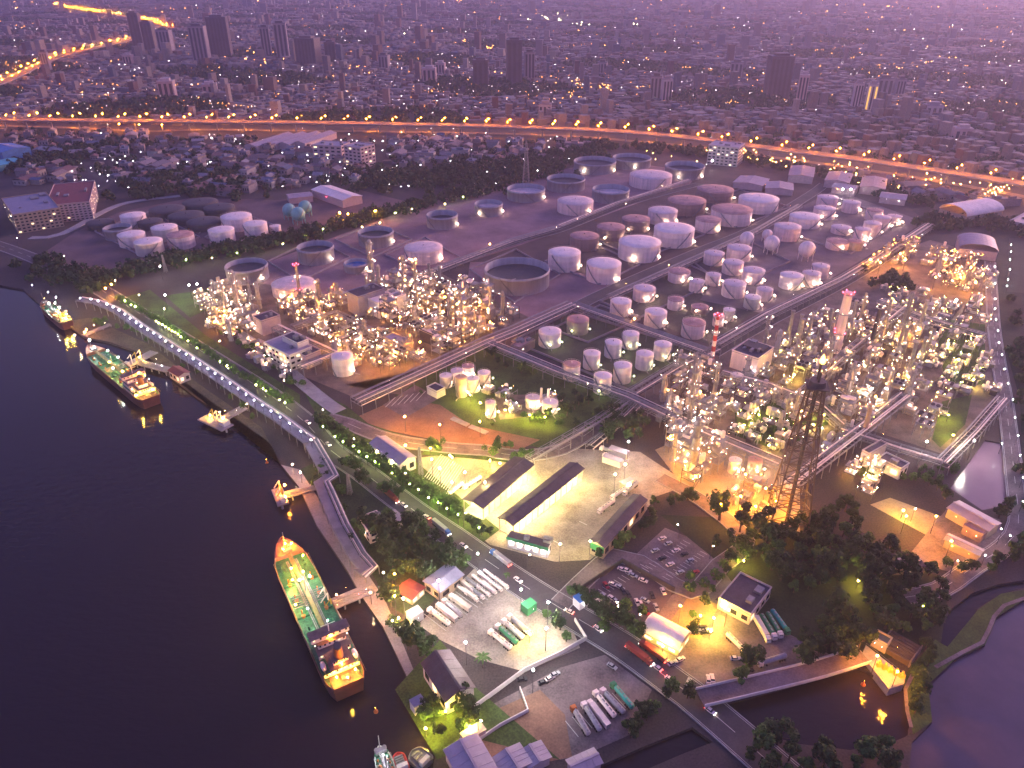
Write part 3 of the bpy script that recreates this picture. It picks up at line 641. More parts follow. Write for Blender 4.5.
def column(c, h, r, unit, lk, m=None, nplat=None, dens=2, kind='distillation_column'):
    t = thing(kind, 'x', 'column', c, R.uniform(0, 6)); m = m or R.choice((PIPE, STEEL, STEEL, TANP, GREYP))
    r = round(r * 2) / 2
    mb = MB(); mb.lathe([(r * 1.15, 0), (r, 2.5), (r, h * .55), (r * .82, h * .58), (r * .82, h - r * .5), (r * .5, h), (.05, h + r * .2)], 16); mb.build('vessel', m, t)
    n = nplat or max(2, int(h / 8))
    for i in range(n):
        z = h * (i + .7) / n * .97; rr = r if z < h * .55 else r * .82
        me, k = ring_mesh(rr); obj('platform', me, t, (0, 0, z), 0, (rr + .2) / (k + .2) if False else None)
        for j in range(dens):
            a = R.uniform(0, 6.28); lamp(t, (rr + 1.4) * math.cos(a), (rr + 1.4) * math.sin(a), z + R.uniform(1.4, 2.4), lk(), R.uniform(.8, 1.25))
    mb = MB(); mb.bar((r + .5, 0, 0), (r + .5, 0, h), .5, 6); mb.bar((0, r + .4, 0), (0, r + .4, h * .9), .7, 8); mb.build('riser_pipe', PIPE, t)
    STRUCTS.append([t, unit, 'column', h]); return t
def frame(c, w, d, lev, unit, lk, nl=10):
    t = thing('process_structure', 'x', 'steel structure', c, ANG + R.choice((0, math.pi / 2))); lh = R.uniform(4, 5.2); h = lev * lh
    mb = MB(); nx, ny = max(1, int(w / 5)), max(1, int(d / 5))
    xs = np.linspace(-w / 2, w / 2, nx + 1); ys = np.linspace(-d / 2, d / 2, ny + 1)
    for x in xs:
        for y in ys: mb.bar((x, y, 0), (x, y, h + 1.2), .4)
    for l in range(1, lev + 1):
        for x in xs: mb.bar((x, -d / 2, l * lh), (x, d / 2, l * lh), .35)
        for y in ys: mb.bar((-w / 2, y, l * lh), (w / 2, y, l * lh), .35)
        for s in (-1, 1):
            mb.bar((-w / 2, s * d / 2, l * lh + 1.2), (w / 2, s * d / 2, l * lh + 1.2), .12); mb.bar((s * w / 2, -d / 2, l * lh + 1.2), (s * w / 2, d / 2, l * lh + 1.2), .12)
        if R.random() < .7:
            s = R.choice((-1, 1)); mb.bar((-w / 2, s * d / 2, (l - 1) * lh), (w / 2, s * d / 2, l * lh), .3)
    mb.build('steel_frame', R.choice((STEEL, STEEL, DARKSTEEL)), t)
    for l in range(1, lev + 1):
        mb = MB(); fx = R.uniform(.55, 1); mb.box(-w / 2, -w / 2 + w * fx, -d / 2 + .1, d / 2 - .1, l * lh + .19, l * lh + .3); mb.build('floor', R.choice((STEEL, CONC)), t)
        for k in range(R.choice((1, 2, 2, 3))):
            mb = MB(); rr = R.uniform(.7, 1.5); L = R.uniform(3, min(8, w * .8)); M = Matrix.Translation((R.uniform(-w / 4, w / 4), R.uniform(-d / 2 + 1.5, d / 2 - 1.5), l * lh + .4 + rr))
            if R.random() < .6: M = M @ Matrix.Rotation(math.pi / 2, 4, 'Y') @ Matrix.Translation((0, 0, -L / 2))
            else: M = M @ Matrix.Translation((0, 0, -rr))
            L2 = min(L, 5); mb.lathe([(.05, -.4), (rr * .7, -.2), (rr, .2), (rr, L2 - .2), (rr * .7, L2 + .2), (.05, L2 + .4)], 12, M); mb.build('vessel', R.choice((PIPE, WHITEP, STEEL, TANP)), t)
    for k in range(nl):
        s = R.choice((-1, 1)); l = R.randint(1, lev)
        x, y = (R.uniform(-w / 2, w / 2), s * d / 2 * R.uniform(.8, 1.06)) if R.random() < .6 else (s * w / 2 * 1.05, R.uniform(-d / 2, d / 2))
        lamp(t, x, y, l * lh + R.choice((2.2, 1.8, -1.2)), lk(), R.uniform(.75, 1.25))
    STRUCTS.append([t, unit, 'frame', w * d * lev]); return t
def manifold(c, w, d, unit, lk, nl=6):
    t = thing('pipe_manifold', 'x', 'pipework', c, ANG + R.choice((0, math.pi / 2)))
    mb = MB()
    for k in range(int(w / 1.6)):
        x = -w / 2 + 1.6 * k + R.uniform(-.3, .3); z = R.choice((.8, 1.6, 2.6, 3.4)); y0, y1 = -d / 2 * R.uniform(.5, 1), d / 2 * R.uniform(.5, 1); dd = R.choice((.3, .45, .6))
        mb.bar((x, y0, z), (x, y1, z), dd, 6); mb.bar((x, y0, 0), (x, y0, z), dd, 6); mb.bar((x, y1, 0), (x, y1, z), dd, 6)
    mb.build('pipework', PIPE, t)
    mb = MB()
    for k in range(int(d / 5) + 1): 
        y = -d / 2 + 5 * k; mb.bar((-w / 2, y, 3.0), (w / 2, y, 3.0), .35)
        for x in (-w / 2, 0, w / 2): mb.bar((x, y, 0), (x, y, 4), .35)
    mb.build('support', STEEL, t)
    for k in range(R.randint(2, 4)):
        mb = MB(); rr = R.uniform(.8, 1.7); L = R.uniform(2.5, 6.5); x, y = R.uniform(-w / 2, w / 2), R.uniform(-d / 2, d / 2)
        if R.random() < .5: M = Matrix.Translation((x, y, 1.2 + rr)) @ Matrix.Rotation(math.pi / 2, 4, 'X') @ Matrix.Translation((0, 0, -L / 2)); 
        else: M = Matrix.Translation((x, y, .5))
        mb.lathe([(.05, -.4), (rr * .7, -.2), (rr, .2), (rr, L - .2), (rr * .7, L + .2), (.05, L + .4)], 12, M)
        mb.cbox(x, y, .5, rr * 1.2, rr * 1.2, 1.0); mb.build('vessel', R.choice((PIPE, WHITEP, CREAM, STEEL)), t)
    for k in range(R.randint(1, 3)):
        mb = MB(); x, y = R.uniform(-w / 2.4, w / 2.4), R.uniform(-d / 2.4, d / 2.4); a_, b_ = R.uniform(1.5, 3.2), R.uniform(1.2, 2.4); hh = R.uniform(1.8, 4.5); mb.box(x - a_, x + a_, y - b_, y + b_, 0, hh); mb.box(x - a_ - .2, x + a_ + .2, y - b_ - .2, y + b_ + .2, hh + .002, hh + .25); mb.build('equipment_cabin', R.choice((STEEL, DARKSTEEL, GREYP, BLUEROOF, TANP)), t)
    for k in range(nl): lamp(t, R.uniform(-w / 2, w / 2), R.uniform(-d / 2, d / 2), R.uniform(3.5, 6), lk(), R.uniform(.7, 1.2))
    STRUCTS.append([t, unit, 'manifold', w * d]); return t
def cooler(c, w, d, h, unit, lk, nl=8):
    t = thing('air_cooler', 'x', 'cooler bank', c, ANG + R.choice((0, math.pi / 2)))
    mb = MB(); n = max(1, int(w / 4.5))
    for i in range(n + 1):
        for y in (-d / 2, d / 2): mb.bar((-w / 2 + w * i / n, y, 0), (-w / 2 + w * i / n, y, h), .45)
        mb.bar((-w / 2 + w * i / n, -d / 2, h - 2.5), (-w / 2 + w * i / n, d / 2, h - 2.5), .4)
    mb.build('steel_frame', STEEL, t)
    mb = MB(); mb.box(-w / 2, w / 2, -d / 2, d / 2, h, h + 1.3); mb.build('tube_bundle', STEEL, t)
    for i in range(n):
        for y in (-d / 4, d / 4):
            mb = MB(); M = Matrix.Translation((-w / 2 + w * (i + .5) / n, y, h + 1.3)); rr = min(w / n, d / 2) * .42
            mb.lathe([(rr, 0), (rr, .7), (rr * .9, .7), (rr * .9, .2), (.1, .25)], 16, M); mb.build('fan', DARKSTEEL, t)
    for k in range(nl): lamp(t, R.uniform(-w / 2, w / 2), R.choice((-1, 1)) * d / 2 * 1.1, R.choice((h - 1, h + 2.4, h * .5)), lk(), R.uniform(.8, 1.2))
    STRUCTS.append([t, unit, 'cooler', w * d]); return t
def heater(c, w, d, h, unit, lk, sh=14):
    t = thing('process_heater', 'x', 'furnace', c, ANG)
    mb = MB(); mb.box(-w / 2, w / 2, -d / 2, d / 2, 2.2, h); mb.build('firebox', R.choice((STEEL, TANP, GREYP)), t)
    for x in (-w / 2 + .4, 0, w / 2 - .4):
        for y in (-d / 2 + .4, d / 2 - .4):
            mb = MB(); mb.bar((x, y, 0), (x, y, 2.2), .6); mb.build('leg', STEEL, t)
    mb = MB(); hw = w * .25
    mb.add([(-w / 2, -d / 2, h), (w / 2, -d / 2, h), (w / 2, d / 2, h), (-w / 2, d / 2, h), (-hw, -hw * .5, h + 3), (hw, -hw * .5, h + 3), (hw, hw * .5, h + 3), (-hw, hw * .5, h + 3)], [(0, 1, 5, 4), (1, 2, 6, 5), (2, 3, 7, 6), (3, 0, 4, 7), (4, 5, 6, 7)]); mb.build('hood', STEEL, t)
    mb = MB(); mb.prism(1.3, 1.1, h + 2.9, h + 3 + sh, 14); mb.lathe([(1.25, h + 2 + sh), (1.5, h + 2.2 + sh), (1.5, h + 3 + sh), (1.2, h + 3.1 + sh)], 14); mb.build('stack', R.choice((PIPE, STEEL)), t)
    for k in range(9): lamp(t, R.choice((-1, 1)) * w / 2 * 1.12, R.uniform(-d / 2, d / 2), R.uniform(1.5, h + 2), lk(), R.uniform(.8, 1.2))
    STRUCTS.append([t, unit, 'heater', h + sh]); return t
def inside(p, poly):
    c = False; n = len(poly)
    for i in range(n):
        (x1, y1), (x2, y2) = poly[i], poly[i - 1]
        if (y1 > p[1]) != (y2 > p[1]) and p[0] < (x2 - x1) * (p[1] - y1) / (y2 - y1) + x1: c = not c
    return c
USED = []
def free(c, rad):
    for q, s in USED:
        if (q.x - c.x) ** 2 + (q.y - c.y) ** 2 < (rad + s) ** 2: return False
    return True
for e in TANKS: USED.append((e[0].location.copy(), e[5] + 2))
def kinds(weights):
    ks = ''.join(k * n for k, n in weights.items())
    return lambda: R.choice(ks)
def fill(poly, step, unit, lk, weights, hcol=(14, 32), dens=1.0, levs=(2, 3, 4)):
    w = [G(x, y) for x, y in poly]; us = [p.dot(U) for p in w]; vs = [p.dot(V) for p in w]
    u = min(us) + step / 2
    while u < max(us):
        v = min(vs) + step / 2
        while v < max(vs):
            c = U * (u + R.uniform(-2, 2)) + V * (v + R.uniform(-2, 2)); c.z = 0
            px, py = px_of(c)
            if inside((px, py), poly) and free(c, step * .33):
                k = R.choice(weights); a = step * R.uniform(.62, .8); b_ = step * R.uniform(.5, .72)
                if k == 'c':
                    for j in range(R.choice((1, 1, 2))): column(c + U * (R.uniform(-4, 4) + 7 * j - 3) + V * R.uniform(-4, 4), R.uniform(*hcol), R.choice((1, 1.5, 1.5, 2)), unit, lk, None, None, max(1, int(2 * dens)))
                    manifold(c, a, b_, unit, lk, int(4 * dens))
                elif k == 'f': frame(c, a, b_, R.choice(levs), unit, lk, int(13 * dens))
                elif k == 'm': manifold(c, a, b_, unit, lk, int(8 * dens))
                elif k == 'a': cooler(c, a, b_ * .8, R.uniform(6, 10), unit, lk, int(9 * dens))
                elif k == 'h': heater(c, a * .6, b_ * .6, R.uniform(7, 11), unit, lk, R.uniform(8, 20))
                USED.append((c, step * .33))
            v += step
        u += step
white = kinds(dict(p=8, w=2, a=2)); warm = kinds(dict(a=6, p=3, o=2)); mixed = kinds(dict(p=4, a=4, y=2, w=2)); yell = kinds(dict(y=4, a=4, p=2, g=1)); orng = kinds(dict(o=4, a=5, p=2))
ivory = kinds(dict(p=6, a=4, w=1))
u1 = 'the riverside unit'
fill([(305, 326), (345, 316), (388, 338), (424, 358), (398, 372), (346, 366)], 12.5, u1, ivory, 'mmffacm', (10, 18), .95, (2, 2, 3))
fill([(352, 312), (376, 290), (430, 275), (470, 290), (516, 318), (500, 334), (440, 362), (400, 330)], 14, u1, white, 'ffcfmahmfm', (14, 28), .85, (2, 3, 4))
fill([(268, 300), (296, 285), (350, 300), (344, 314), (296, 324)], 13, u1, warm, 'mfmfc', (12, 20), .8, (2, 3))
u2 = 'the riverside corner unit'
fill([(198, 300), (232, 290), (252, 300), (256, 330), (238, 342), (206, 328)], 12, u2, white, 'fcfmf', (12, 24), .95, (2, 3))
fill([(238, 345), (256, 338), (300, 372), (285, 380)], 11, u2, white, 'mm', (8, 12), .6)
u3 = 'the tall tower cluster'
fill([(664, 398), (684, 378), (716, 400), (720, 440), (712, 480), (692, 492), (668, 470)], 12, u3, white, 'fcfmm', (12, 26), .95, (2, 3, 4))
fill([(668, 372), (700, 366), (718, 372), (708, 396), (684, 396)], 12, u3, white, 'fcmf', (12, 26), .9, (2, 3))
u4 = 'the eastern unit'
fill([(722, 388), (760, 366), (800, 395), (800, 425), (770, 452), (724, 434)], 12.5, u4, mixed, 'mmmfmc', (8, 18), .7, (1, 2, 2))
fill([(765, 360), (800, 330), (862, 300), (876, 330), (862, 372), (815, 398), (790, 385)], 13, u4, mixed, 'mfcmfmafh', (14, 30), .6, (2, 2, 3))
fill([(816, 400), (866, 372), (884, 318), (930, 326), (926, 390), (880, 432), (842, 422)], 13, u4, mixed, 'mmfcmfahm', (12, 32), .6, (2, 2, 3))
fill([(930, 330), (984, 340), (992, 392), (948, 400), (930, 380)], 13, u4, yell, 'mmfm', (8, 14), .6, (1, 2))
fill([(905, 400), (930, 385), (962, 400), (945, 440), (915, 440)], 13, u4, mixed, 'amam', (8, 14), .7)
fill([(790, 440), (838, 420), (868, 438), (842, 458), (800, 466)], 15, u4, ivory, 'mfm', (8, 14), .8, (1, 2))
fill([(880, 285), (920, 296), (985, 308), (985, 332), (930, 322), (885, 312)], 14, u4, yell, 'mmmf', (8, 14), .5, (1, 2))
u5 = 'the east gate unit'
fill([(864, 268), (880, 252), (905, 243), (918, 252), (900, 266)], 15, u5, orng, 'mfmc', (8, 18), 1.0, (1, 2))
u6 = 'the unit below the arena'
fill([(920, 262), (940, 252), (985, 258), (988, 292), (960, 292), (925, 276)], 15, u6, warm, 'fmfmc', (8, 20), .9, (1, 2, 3))
u7 = 'the unit beyond the flare tower'
fill([(842, 472), (862, 462), (888, 480), (880, 500), (852, 496)], 11, u7, ivory, 'fmf', (10, 16), 1.0, (1, 2))
u8 = 'the garden utility plant'
fill([(495, 395), (520, 388), (555, 398), (552, 414), (510, 418)], 14, u8, ivory, 'mm', (8, 12), .9)
fill([(470, 385), (490, 384), (500, 394), (478, 402)], 10, u8, warm, 'm', (8, 12), .8)
u9 = 'the flare yard'
fill([(705, 470), (770, 478), (790, 500), (760, 515), (715, 500)], 17, u9, orng, 'm', (8, 12), .35)
# named tall columns of the photograph
for (bx, by, ty, r, uu) in ((461, 330, 292, 2, u1), (418, 318, 258, 1.5, u1), (405, 305, 262, 1.5, u1), (373, 287, 240, 3, u1), (296, 322, 300, 1.5, u1), (463, 340, 300, 1.5, u1), (240, 318, 270, 2.5, u2), (228, 320, 284, 1.5, u2), (688, 430, 366, 2, u3), (712, 405, 362, 1.5, u3), (690, 480, 418, 2.5, u3), (672, 470, 425, 1.5, u3), (880, 345, 300, 2, u4), (815, 350, 322, 1.5, u4), (808, 340, 312, 1.5, u4), (925, 360, 330, 1.5, u4), (793, 420, 388, 1.5, u4), (846, 400, 362, 2, u4), (765, 345, 315, 1.5, u4), (825, 378, 336, 2, u4)):
    column(G(bx, by), height_to(bx, by, ty), r * .8, uu, white, R.choice((PIPE, STEEL, TANP)), None, 3)
sizes = {'column': ('slim lit {} column', 'tallest'), 'frame': ('open steel structure, {}', 'largest'), 'manifold': ('ground pipework with lamps, {}', 'largest'), 'cooler': ('bank of fan coolers, {}', 'largest'), 'heater': ('boxy furnace with stack, {}', 'tallest')}
grp = defaultdict(list)
for s in STRUCTS: grp[(s[1], s[2])].append(s)
for (unit, kind), l in grp.items():
    l.sort(key=lambda s: -s[3]); base, sup = sizes[kind]
    for i, s in enumerate(l):
        rank = sup if i == 0 else ORD[i] + ' ' + sup
        s[0]['label'] = base.format(rank) + (' of its kind' if kind != 'column' else '') + ' in ' + unit.replace('the ', '', 1)
        s[0]['group'] = {'column': 'lit process columns', 'frame': 'steel process structures', 'manifold': 'ground level pipework', 'cooler': 'air cooler banks', 'heater': 'process furnaces'}[kind] + ' of ' + unit

# ------------------------------------------------------------------ chimneys, masts, flare tower
def lattice(c, h, w0, w1, nb, name, label, cat, m, leg=.9, br=.45, group=None, top=True):
    t = thing(name, label, cat, c, ANG + .5)
    def corner(k, z):
        w = (w0 + (w1 - w0) * z / h) / 2; a = math.pi / 4 + k * math.pi / 2
        return Vector((w * 1.414 * math.cos(a), w * 1.414 * math.sin(a), z))
    for k in range(4): mb = MB(); mb.bar(corner(k, 0), corner(k, h), leg, 6); mb.build('leg', m, t)
    mb = MB()
    for i in range(nb):
        z0, z1 = h * i / nb, h * (i + 1) / nb
        for k in range(4):
            mb.bar(corner(k, z0), corner(k + 1, z1), br); mb.bar(corner(k + 1, z0), corner(k, z1), br); mb.bar(corner(k, z1), corner(k + 1, z1), br * 1.1)
    mb.build('lattice', m, t); return t, corner
fb = G(786, 524); FH = height_to(786, 524, 386)
ft, fc = lattice(fb, FH, 19, 6.5, 10, 'flare_tower', 'tall dark lattice flare tower with a glowing orange tip', 'flare tower', mat('tower_brown', (.10, .065, .05), .7), .85, .42)
for x in (-1.6, 1.6): mb = MB(); mb.bar((x, 0, 0), (x, 0, FH + (12 if x > 0 else 8)), 1.3, 10); mb.build('flare_pipe', DARKSTEEL, ft)
mb = MB(); mb.box(-5, 5, -5, 5, FH, FH + .5); mb.prism(4.2, 3.6, FH + .5, FH + 3, 12); mb.build('platform', DARKSTEEL, ft)
mb = MB(); mb.lathe([(.1, FH + 11.5), (1.0, FH + 12), (1.4, FH + 13), (.9, FH + 14.5), (.4, FH + 15.8), (.05, FH + 16.5)], 12); mb.build('flame', mat('flame', (.8, .5, .2), emit=(1, .34, .04), strength=5), ft)
for k in range(4):
    lamp(ft, *fc(k, FH * .5), 'r', .9); lamp(ft, *fc(k, FH * .98), 'r', .9)
    for z in (.1, .18, .26, .34, .42, .55, .65, .75): 
        if R.random() < .55: p = fc(k, FH * z); lamp(ft, p.x, p.y, p.z, 'p', .8)
def chimney(bx, by, ty, r0, r1, label, m, redtop=True, bands=False, platforms=3, name='chimney'):
    h = height_to(bx, by, ty); t = thing(name, label, 'chimney', G(bx, by))
    mb = MB(); n = 10
    for i in range(n):
        mb.m = (i % 2) if bands else 0
        a, b_ = i / n, (i + 1) / n
        mb.prism(r0 + (r1 - r0) * a, r0 + (r1 - r0) * b_, h * a, h * b_, 18, None, i == n - 1)
    mb.build('shaft', [m, REDP], t)
    for i in range(platforms):
        z = h * (1 - i * .32) - 1.5; rr = r0 + (r1 - r0) * z / h; me, k = ring_mesh(max(1, rr)); obj('platform', me, t, (0, 0, z))
        for a in (0, 1.57, 3.14, 4.71): lamp(t, (rr + 1.3) * math.cos(a + i), (rr + 1.3) * math.sin(a + i), z + 1.4, 'r' if redtop and i != 1 else 'p', 1.0)
    return t
chimney(835, 352, 292, 3.8, 2.8, 'tall pale chimney ringed with red lamps', PINKP)
chimney(711, 366, 314, 1.6, 1.2, 'slender red and white banded mast chimney by the rack corner', WHITEP, True, True, 2)
chimney(301, 302, 264, 1.6, 1.1, 'grey stack with red lamps behind the small corner unit', STEEL)
chimney(862, 440, 404, 1.6, 1.2, 'brown rusty stack at the lower edge of the eastern unit', BROWNP, False, False, 1)
chimney(869, 352, 306, 1.6, 1.3, 'dark stack standing behind the pale chimney', DARKSTEEL, False, False, 2)
chimney(541, 404, 388, 1.0, .8, 'short cream stack in the garden utility plant', CREAM, False, False, 0); chimney(548, 405, 389, 1.0, .8, 'short cream stack at the end of the garden utility plant', WHITEP, False, False, 0)
lattice(G(526, 188), height_to(526, 188, 140), 9, 1.2, 14, 'radio_mast', 'thin grey lattice mast before the open tanks', 'mast', STEEL, .5, .25)
for bx, by, ty, lab in ((421, 476, 447, 'grey floodlight mast at the truck yard corner'), (350, 494, 474, 'thin mast among the trees above the quay'), (167, 352, 338, 'thin mast beside the red roofed jetty house'), (166, 272, 255, 'thin mast at the far corner of the refinery')):
    lattice(G(bx, by), height_to(bx, by, ty), 2.4, .8, 9, 'light_mast', lab, 'mast', STEEL, .35, .2)
# ------------------------------------------------------------------ buildings
def frame_of(cs, h):
    P = [G(x, y, h) for x, y in cs]; c = sum(P, Vector()) / 4
    u = ((P[1] - P[0]) + (P[2] - P[3])) / 2; v = ((P[3] - P[0]) + (P[2] - P[1])) / 2
    w, d = u.length, v.length
    a = math.atan2(u.y, u.x); s = 1
    if u.x * v.y - u.y * v.x < 0: s = -1
    return c, a, w, d, s
def gable(mb, w, d, h, rise, over=.6, th=.25, axis='x'):
    """roof of two slopes, ridge along axis"""
    W, D = (w / 2 + over, d / 2 + over)
    if axis == 'x': vs = lambda o: [(-W, -D, h + o), (W, -D, h + o), (W, 0, h + rise + o), (-W, 0, h + rise + o), (-W, D, h + o), (W, D, h + o)]
    else: vs = lambda o: [(-W, -D, h + o), (-W, D, h + o), (0, D, h + rise + o), (0, -D, h + rise + o), (W, -D, h + o), (W, D, h + o)]
    a, b_ = vs(0.02), vs(th)
    mb.add(a + b_, [(0, 3, 2, 1), (3, 4, 5, 2), (6, 7, 8, 9), (9, 8, 11, 10), (0, 1, 7, 6), (4, 10, 11, 5), (1, 2, 8, 7), (2, 5, 11, 8), (3, 0, 6, 9), (4, 3, 9, 10)])
def seams(mb, w, d, h, rise, over=.6, axis='x', n=10):
    for i in range(1, n):
        if axis == 'x':
            x = -w / 2 + w * i / n
            for s in (-1, 1): mb.bar((x, s * (d / 2 + over), h + .3), (x, 0, h + rise + .3), .14)
        else:
            y = -d / 2 + d * i / n
            for s in (-1, 1): mb.bar((s * (w / 2 + over), y, h + .3), (0, y, h + rise + .3), .14)
def building(cs, h, label, cat='building', roof='flat', wallm=None, roofm=None, rise=2.0, axis=None, openw=False, name='building', win=0, floors=1, lit=.3, posts=6, lamps=0, lampmat_='y', group=None, litm=None, parapet=True):
    c, a, w, d, s = frame_of(cs, h); wallm = wallm or WALLW; roofm = roofm or DROOF
    if axis is None: axis = 'x' if w >= d else 'y'
    t = thing(name, label, cat, (c.x, c.y, 0), a, group)
    mb = MB()
    if openw:
        for i in range(posts + 1):
            for y in (-d / 2 + .4, d / 2 - .4):
                pb = MB(); x = (-w / 2 + .4) + (w - .8) * i / posts
                if axis == 'y': pb.bar((y * w / d, (-d / 2 + .4) + (d - .8) * i / posts, 0), (y * w / d, (-d / 2 + .4) + (d - .8) * i / posts, h), .45)
                else: pb.bar((x, y, 0), (x, y, h), .45)
                pb.build('post', STEEL, t)
        mb.box(-w / 2, w / 2, -d / 2, d / 2, .06, .5); mb.build('loading_island', CONC, t)
    else:
        mb.box(-w / 2, w / 2, -d / 2, d / 2, 0, h)
        if roof == 'gable':
            if axis == 'x':
                for x in (-w / 2, w / 2): mb.add([(x, -d / 2, h), (x, d / 2, h), (x, 0, h + rise)], [(0, 1, 2)])
            else:
                for y in (-d / 2, d / 2): mb.add([(-w / 2, y, h), (w / 2, y, h), (0, y, h + rise)], [(0, 1, 2)])
        wl = mb.build('wall', wallm, t)
    mb = MB()
    if roof == 'flat':
        mb.box(-w / 2 - .15, w / 2 + .15, -d / 2 - .15, d / 2 + .15, h + .01, h + .25); rf = mb.build('roof', roofm, t)
        if parapet:
            mb = MB(); q = .3; z0, z1 = h + .25, h + 1.1
            mb.box(-w / 2 - .15, w / 2 + .15, -d / 2 - .15, -d / 2 + q, z0, z1); mb.box(-w / 2 - .15, w / 2 + .15, d / 2 - q, d / 2 + .15, z0, z1)
            mb.box(-w / 2 - .15, -w / 2 + q, -d / 2 + q, d / 2 - q, z0, z1); mb.box(w / 2 - q, w / 2 + .15, -d / 2 + q, d / 2 - q, z0, z1); mb.build('parapet', wallm, rf)
        for k in range(R.randint(2, 4) if w * d > 90 else 0):
            mb = MB(); x, y = R.uniform(-w * .35, w * .35), R.uniform(-d * .3, d * .3); mb.box(x, x + R.uniform(1.5, w * .15 + 1.5), y, y + R.uniform(1.5, d * .15 + 1.5), h + .25, h + R.uniform(1.4, 2.8)); mb.build('roof_unit', STEEL, rf)
    elif roof == 'gable':
        gable(mb, w, d, h, rise, .7, .25, axis); seams(mb, w, d, h, rise, .7, axis, max(4, int(max(w, d) / 5))); rf = mb.build('roof', roofm, t)
        mb = MB()
        if axis == 'x': mb.box(-w / 2 - .7, w / 2 + .7, -.5, .5, h + rise + .2, h + rise + .5)
        else: mb.box(-.5, .5, -d / 2 - .7, d / 2 + .7, h + rise + .2, h + rise + .5)
        mb.build('ridge_cap', roofm, rf)
    elif roof == 'arch':
        n = 14; W, D = (w, d) if axis == 'x' else (d, w)
        vs = []; 
        for k in range(n + 1):
            q = math.pi * k / n; y = -D / 2 * 1.04 * math.cos(q); z = h + rise * math.sin(q)
            for x, o in ((-W / 2 - .5, 0.03), (W / 2 + .5, 0.03), (-W / 2 - .5, .3), (W / 2 + .5, .3)): vs.append((x, y, z + o))
        fs = []
        for k in range(n):
            i, j = 4 * k, 4 * (k + 1); fs += [(i + 2, i + 3, j + 3, j + 2), (i, j, j + 1, i + 1), (i, i + 2, j + 2, j), (i + 1, j + 1, j + 3, i + 3)]
        M = None if axis == 'x' else Matrix.Rotation(math.pi / 2, 4, 'Z')
        mb.add(vs, fs, M, False)
        for k in range(1, int(W / 6)):
            x = -W / 2 + W * k / int(W / 6)
            for i in range(n):
                q, q2 = math.pi * i / n, math.pi * (i + 1) / n
                mb.bar(*[(M or Matrix()) @ Vector((x, -D / 2 * 1.04 * math.cos(qq), h + rise * math.sin(qq) + .33)) for qq in (q, q2)], .2)
        mb.build('roof', roofm, t)
    if win and not openw:
        fh = h / floors
        for side in range(4):
            L = w if side in (0, 2) else d; n = max(2, int(L / win))
            if side == 2: continue
            for f in range(floors):
                for i in range(n):
                    q = -L / 2 + L * (i + .5) / n; ww = L / n * .55; z0 = f * fh + fh * .3; z1 = z0 + fh * .42
                    b_ = MB()
                    yy = -d / 2 - .05; 
                    if s < 0 and side == 0: pass
                    if side == 0: b_.box(q - ww / 2, q + ww / 2, -d / 2 - .06, -d / 2 + .1, z0, z1)
                    elif side == 1: b_.box(w / 2 - .1, w / 2 + .06, q - ww / 2, q + ww / 2, z0, z1)
                    else: b_.box(-w / 2 - .06, -w / 2 + .1, q - ww / 2, q + ww / 2, z0, z1)
                    b_.build('window', (litm or L_WINDOW) if R.random() < lit else GLASS, wl)
    for i in range(lamps):
        if axis == 'x': x, y = -w / 2 + w * (i + .5) / lamps, R.choice((-.38, .38)) * d
        else: x, y = R.choice((-.38, .38)) * w, -d / 2 + d * (i + .5) / lamps
        if openw: lamp(t, x, y, h - 1.0, lampmat_, 1.0)
        else:
            if axis == 'x': y = (-d / 2 - .8)
            else: x = (-w / 2 - .8)
            lamp(t, x, y, h * .75, lampmat_, .8)
    return t, w, d
B = building
shed_lamp = lampmat('shed_light', (1, .76, .24), 430)
BULB['s'] = ico(.35, shed_lamp)
B([(460.5, 497.4), (477, 506), (538.7, 467), (517, 459.3)], 8, 'long dark ridged loading shed, first from the pipe rack side', 'loading shed', 'gable', None, DROOF, 1.8, None, True, 'loading_shed', posts=9, lamps=9, lampmat_='s', group='loading sheds')
B([(496.7, 518), (511, 523), (585.5, 471), (572, 463)], 8, 'longest dark ridged loading shed in the middle of the yard', 'loading shed', 'gable', None, DROOF, 1.6, None, True, 'loading_shed', posts=12, lamps=12, lampmat_='s', group='loading sheds')
gt, w_, d_ = B([(508, 537), (549, 548.5), (550, 541.5), (511, 531)], 6.5, 'gate office with green fascia and brightly lit front', 'gate office', 'flat', WALLW, DROOF, name='gate_office', win=4, lit=.75, litm=L_WINW, lamps=4, lampmat_='p', parapet=False)
mb = MB(); mb.box(-w_ / 2 - .5, w_ / 2 + .5, -d_ / 2 - .5, -d_ / 2 - .16, 5.2, 6.9); mb.build('fascia', GREENP, gt)
gt, w_, d_ = B([(584.5, 538), (598, 544), (652, 503), (639.5, 498)], 8, 'long dark roofed workshop with a green end wall', 'workshop', 'gable', WALLT, DROOF, 1.4, name='workshop', win=6, lit=.3, lamps=4, lampmat_='a')
mb = MB(); ax = w_ > d_; mb.box(-w_ / 2 - .25, -w_ / 2 - .02, -d_ / 2, d_ / 2, 4, 7.6) if ax else mb.box(-w_ / 2, w_ / 2, -d_ / 2 - .25, -d_ / 2 - .02, 4, 7.6); mb.build('fascia', GREENP, gt)
B([(371, 443), (397, 463), (418, 459), (385, 437)], 8, 'warehouse with pale curved roof and floodlit gable end', 'warehouse', 'gable', WALLW, PALEROOF, 2.2, 'x', name='warehouse', win=8, lit=.2, lamps=2, lampmat_='s')
B([(423.5, 580), (439, 592), (463.5, 575), (448, 566)], 6, 'blue grey roofed hall glowing orange along its front', 'hall', 'gable', WALLT, BLUEROOF, 1.2, name='hall', win=5, lit=.4, lamps=5, lampmat_='o')
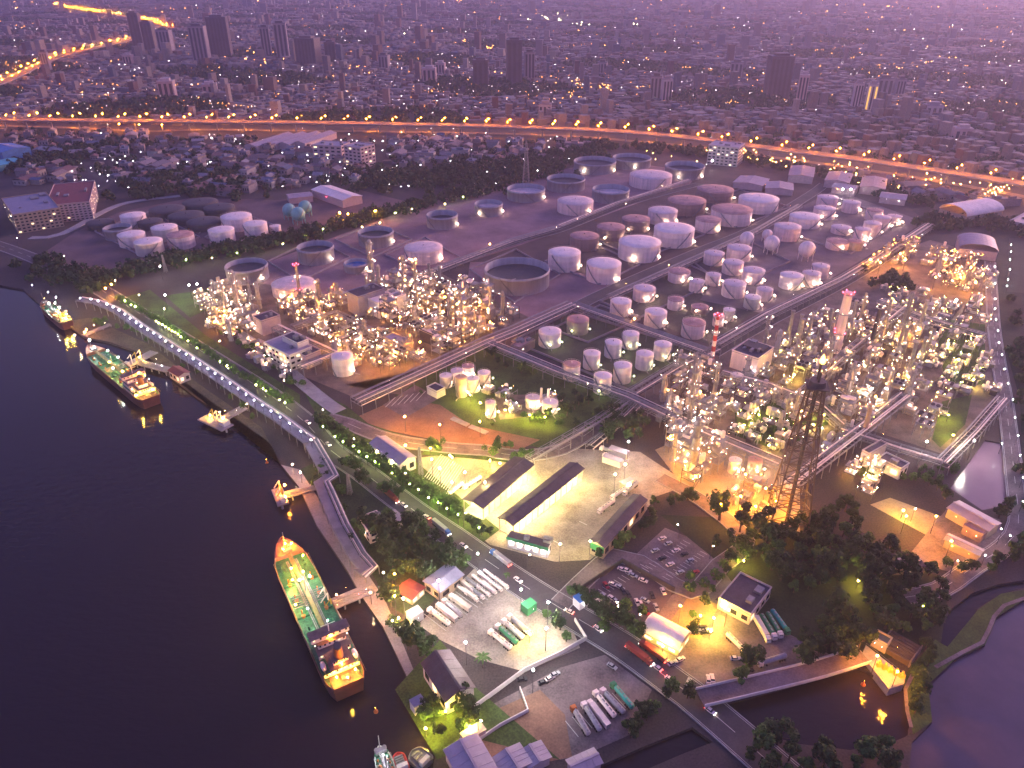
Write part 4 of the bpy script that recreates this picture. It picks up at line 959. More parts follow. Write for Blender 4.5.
B([(422, 665), (449, 651), (474, 688), (447, 700)], 8, 'big dark gabled hall beside the tanker yard', 'hall', 'gable', WALLW, DROOF, 3.5, 'y', name='hall', win=6, lit=.1)
B([(448, 749), (477, 735), (497, 772), (463, 790)], 6, 'largest pale sheet roof shed by the river', 'shed', 'gable', WALLP, PALEROOF, 1.2, 'y', name='shed', group='pale sheds by the river')
B([(495, 758), (519, 745), (531, 762), (505, 777)], 5, 'middle pale sheet roof shed by the river', 'shed', 'gable', WALLP, PALEROOF, .9, 'y', name='shed', group='pale sheds by the river', lamps=2, lampmat_='g')
B([(521, 752), (541, 742), (549, 757), (528, 768)], 4.6, 'smallest pale sheet roof shed beside the brown lot', 'shed', 'gable', WALLP, PALEROOF, .8, 'y', name='shed', group='pale sheds by the river', lamps=2, lampmat_='g')
B([(460, 733), (480, 722), (486, 729), (466, 742)], 4, 'small pale lean-to behind the river sheds', 'shed', 'flat', WALLP, PALEROOF, name='shed', parapet=False)
B([(568, 760), (594, 750), (600, 762), (575, 775)], 4, 'small pale roof hut at the canal bend', 'hut', 'gable', WALLP, PALEROOF, .8, name='hut')
ct, w_, d_ = B([(642, 631), (677, 649), (691, 635), (656, 616)], 4.0, 'white arched canopy with orange lit openings beside the main road', 'canopy', 'arch', WALLT, WROOF, 4.0, 'x', name='canopy', win=5, lit=1.0, lamps=5, lampmat_='a')
B([(717, 598), (750, 615), (772, 589), (742, 574)], 6, 'dark flat roofed block with pale parapet beside the yard', 'building', 'flat', WALLP, DROOF, name='flat_roofed_block', win=5, floors=1, lit=.1, lamps=3, lampmat_='w')
ht, w_, d_ = B([(731, 350.5), (757, 359.5), (775, 348.5), (749, 340.5)], 13, 'big white windowless hall with dark recessed roof', 'hall', 'flat', WHITEP, DROOF, name='hall')
mb = MB(); mb.box(-w_ * .38, w_ * .38, -d_ * .05, d_ * .4, 13.3, 15); mb.build('roof_louvre', DARKSTEEL, ht)
B([(352, 299), (379, 290), (379, 283), (352, 291)], 17, 'blue grey boxy plant building among the lit columns', 'plant building', 'flat', BLUEROOF, DROOF, name='plant_building')
B([(371, 306), (400, 296), (400, 289), (374, 297)], 13, 'white boxy plant building beside the blue grey one', 'plant building', 'flat', WALLW, WROOF, name='plant_building')
B([(268, 344), (293, 358), (308, 346), (283, 334)], 12, 'white office block at the corner of the riverside unit', 'office block', 'flat', WALLW, PALEROOF, name='office_block', win=4, floors=3, lit=.25, lamps=3, lampmat_='o')
B([(284, 337), (300, 345), (306, 339), (291, 332)], 16, 'stair tower rising from the white office block', 'stair tower', 'flat', WALLW, DROOF, name='stair_tower')
B([(256, 318), (264, 323), (277, 315), (268, 310)], 12, 'dark roofed substation left of the riverside unit', 'substation', 'flat', WALLP, DROOF, name='substation', lamps=2, lampmat_='a')
B([(296, 352), (308, 358), (318, 350), (306, 344)], 10, 'grey control building under the hooked pipe rack', 'control building', 'flat', WALLP, DROOF, name='control_building', lamps=2, lampmat_='p')
B([(384, 338), (404, 347), (412, 342), (392, 333)], 9, 'long low compressor house with pale roof', 'compressor house', 'flat', WALLT, PALEROOF, name='compressor_house', lamps=3, lampmat_='p')
B([(420, 330), (446, 341), (452, 337), (427, 326)], 9, 'low compressor house with white roof and dark front', 'compressor house', 'flat', DARKSTEEL, WROOF, name='compressor_house')
B([(458, 318), (470, 312), (485, 318), (472, 325)], 10, 'brown brick pump house by the pipe rack', 'pump house', 'flat', BROWNP, BROWNP, name='pump_house', lamps=3, lampmat_='o')
B([(428, 388), (438, 393), (444, 388), (434, 383)], 5, 'small dark roofed gatehouse with white walls on the lawn', 'gatehouse', 'flat', WALLW, DROOF, name='gatehouse')
B([(512, 345), (528, 337), (534, 341), (518, 349)], 6, 'low brown pump house at the lawn yard corner', 'pump house', 'flat', BROWNP, RUST, name='pump_house')
for i, (x, y, lab) in enumerate(((618, 451, 'first'), (612, 459, 'second'))):
    B([(x - 9, y - 2), (x + 9, y + 4), (x + 11, y), (x - 7, y - 6)], 4, lab + ' pale roof cabin beside the floodlit yard corner', 'cabin', 'flat', WALLW, PALEROOF, name='cabin', parapet=False)
B([(620, 482), (630, 477), (634, 480), (624, 485)], 4, 'weighbridge kiosk with pale roof in the yard', 'kiosk', 'flat', WALLT, PALEROOF, name='kiosk', parapet=False, lamps=1, lampmat_='s')
B([(358, 517.6), (369, 534), (388, 526), (377, 512.7)], 7, 'white square villa with dark sunken roof among trees', 'villa', 'flat', WHITEP, DROOF, name='villa', win=4, floors=2, lit=.2, lamps=2, lampmat_='w')
B([(388, 514), (398, 523), (405, 518), (394, 509)], 4.5, 'pale roofed garage beside the white villa', 'garage', 'flat', WALLW, PALEROOF, name='garage', parapet=False)
B([(405, 612), (417, 606), (424, 611), (412, 618)], 4.5, 'pale green roofed shelter beside the tanker yard', 'shelter', 'flat', WALLW, PALEROOF, name='shelter', lamps=1, lampmat_='w', parapet=False)
B([(410, 700), (421, 694), (425, 702), (414, 708)], 5, 'small grey pavilion in the walled riverside garden', 'pavilion', 'flat', WALLW, BLUEROOF, name='pavilion', lamps=2, lampmat_='y', parapet=False)
B([(398, 590), (410, 580), (424, 588), (411, 600)], 4, 'small house with orange lit porch by the trees', 'house', 'gable', WALLT, REDROOF, 1, name='house', win=4, lit=.8, lamps=3, lampmat_='o')
B([(170, 371), (180, 377), (188, 372), (178, 366)], 6, 'red roofed jetty house on piles', 'jetty house', 'gable', WALLP, REDROOF, 1.6, name='jetty_house', win=4, lit=.4, lamps=1, lampmat_='a')
B([(948, 507), (985, 530), (1003, 524), (960, 503)], 6, 'long pale roofed shed beside the reservoir', 'shed', 'gable', WALLT, PALEROOF, 1.2, name='shed', lamps=2, lampmat_='y')
B([(945, 539), (978, 555), (984, 550), (950, 535)], 5, 'low pale shed under sodium light near the perimeter road', 'shed', 'gable', WALLT, PALEROOF, .9, name='shed', lamps=2, lampmat_='o')
B([(963, 526), (983, 536), (988, 530), (969, 521)], 5, 'brown pump house with pipework beside the long shed', 'pump house', 'flat', BROWNP, RUST, name='pump_house', lamps=2, lampmat_='a')
B([(878, 459), (902, 470), (908, 464), (886, 453)], 7, 'dark roofed white walled building at the unit foot', 'building', 'flat', WALLW, DROOF, name='plant_building', win=5, lit=.3, lamps=3, lampmat_='a')
B([(864, 452), (872, 456), (884, 443), (878, 440)], 8, 'narrow dark roofed switch house beside the brown stack', 'switch house', 'flat', WALLP, DROOF, name='switch_house', lamps=1, lampmat_='p')
B([(866, 568), (925, 566), (923, 562), (870, 563)], 5, 'long roofed walkway building in the grove', 'building', 'flat', WALLT, DROOF, name='grove_building', win=5, lit=.6, lamps=2, lampmat_='y', parapet=False)
B([(871, 637), (886, 645), (893, 640), (879, 632)], 5, 'green roofed pump house by the orange lit platform', 'pump house', 'flat', WALLT, mat('green_grey_roof', (.12, .15, .12), .8), name='pump_house', lamps=2, lampmat_='w')
B([(573, 597), (585, 590), (592, 596), (580, 603)], 5, 'blue roofed guard house beside the car park', 'guard house', 'flat', WALLW, BLUEP, name='guard_house', lamps=2, lampmat_='w', parapet=False)
B([(521, 604), (530, 598), (537, 603), (528, 609)], 4.5, 'green container shelter at the tanker yard gate', 'shelter', 'flat', GREENP, GREENP, name='shelter', lamps=1, lampmat_='w', parapet=False)
B([(950, 211), (978, 219), (992, 208), (966, 200)], 10, 'arched white hangar with orange lit mouth', 'hangar', 'arch', WALLT, WROOF, 8, None, name='hangar', lamps=4, lampmat_='o')
B([(955, 247), (992, 252), (1000, 242), (962, 238)], 9, 'rounded grey sports arena roof', 'arena', 'arch', WALLP, BLUEROOF, 6, None, name='arena')
for i, (cs, h, lab) in enumerate((([(832, 187), (856, 190), (858, 186), (836, 183)], 8, 'pale green hall at the end of the tank road'), ([(878, 197), (905, 200), (908, 195), (884, 192)], 7, 'white warehouse behind the eastern tanks'), ([(785, 175), (812, 177), (816, 168), (795, 166)], 9, 'first grey sawtooth factory before the expressway'), ([(822, 180), (850, 183), (852, 174), (832, 172)], 9, 'second grey sawtooth factory before the expressway'), ([(855, 186), (884, 189), (888, 179), (868, 177)], 9, 'third grey sawtooth factory before the expressway'),
        ([(732, 182), (762, 186), (770, 179), (742, 176)], 7, 'pale shed behind the large tanks'), ([(762, 188), (790, 190), (796, 184), (770, 182)], 7, 'pink roofed depot beside the lamps'))):
    B(cs, h, lab, 'factory', 'gable', WALLP, PALEROOF if 'grey' not in lab else BLUEROOF, 2, None, name='factory', lamps=2, lampmat_='w' if i % 2 else 'a')
B([(315, 190.5), (340.6, 200), (364, 196.4), (327, 184.7)], 9, 'large pale roofed hall beyond the depot', 'hall', 'gable', WALLP, WROOF, 2.5, None, name='hall', lamps=1, lampmat_='r')
B([(286, 199), (312, 196), (310, 192), (290, 194)], 7, 'low pink roofed shed beside the large pale hall', 'shed', 'gable', WALLP, PALEROOF, 1.5, None, name='shed')
for i in range(4):
    B([(258 + 15 * i, 146 - i), (272 + 15 * i, 147 - i), (280 + 15 * i, 134 - i * .5), (270 + 15 * i, 133 - i * .5)], 9, ORD[i] + ' of four joined sawtooth warehouse bays below the expressway', 'warehouse', 'gable', WALLP, PALEROOF, 3, 'y', name='warehouse', group='sawtooth warehouse bays')
B([(-6, 148), (14, 153), (18, 147), (0, 143)], 12, 'bright blue roofed hall near the river', 'hall', 'gable', mat('blue_wall', (.06, .2, .45), .6), mat('blue_roof', (.05, .20, .50), .5), 3, None, name='hall')
B([(-8, 165), (8, 166), (10, 161), (-4, 158)], 8, 'turquoise roofed hall below the blue one', 'hall', 'gable', TURQ, mat('cyan_roof', (.08, .42, .52), .5), 2, None, name='hall')
bt, w_, d_ = B([(14.6, 215.5), (61.5, 207.7), (44, 193), (0, 199)], 20, 'tan apartment block with blue grey roof by the depot', 'apartment block', 'flat', WALLT, BLUEROOF, name='apartment_block', win=4.2, floors=6, lit=.12, lamps=2, lampmat_='w')
B([(64.5, 203.8), (105.5, 200), (80, 183), (36, 187)], 19, 'pink apartment block with red roof and lit ground floor', 'apartment block', 'flat', WALLP, REDROOF, name='apartment_block', win=4.2, floors=7, lit=.12, lamps=3, lampmat_='w')
B([(350, 146), (367, 149), (368, 144), (352, 142)], 28, 'white apartment slab before the expressway', 'apartment block', 'flat', WALLP, PALEROOF, name='apartment_block', win=7, floors=6, lit=.15)
B([(316, 145), (345, 147), (346, 142), (318, 141)], 20, 'long low apartment slab beside the white one', 'apartment block', 'flat', WALLP, PALEROOF, name='apartment_block', win=8, floors=4, lit=.15)
B([(710, 145), (741, 149), (743, 143), (714, 141)], 26, 'pale banded office block at the expressway', 'office block', 'flat', GREYP, PALEROOF, name='office_block', win=6, floors=6, lit=.12, lamps=3, lampmat_='w')
B([(1015, 222), (1040, 228), (1044, 216), (1020, 212)], 8, 'white house at the field corner', 'house', 'flat', WALLW, PALEROOF, name='house')
# bridge road, quay platform, stair structure
def deck(px, width, z0, th, label, name, cat, m, par=1.0, piers=None, pm=None):
    path = smooth_path([G(x, y, z0) for x, y in px], 9); o0 = path[0].copy(); ns = normals(path)
    P = [Vector((p.x - o0.x, p.y - o0.y, 0)) for p in path]
    t = thing(name, label, cat, (o0.x, o0.y, 0))
    def strip(a0, a1, zl, zh, nm, mm):
        mb = MB()
        for i in range(len(P) - 1):
            q = [P[i] + ns[i] * a0, P[i] + ns[i] * a1, P[i + 1] + ns[i + 1] * a1, P[i + 1] + ns[i + 1] * a0]
            mb.add([(v.x, v.y, z) for z in (zl, zh) for v in q], [(0, 1, 2, 3), (7, 6, 5, 4), (0, 4, 5, 1), (1, 5, 6, 2), (2, 6, 7, 3), (3, 7, 4, 0)])
        return mb.build(nm, mm, t)
    strip(-width / 2, width / 2, z0 - th, z0, 'deck', m)
    for s in (-1, 1): strip(s * width / 2 - .2 * s, s * width / 2 + .25 * s, z0 - .3, z0 + par, 'parapet', pm or CONC)
    if piers:
        for i in range(piers // 2, len(P), piers):
            mb = MB(); mb.prism(1.1, 1.1, -3, z0 - th - 1.4, 10, Matrix.Translation(P[i])); a = math.atan2(ns[i].y, ns[i].x)
            mb.cbox(0, 0, z0 - th - .71, width * .8, 1.8, 1.4, Matrix.Translation((P[i].x, P[i].y, 0)) @ Matrix.Rotation(a, 4, 'Z')); mb.build('pier', CONC, t)
    return t, path, ns
deck([(700, 698), (760, 684), (820, 669), (864, 655)], 8, 2.6, .6, 'narrow grey bridge road with pale parapets over the pond', 'road_bridge', 'bridge', YARD2, 1.2, 3, WALLW)
t = thing('pump_platform', 'orange lit concrete pump platform at the end of the bridge', 'platform', G(884, 668))
o0 = G(884, 668); pl = [(862, 655), (866, 645), (905, 676), (904, 684), (889, 689)]; q = [G(x, y, 2.6) - Vector((o0.x, o0.y, 0)) for x, y in pl]
mb = MB(); n = len(q); mb.add([(v.x, v.y, 2.6) for v in q] + [(v.x, v.y, -3) for v in q], [tuple(range(n))] + [(i, (i + 1) % n, n + (i + 1) % n, n + i) for i in range(n)]); mb.build('slab', CONC, t)
for k in range(5):
    mb = MB(); c = q[0].lerp(q[2], .35 + .13 * k); mb.cbox(c.x, c.y - 2, 3.6, 2, 1.4, 2); mb.prism(.5, .5, 4.6, 6, 8, Matrix.Translation((c.x, c.y - 2, 0))); mb.build('pump', YELP, t)
for i in range(n):
    mb = MB(); a, b_ = q[i], q[(i + 1) % n]; mb.bar((a.x, a.y, 3.6), (b_.x, b_.y, 3.6), .12); mb.build('railing', STEEL, t)
t = thing('screen_stair', 'dark stepped intake screens climbing beside the orange platform', 'intake screen', G(899, 651), .75)
for k in range(7): mb = MB(); mb.box(-5.5 + 1.6 * k, -4.4 + 1.6 * k, -6, 6, 0, 2.6 + .2 * k); mb.build('screen', mat('screen_brown', (.08, .055, .05), .8), t)
mb = MB(); mb.box(-5.8, 5.8, -6.5, -6.02, 0, 4.2); mb.build('side_wall', YARD2, t); mb = MB(); mb.box(-5.8, 5.8, 6.02, 6.5, 0, 4.2); mb.build('side_wall', YARD2, t)
lamp(t, -5, 0, 6, 'o', .9)
# ------------------------------------------------------------------ expressway
E = [(-60, 119), (0, 119.5), (150, 121), (300, 122.5), (420, 124.5), (520, 127), (620, 131.5), (700, 139), (760, 147), (850, 158), (940, 171), (1024, 184), (1100, 198)]
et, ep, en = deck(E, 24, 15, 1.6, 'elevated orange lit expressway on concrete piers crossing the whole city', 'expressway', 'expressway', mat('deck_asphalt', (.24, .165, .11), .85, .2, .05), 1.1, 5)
E2 = [(-60, 125), (0, 126), (80, 128.5), (145, 131.5), (205, 130), (290, 131), (420, 132.5), (560, 136), (640, 142), (700, 148), (760, 156), (850, 168), (940, 182), (1024, 197), (1100, 212)]
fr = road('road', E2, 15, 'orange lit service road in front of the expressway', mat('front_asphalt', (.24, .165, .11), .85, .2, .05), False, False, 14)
def lamps_along(path, ns, off, step, kind, z, label, group, name='street_lamp', skip=0.0, jitter=0):
    acc = 0; out = []
    for i in range(1, len(path)):
        acc += (path[i] - path[i - 1]).length
        if acc >= step:
            acc = 0
            if R.random() < skip: continue
            p = path[i] + ns[i] * off; px, py = px_of((p.x, p.y, z))
            if -30 < px < 1060: out.append(tag(obj(name, LMP[kind], None, (p.x, p.y, z)), label, 'lamp', group))
    return out
for s in (-1, 1): lamps_along(ep, en, s * 11.4, 36, 'sod', 15, 'sodium lamp on the ' + ('near' if s < 0 else 'far') + ' edge of the elevated expressway', 'expressway lamps')
fn = normals(fr)
lamps_along(fr, fn, 9, 40, 'sod', 0, 'sodium lamp beside the service road under the expressway', 'service road lamps', skip=.25)
mn = normals(MAINR)
lamps_along(MAINR, mn, 9, 42, 'road', 0, 'warm street lamp along the riverside road', 'riverside road lamps', skip=.35)
# distant lit roads
for px, lab in (([(-20, 88), (0, 83), (20, 74), (36, 66), (58, 57), (90, 49), (138, 38)], 'far orange lit avenue winding from the river to the dark towers'), ([(50, 3), (75, 9), (135, 18), (172, 28)], 'farthest orange lit avenue curving across the city')):
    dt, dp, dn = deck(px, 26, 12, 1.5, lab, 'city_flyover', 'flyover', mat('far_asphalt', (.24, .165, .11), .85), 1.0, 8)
    lamps_along(dp, dn, 12, 60, 'sod', 12, 'sodium lamp on the ' + lab, 'lamps of the ' + lab); lamps_along(dp, dn, -12, 60, 'sod', 12, 'sodium lamp on the ' + lab, 'lamps of the ' + lab)
# ------------------------------------------------------------------ yard lamps
for kind, l, lab in (('floody', [(432, 463), (450, 459), (465, 476), (440, 472), (485, 486), (615, 478), (625, 468), (560, 548), (590, 545), (452, 486)], 'yellow floodlight in the truck loading yard'),
                     ('floodw', [(478, 561), (521, 597), (548, 610), (439, 588), (466, 650), (628, 448), (546, 636), (404, 606), (533, 678)], 'tall white floodlight at the tanker parking yard'),
                     ('floodo', [(755, 510), (775, 505), (735, 492), (720, 508), (745, 478), (680, 610), (700, 620), (876, 660), (896, 676), (395, 578), (905, 520), (935, 520), (950, 545), (770, 530), (870, 262), (900, 256), (945, 262), (970, 270), (935, 280), (340, 335), (380, 365), (445, 300), (475, 320), (215, 325), (225, 318), (330, 340), (360, 350), (395, 355), (420, 345), (455, 335), (490, 325), (480, 305), (330, 308), (290, 300), (350, 360), (400, 320), (670, 440), (685, 465), (700, 395), (695, 480), (765, 492), (790, 508), (740, 500), (815, 375), (875, 400), (900, 340), (905, 262), (880, 265), (960, 280), (975, 285)], 'orange floodlight in a sodium lit yard or added to light a process unit'),  # posts inside the process units are added for orange local glow
                     ('grass', [(745, 420), (760, 410), (770, 440), (815, 420), (825, 410), (850, 320), (890, 330), (900, 370), (950, 340), (960, 355), (975, 375), (950, 410), (955, 430), (870, 470), (795, 370), (780, 345), (505, 405), (530, 410), (545, 412), (480, 398), (470, 390), (452, 452), (490, 455), (385, 434), (405, 440), (430, 443), (500, 458), (880, 560), (905, 505), (860, 575), (925, 600), (745, 555), (715, 612), (724, 600), (712, 625), (445, 705), (425, 722), (470, 720), (398, 612), (530, 628), (664, 640)], 'yellow lamp lighting grass and pipes inside the refinery'),
                     ('floodo', [(112, 287), (106, 291), (340, 215), (348, 216), (375, 213), (395, 600), (405, 420), (480, 425), (440, 428), (975, 210), (990, 203)], 'lone orange floodlight beside a dark road'),
                     ('wharf', [(74, 333), (84, 330), (392, 618), (383, 570), (300, 470), (292, 462), (370, 590)], 'warm wharf lamp on the river bank'),
                     ('floodw', [(161, 271), (166, 300), (190, 290), (198, 289), (870, 395), (955, 305), (972, 447), (925, 448), (712, 164), (842, 193), (850, 193)], 'white floodlight at the edge of the refinery'),
                     ('road', [(620, 603), (641, 617), (727, 612), (680, 525), (712, 545), (1002, 531), (955, 560), (915, 508), (478, 722)], 'warm lamp post beside a yard or lane')):
    for x, y in l: post(kind, x, y, lab, lab + 's', 0, head=9)
# ------------------------------------------------------------------ ships and jetties
def hull_mesh(L, Bm, zb, zd, m, bow=.22, stern=.1, sheer=1.2, inner=.5, deckm=None):
    """a ship pointing +x, waterline hull with raised bulwark"""
    mb = MB(); st = [(-.5, .72), (-.46, .9), (-.38, 1), (.0, 1), (.24, 1), (.34, .9), (.41, .68), (.46, .42), (.49, .16), (.5, .03)]
    rows = []
    for x, b_ in st:
        s = sheer * max(0, (x - .2) / .3) ** 2
        rows.append([(x * L * .985, b_ * Bm / 2 * .86, zb), (x * L, b_ * Bm / 2, zd + s), (x * L, b_ * Bm / 2, zd + s + 1.0), (x * L - (.25 if x > .3 else 0), max(.02, b_ * Bm / 2 - .35), zd + s + 1.0), (x * L - (.25 if x > .3 else 0), max(.02, b_ * Bm / 2 - .35), zd + s)])
    vs = []; n = 5
    for r in rows: vs += r
    m_ = len(rows); off = len(vs)
    for r in rows: vs += [(x, -y, z) for x, y, z in r]
    fs = []
    for i in range(m_ - 1):
        for k in range(n - 1):
            a, b_ = i * n + k, (i + 1) * n + k
            fs += [(a, b_, b_ + 1, a + 1), (off + a + 1, off + b_ + 1, off + b_, off + a)]
    fs += [(k, off + k, off + k + 1, k + 1)[::-1] for k in range(n - 1)]
    mb.add(vs, fs)
    dk = MB(); dv = [rows[i][4] for i in range(m_)] + [(x, -y, z) for x, y, z in [rows[i][4] for i in range(m_)]]
    dk.add([(x, y, z - .02) for x, y, z in dv], [(i, m_ + i, m_ + i + 1, i + 1) for i in range(m_ - 1)])
    return mb, dk
DULLY = mat('dull_yellow', (.30, .22, .09), .7, .3, .4)
def ship(bow, stern, beam, zd, label, lights, scale_sup=1.0, deckm=None, hullm=None, name='tanker_ship', hv=9, forem=None):
    a, b_ = G(*stern, 2), G(*bow, 2); d = b_ - a; L = d.length; c = (a + b_) / 2
    t = thing(name, label, 'ship', (c.x, c.y, -1.5), math.atan2(d.y, d.x))
    hm, dk = hull_mesh(L, beam, -2, zd, None, sheer=2.0)
    hm.build('hull', hullm or mat('hull_dark', (.16, .06, .05), .6, .25, .2), t); dk.build('deck', deckm or DECKG, t)
    # forecastle, raised
    mb = MB(); x0 = L * .36; mb.add([(x0, -beam * .40, zd + .3), (x0, beam * .40, zd + .3), (L * .46, beam * .2, zd + .3), (L * .485, 0, zd + .3), (L * .46, -beam * .2, zd + .3)] + [(x0, -beam * .40, zd + 2.6), (x0, beam * .40, zd + 2.6), (L * .46, beam * .2, zd + 2.6), (L * .485, 0, zd + 2.6), (L * .46, -beam * .2, zd + 2.6)], [(5, 6, 7, 8, 9)] + [(i, (i + 1) % 5, 5 + (i + 1) % 5, 5 + i) for i in range(5)]); mb.build('forecastle', forem or mat('fore_red', (.26, .11, .07), .7, .3, .3), t)
    mb = MB()
    for y in (-1.5, 1.5): mb.prism(.8, .8, zd + 2.6, zd + 3.9, 10, Matrix.Translation((L * .41, y, 0)))
    mb.cbox(L * .385, 0, zd + 3.2, 2, 4, 1.2); mb.bar((L * .44, 0, zd + 2.6), (L * .44, 0, zd + 10), .35, 6); mb.build('windlass', STEEL, t)
    # catwalk and pipes
    mb = MB(); mb.box(-L * .22, L * .36, -.9, .9, zd + 2.2, zd + 2.5)
    for k in range(14): 
        x = -L * .22 + L * .58 * k / 13
        for y in (-.8, .8): mb.bar((x, y, zd), (x, y, zd + 3.5), .14)
    for y in (-.85, .85): mb.bar((-L * .22, y, zd + 3.5), (L * .36, y, zd + 3.5), .12)
    mb.build('catwalk', DULLY if hv > 5 else STEEL, t)
    for y in (-2.4, -1.7, 1.7, 2.4): mb = MB(); mb.bar((-L * .2, y, zd + .9), (L * .33, y, zd + .9), .5, 8); mb.build('deck_pipe', R.choice((PIPE, DECKG)), t)
    for k in range(5):
        for y in (-beam * .3, beam * .3):
            mb = MB(); x = -L * .16 + L * .11 * k; mb.prism(.9, .9, zd - .02, zd + 1.1, 10, Matrix.Translation((x, y, 0))); mb.prism(.35, .35, zd, zd + 2.0, 6, Matrix.Translation((x + 2.5, y, 0))); mb.build('tank_hatch', R.choice((DECKG, ORANGEP)), t)
    mb = MB()
    for k in range(6):
        x = L * .04 + 1.4 * (k - 2.5); mb.bar((x, -beam * .42, zd + 1.5), (x, beam * .42, zd + 1.5), .4, 6); 
    mb.bar((L * .08, 0, zd), (L * .08, 0, zd + 9), .6, 8); mb.bar((L * .08, 0, zd + 9), (L * .2, 1, zd + 7), .4, 6); mb.build('manifold', STEEL, t)
    for x in (-L * .05, L * .17):
        mb = MB(); mb.box(x - .5, x + .5, -beam * .46, beam * .46, zd + .01, zd + .9); mb.build('breakwater', DECKG, t)
    # superstructure
    W = beam * .86; z = zd; q = max(.42, min(1, L / 95)); hd = mat('house_deck', (.13, .09, .09), .7, .3, .3)
    for k, (x0, x1, ww, hh, lev) in enumerate(((-.42, -.235, 1, 2.5, 0), (-.44, -.35, .62, 2.5, 1), (-.34, -.245, .9, 2.4, 1), (-.31, -.25, .8, 2.3, 2), (-.295, -.25, 1.08, 2.4, 3), (-.42, -.365, .42, 2.4, 2))):
        hh *= q; z0 = zd + lev * 2.55 * q; mb = MB(); mb.box(x0 * L, x1 * L, -W / 2 * ww, W / 2 * ww, z0 + .02, z0 + hh); dh = mb.build('deckhouse', WHITEP, t)
        n = 6
        for i in range(n):
            for xx in (x1 * L, x0 * L):
                y = -W / 2 * ww * .85 + W * ww * .85 * i / (n - 1); wb = MB(); wb.box(xx - .06, xx + .06, y - .4, y + .4, z0 + hh * .42, z0 + hh * .78); wb.build('window', L_WINDOW if R.random() < .25 else GLASS, dh)
        mb = MB(); mb.box(x0 * L - .5, x1 * L + .3, -W / 2 * ww - .4, W / 2 * ww + .4, z0 + hh + .001, z0 + hh + .1); mb.build('upper_deck', hd if lev != 0 else DECKG, dh); z = max(z, z0 + hh)
    mb = MB(); mb.prism(1.9 * q, 1.6 * q, zd + 7 * q, zd + 12 * q, 14, Matrix.Translation((-.395 * L, 0, 0)) @ Matrix.Scale(1.5, 4, (1, 0, 0))); fu = mb.build('funnel', mat('funnel_orange', (.30, .10, .04), .6, .1), t)
    mb = MB(); mb.prism(1.5 * q, 1.5 * q, zd + 12 * q, zd + 12.6 * q, 14, Matrix.Translation((-.395 * L, 0, 0)) @ Matrix.Scale(1.5, 4, (1, 0, 0))); mb.build('funnel_cap', DARKSTEEL, fu)
    mb = MB(); 
    mb.prism(.6 * q, .6 * q, zd, zd + 1.4, 10, Matrix.Translation((-.455 * L, -.3 * beam, 0)))
    mb.build('bollard', STEEL, t); mb = MB(); mb.cbox(-.46 * L, 0, zd + .9, 2, 3, 1); mb.build('mooring_winch', STEEL, t)
    mb = MB(); mb.box(-.492 * L, -.425 * L, -beam * .34, beam * .34, zd, zd + .35); mb.build('poop_deck', hd, t)
    mb = MB(); mb.bar((-.28 * L, 0, z), (-.28 * L, 0, z + 6 * q), .4 * q, 6); mb.bar((-.28 * L, -3 * q, z + 4 * q), (-.28 * L, 3 * q, z + 4 * q), .25); mb.build('radar_mast', WHITEP, t)
    for s in (-1, 1):
        mb = MB(); mb.lathe([(.05, -2.6), (.8, -2), (1.1, 0), (.8, 2), (.05, 2.6)], 10, Matrix.Translation((-.39 * L, s * W * .45, zd + 4 * q)) @ Matrix.Scale(q, 4) @ Matrix.Rotation(math.pi / 2, 4, 'Y')); mb.build('lifeboat', WHITEP, t)
        mb = MB(); mb.bar((-.42 * L, s * W * .45, zd + 2.5 * q), (-.42 * L, s * W * .5, zd + 6 * q), .3); mb.bar((-.36 * L, s * W * .45, zd + 2.5 * q), (-.36 * L, s * W * .5, zd + 6 * q), .3); mb.build('davit', STEEL, t)
        mb = MB(); mb.bar((-.47 * L, s * beam * .47, zd + 2), (.33 * L, s * beam * .49, zd + 2), .14); 
        for k in range(30): mb.bar((-.47 * L + .8 * L * k / 29, s * beam * .48, zd + .9), (-.47 * L + .8 * L * k / 29, s * beam * .48, zd + 2), .1)
        mb.build('railing', DULLY if hv > 5 else STEEL, t)
    for x, y, z_, k, s in lights: lamp(t, x * L, y * beam, zd + z_, k, s)
    return t, L
BULB['F'] = ico(.36, lampmat('ship_flood_white', (.92, 1, .9), 300)); BULB['Y'] = ico(.36, lampmat('ship_flood_yellow', (1, .56, .05), 420)); BULB['O'] = ico(.36, lampmat('ship_flood_orange', (1, .28, .015), 480)); BULB['T'] = ico(.36, lampmat('ship_flood_green', (.6, 1, .6), 170))
ship((283, 546), (350, 691), 17, 6.5, 'long green decked tanker moored at the lower jetty', [(.10, -.18, 8, 'F', .9), (.10, .1, 8, 'F', .8), (.16, .22, 4, 'Y', .8), (.19, -.12, 4, 'Y', .8), (.24, .12, 4, 'Y', .8), (-.08, .2, 7, 'T', .8), (-.2, -.1, 8, 'T', .7), (.38, .12, 5, 'O', .7), (.40, -.15, 5, 'O', .65), (-.46, -.25, 3.0, 'O', .8), (-.46, .2, 3.0, 'O', .8), (-.49, 0, 4, 'Y', .6), (-.43, 0, 5.5, 'O', .6), (-.3, 0, 9, 'O', .5), (-.36, -.3, 5, 'a', .7), (.42, 0, 4.5, 'O', .7), (-.47, .34, 7, 'a', .8), (-.3, .4, 7, 'p', .6), (-.3, -.4, 7, 'p', .6), (0, .4, 4, 'Y', .65), (.3, -.3, 4, 'Y', .6), (-.44, -.3, 9, 'a', .8)])
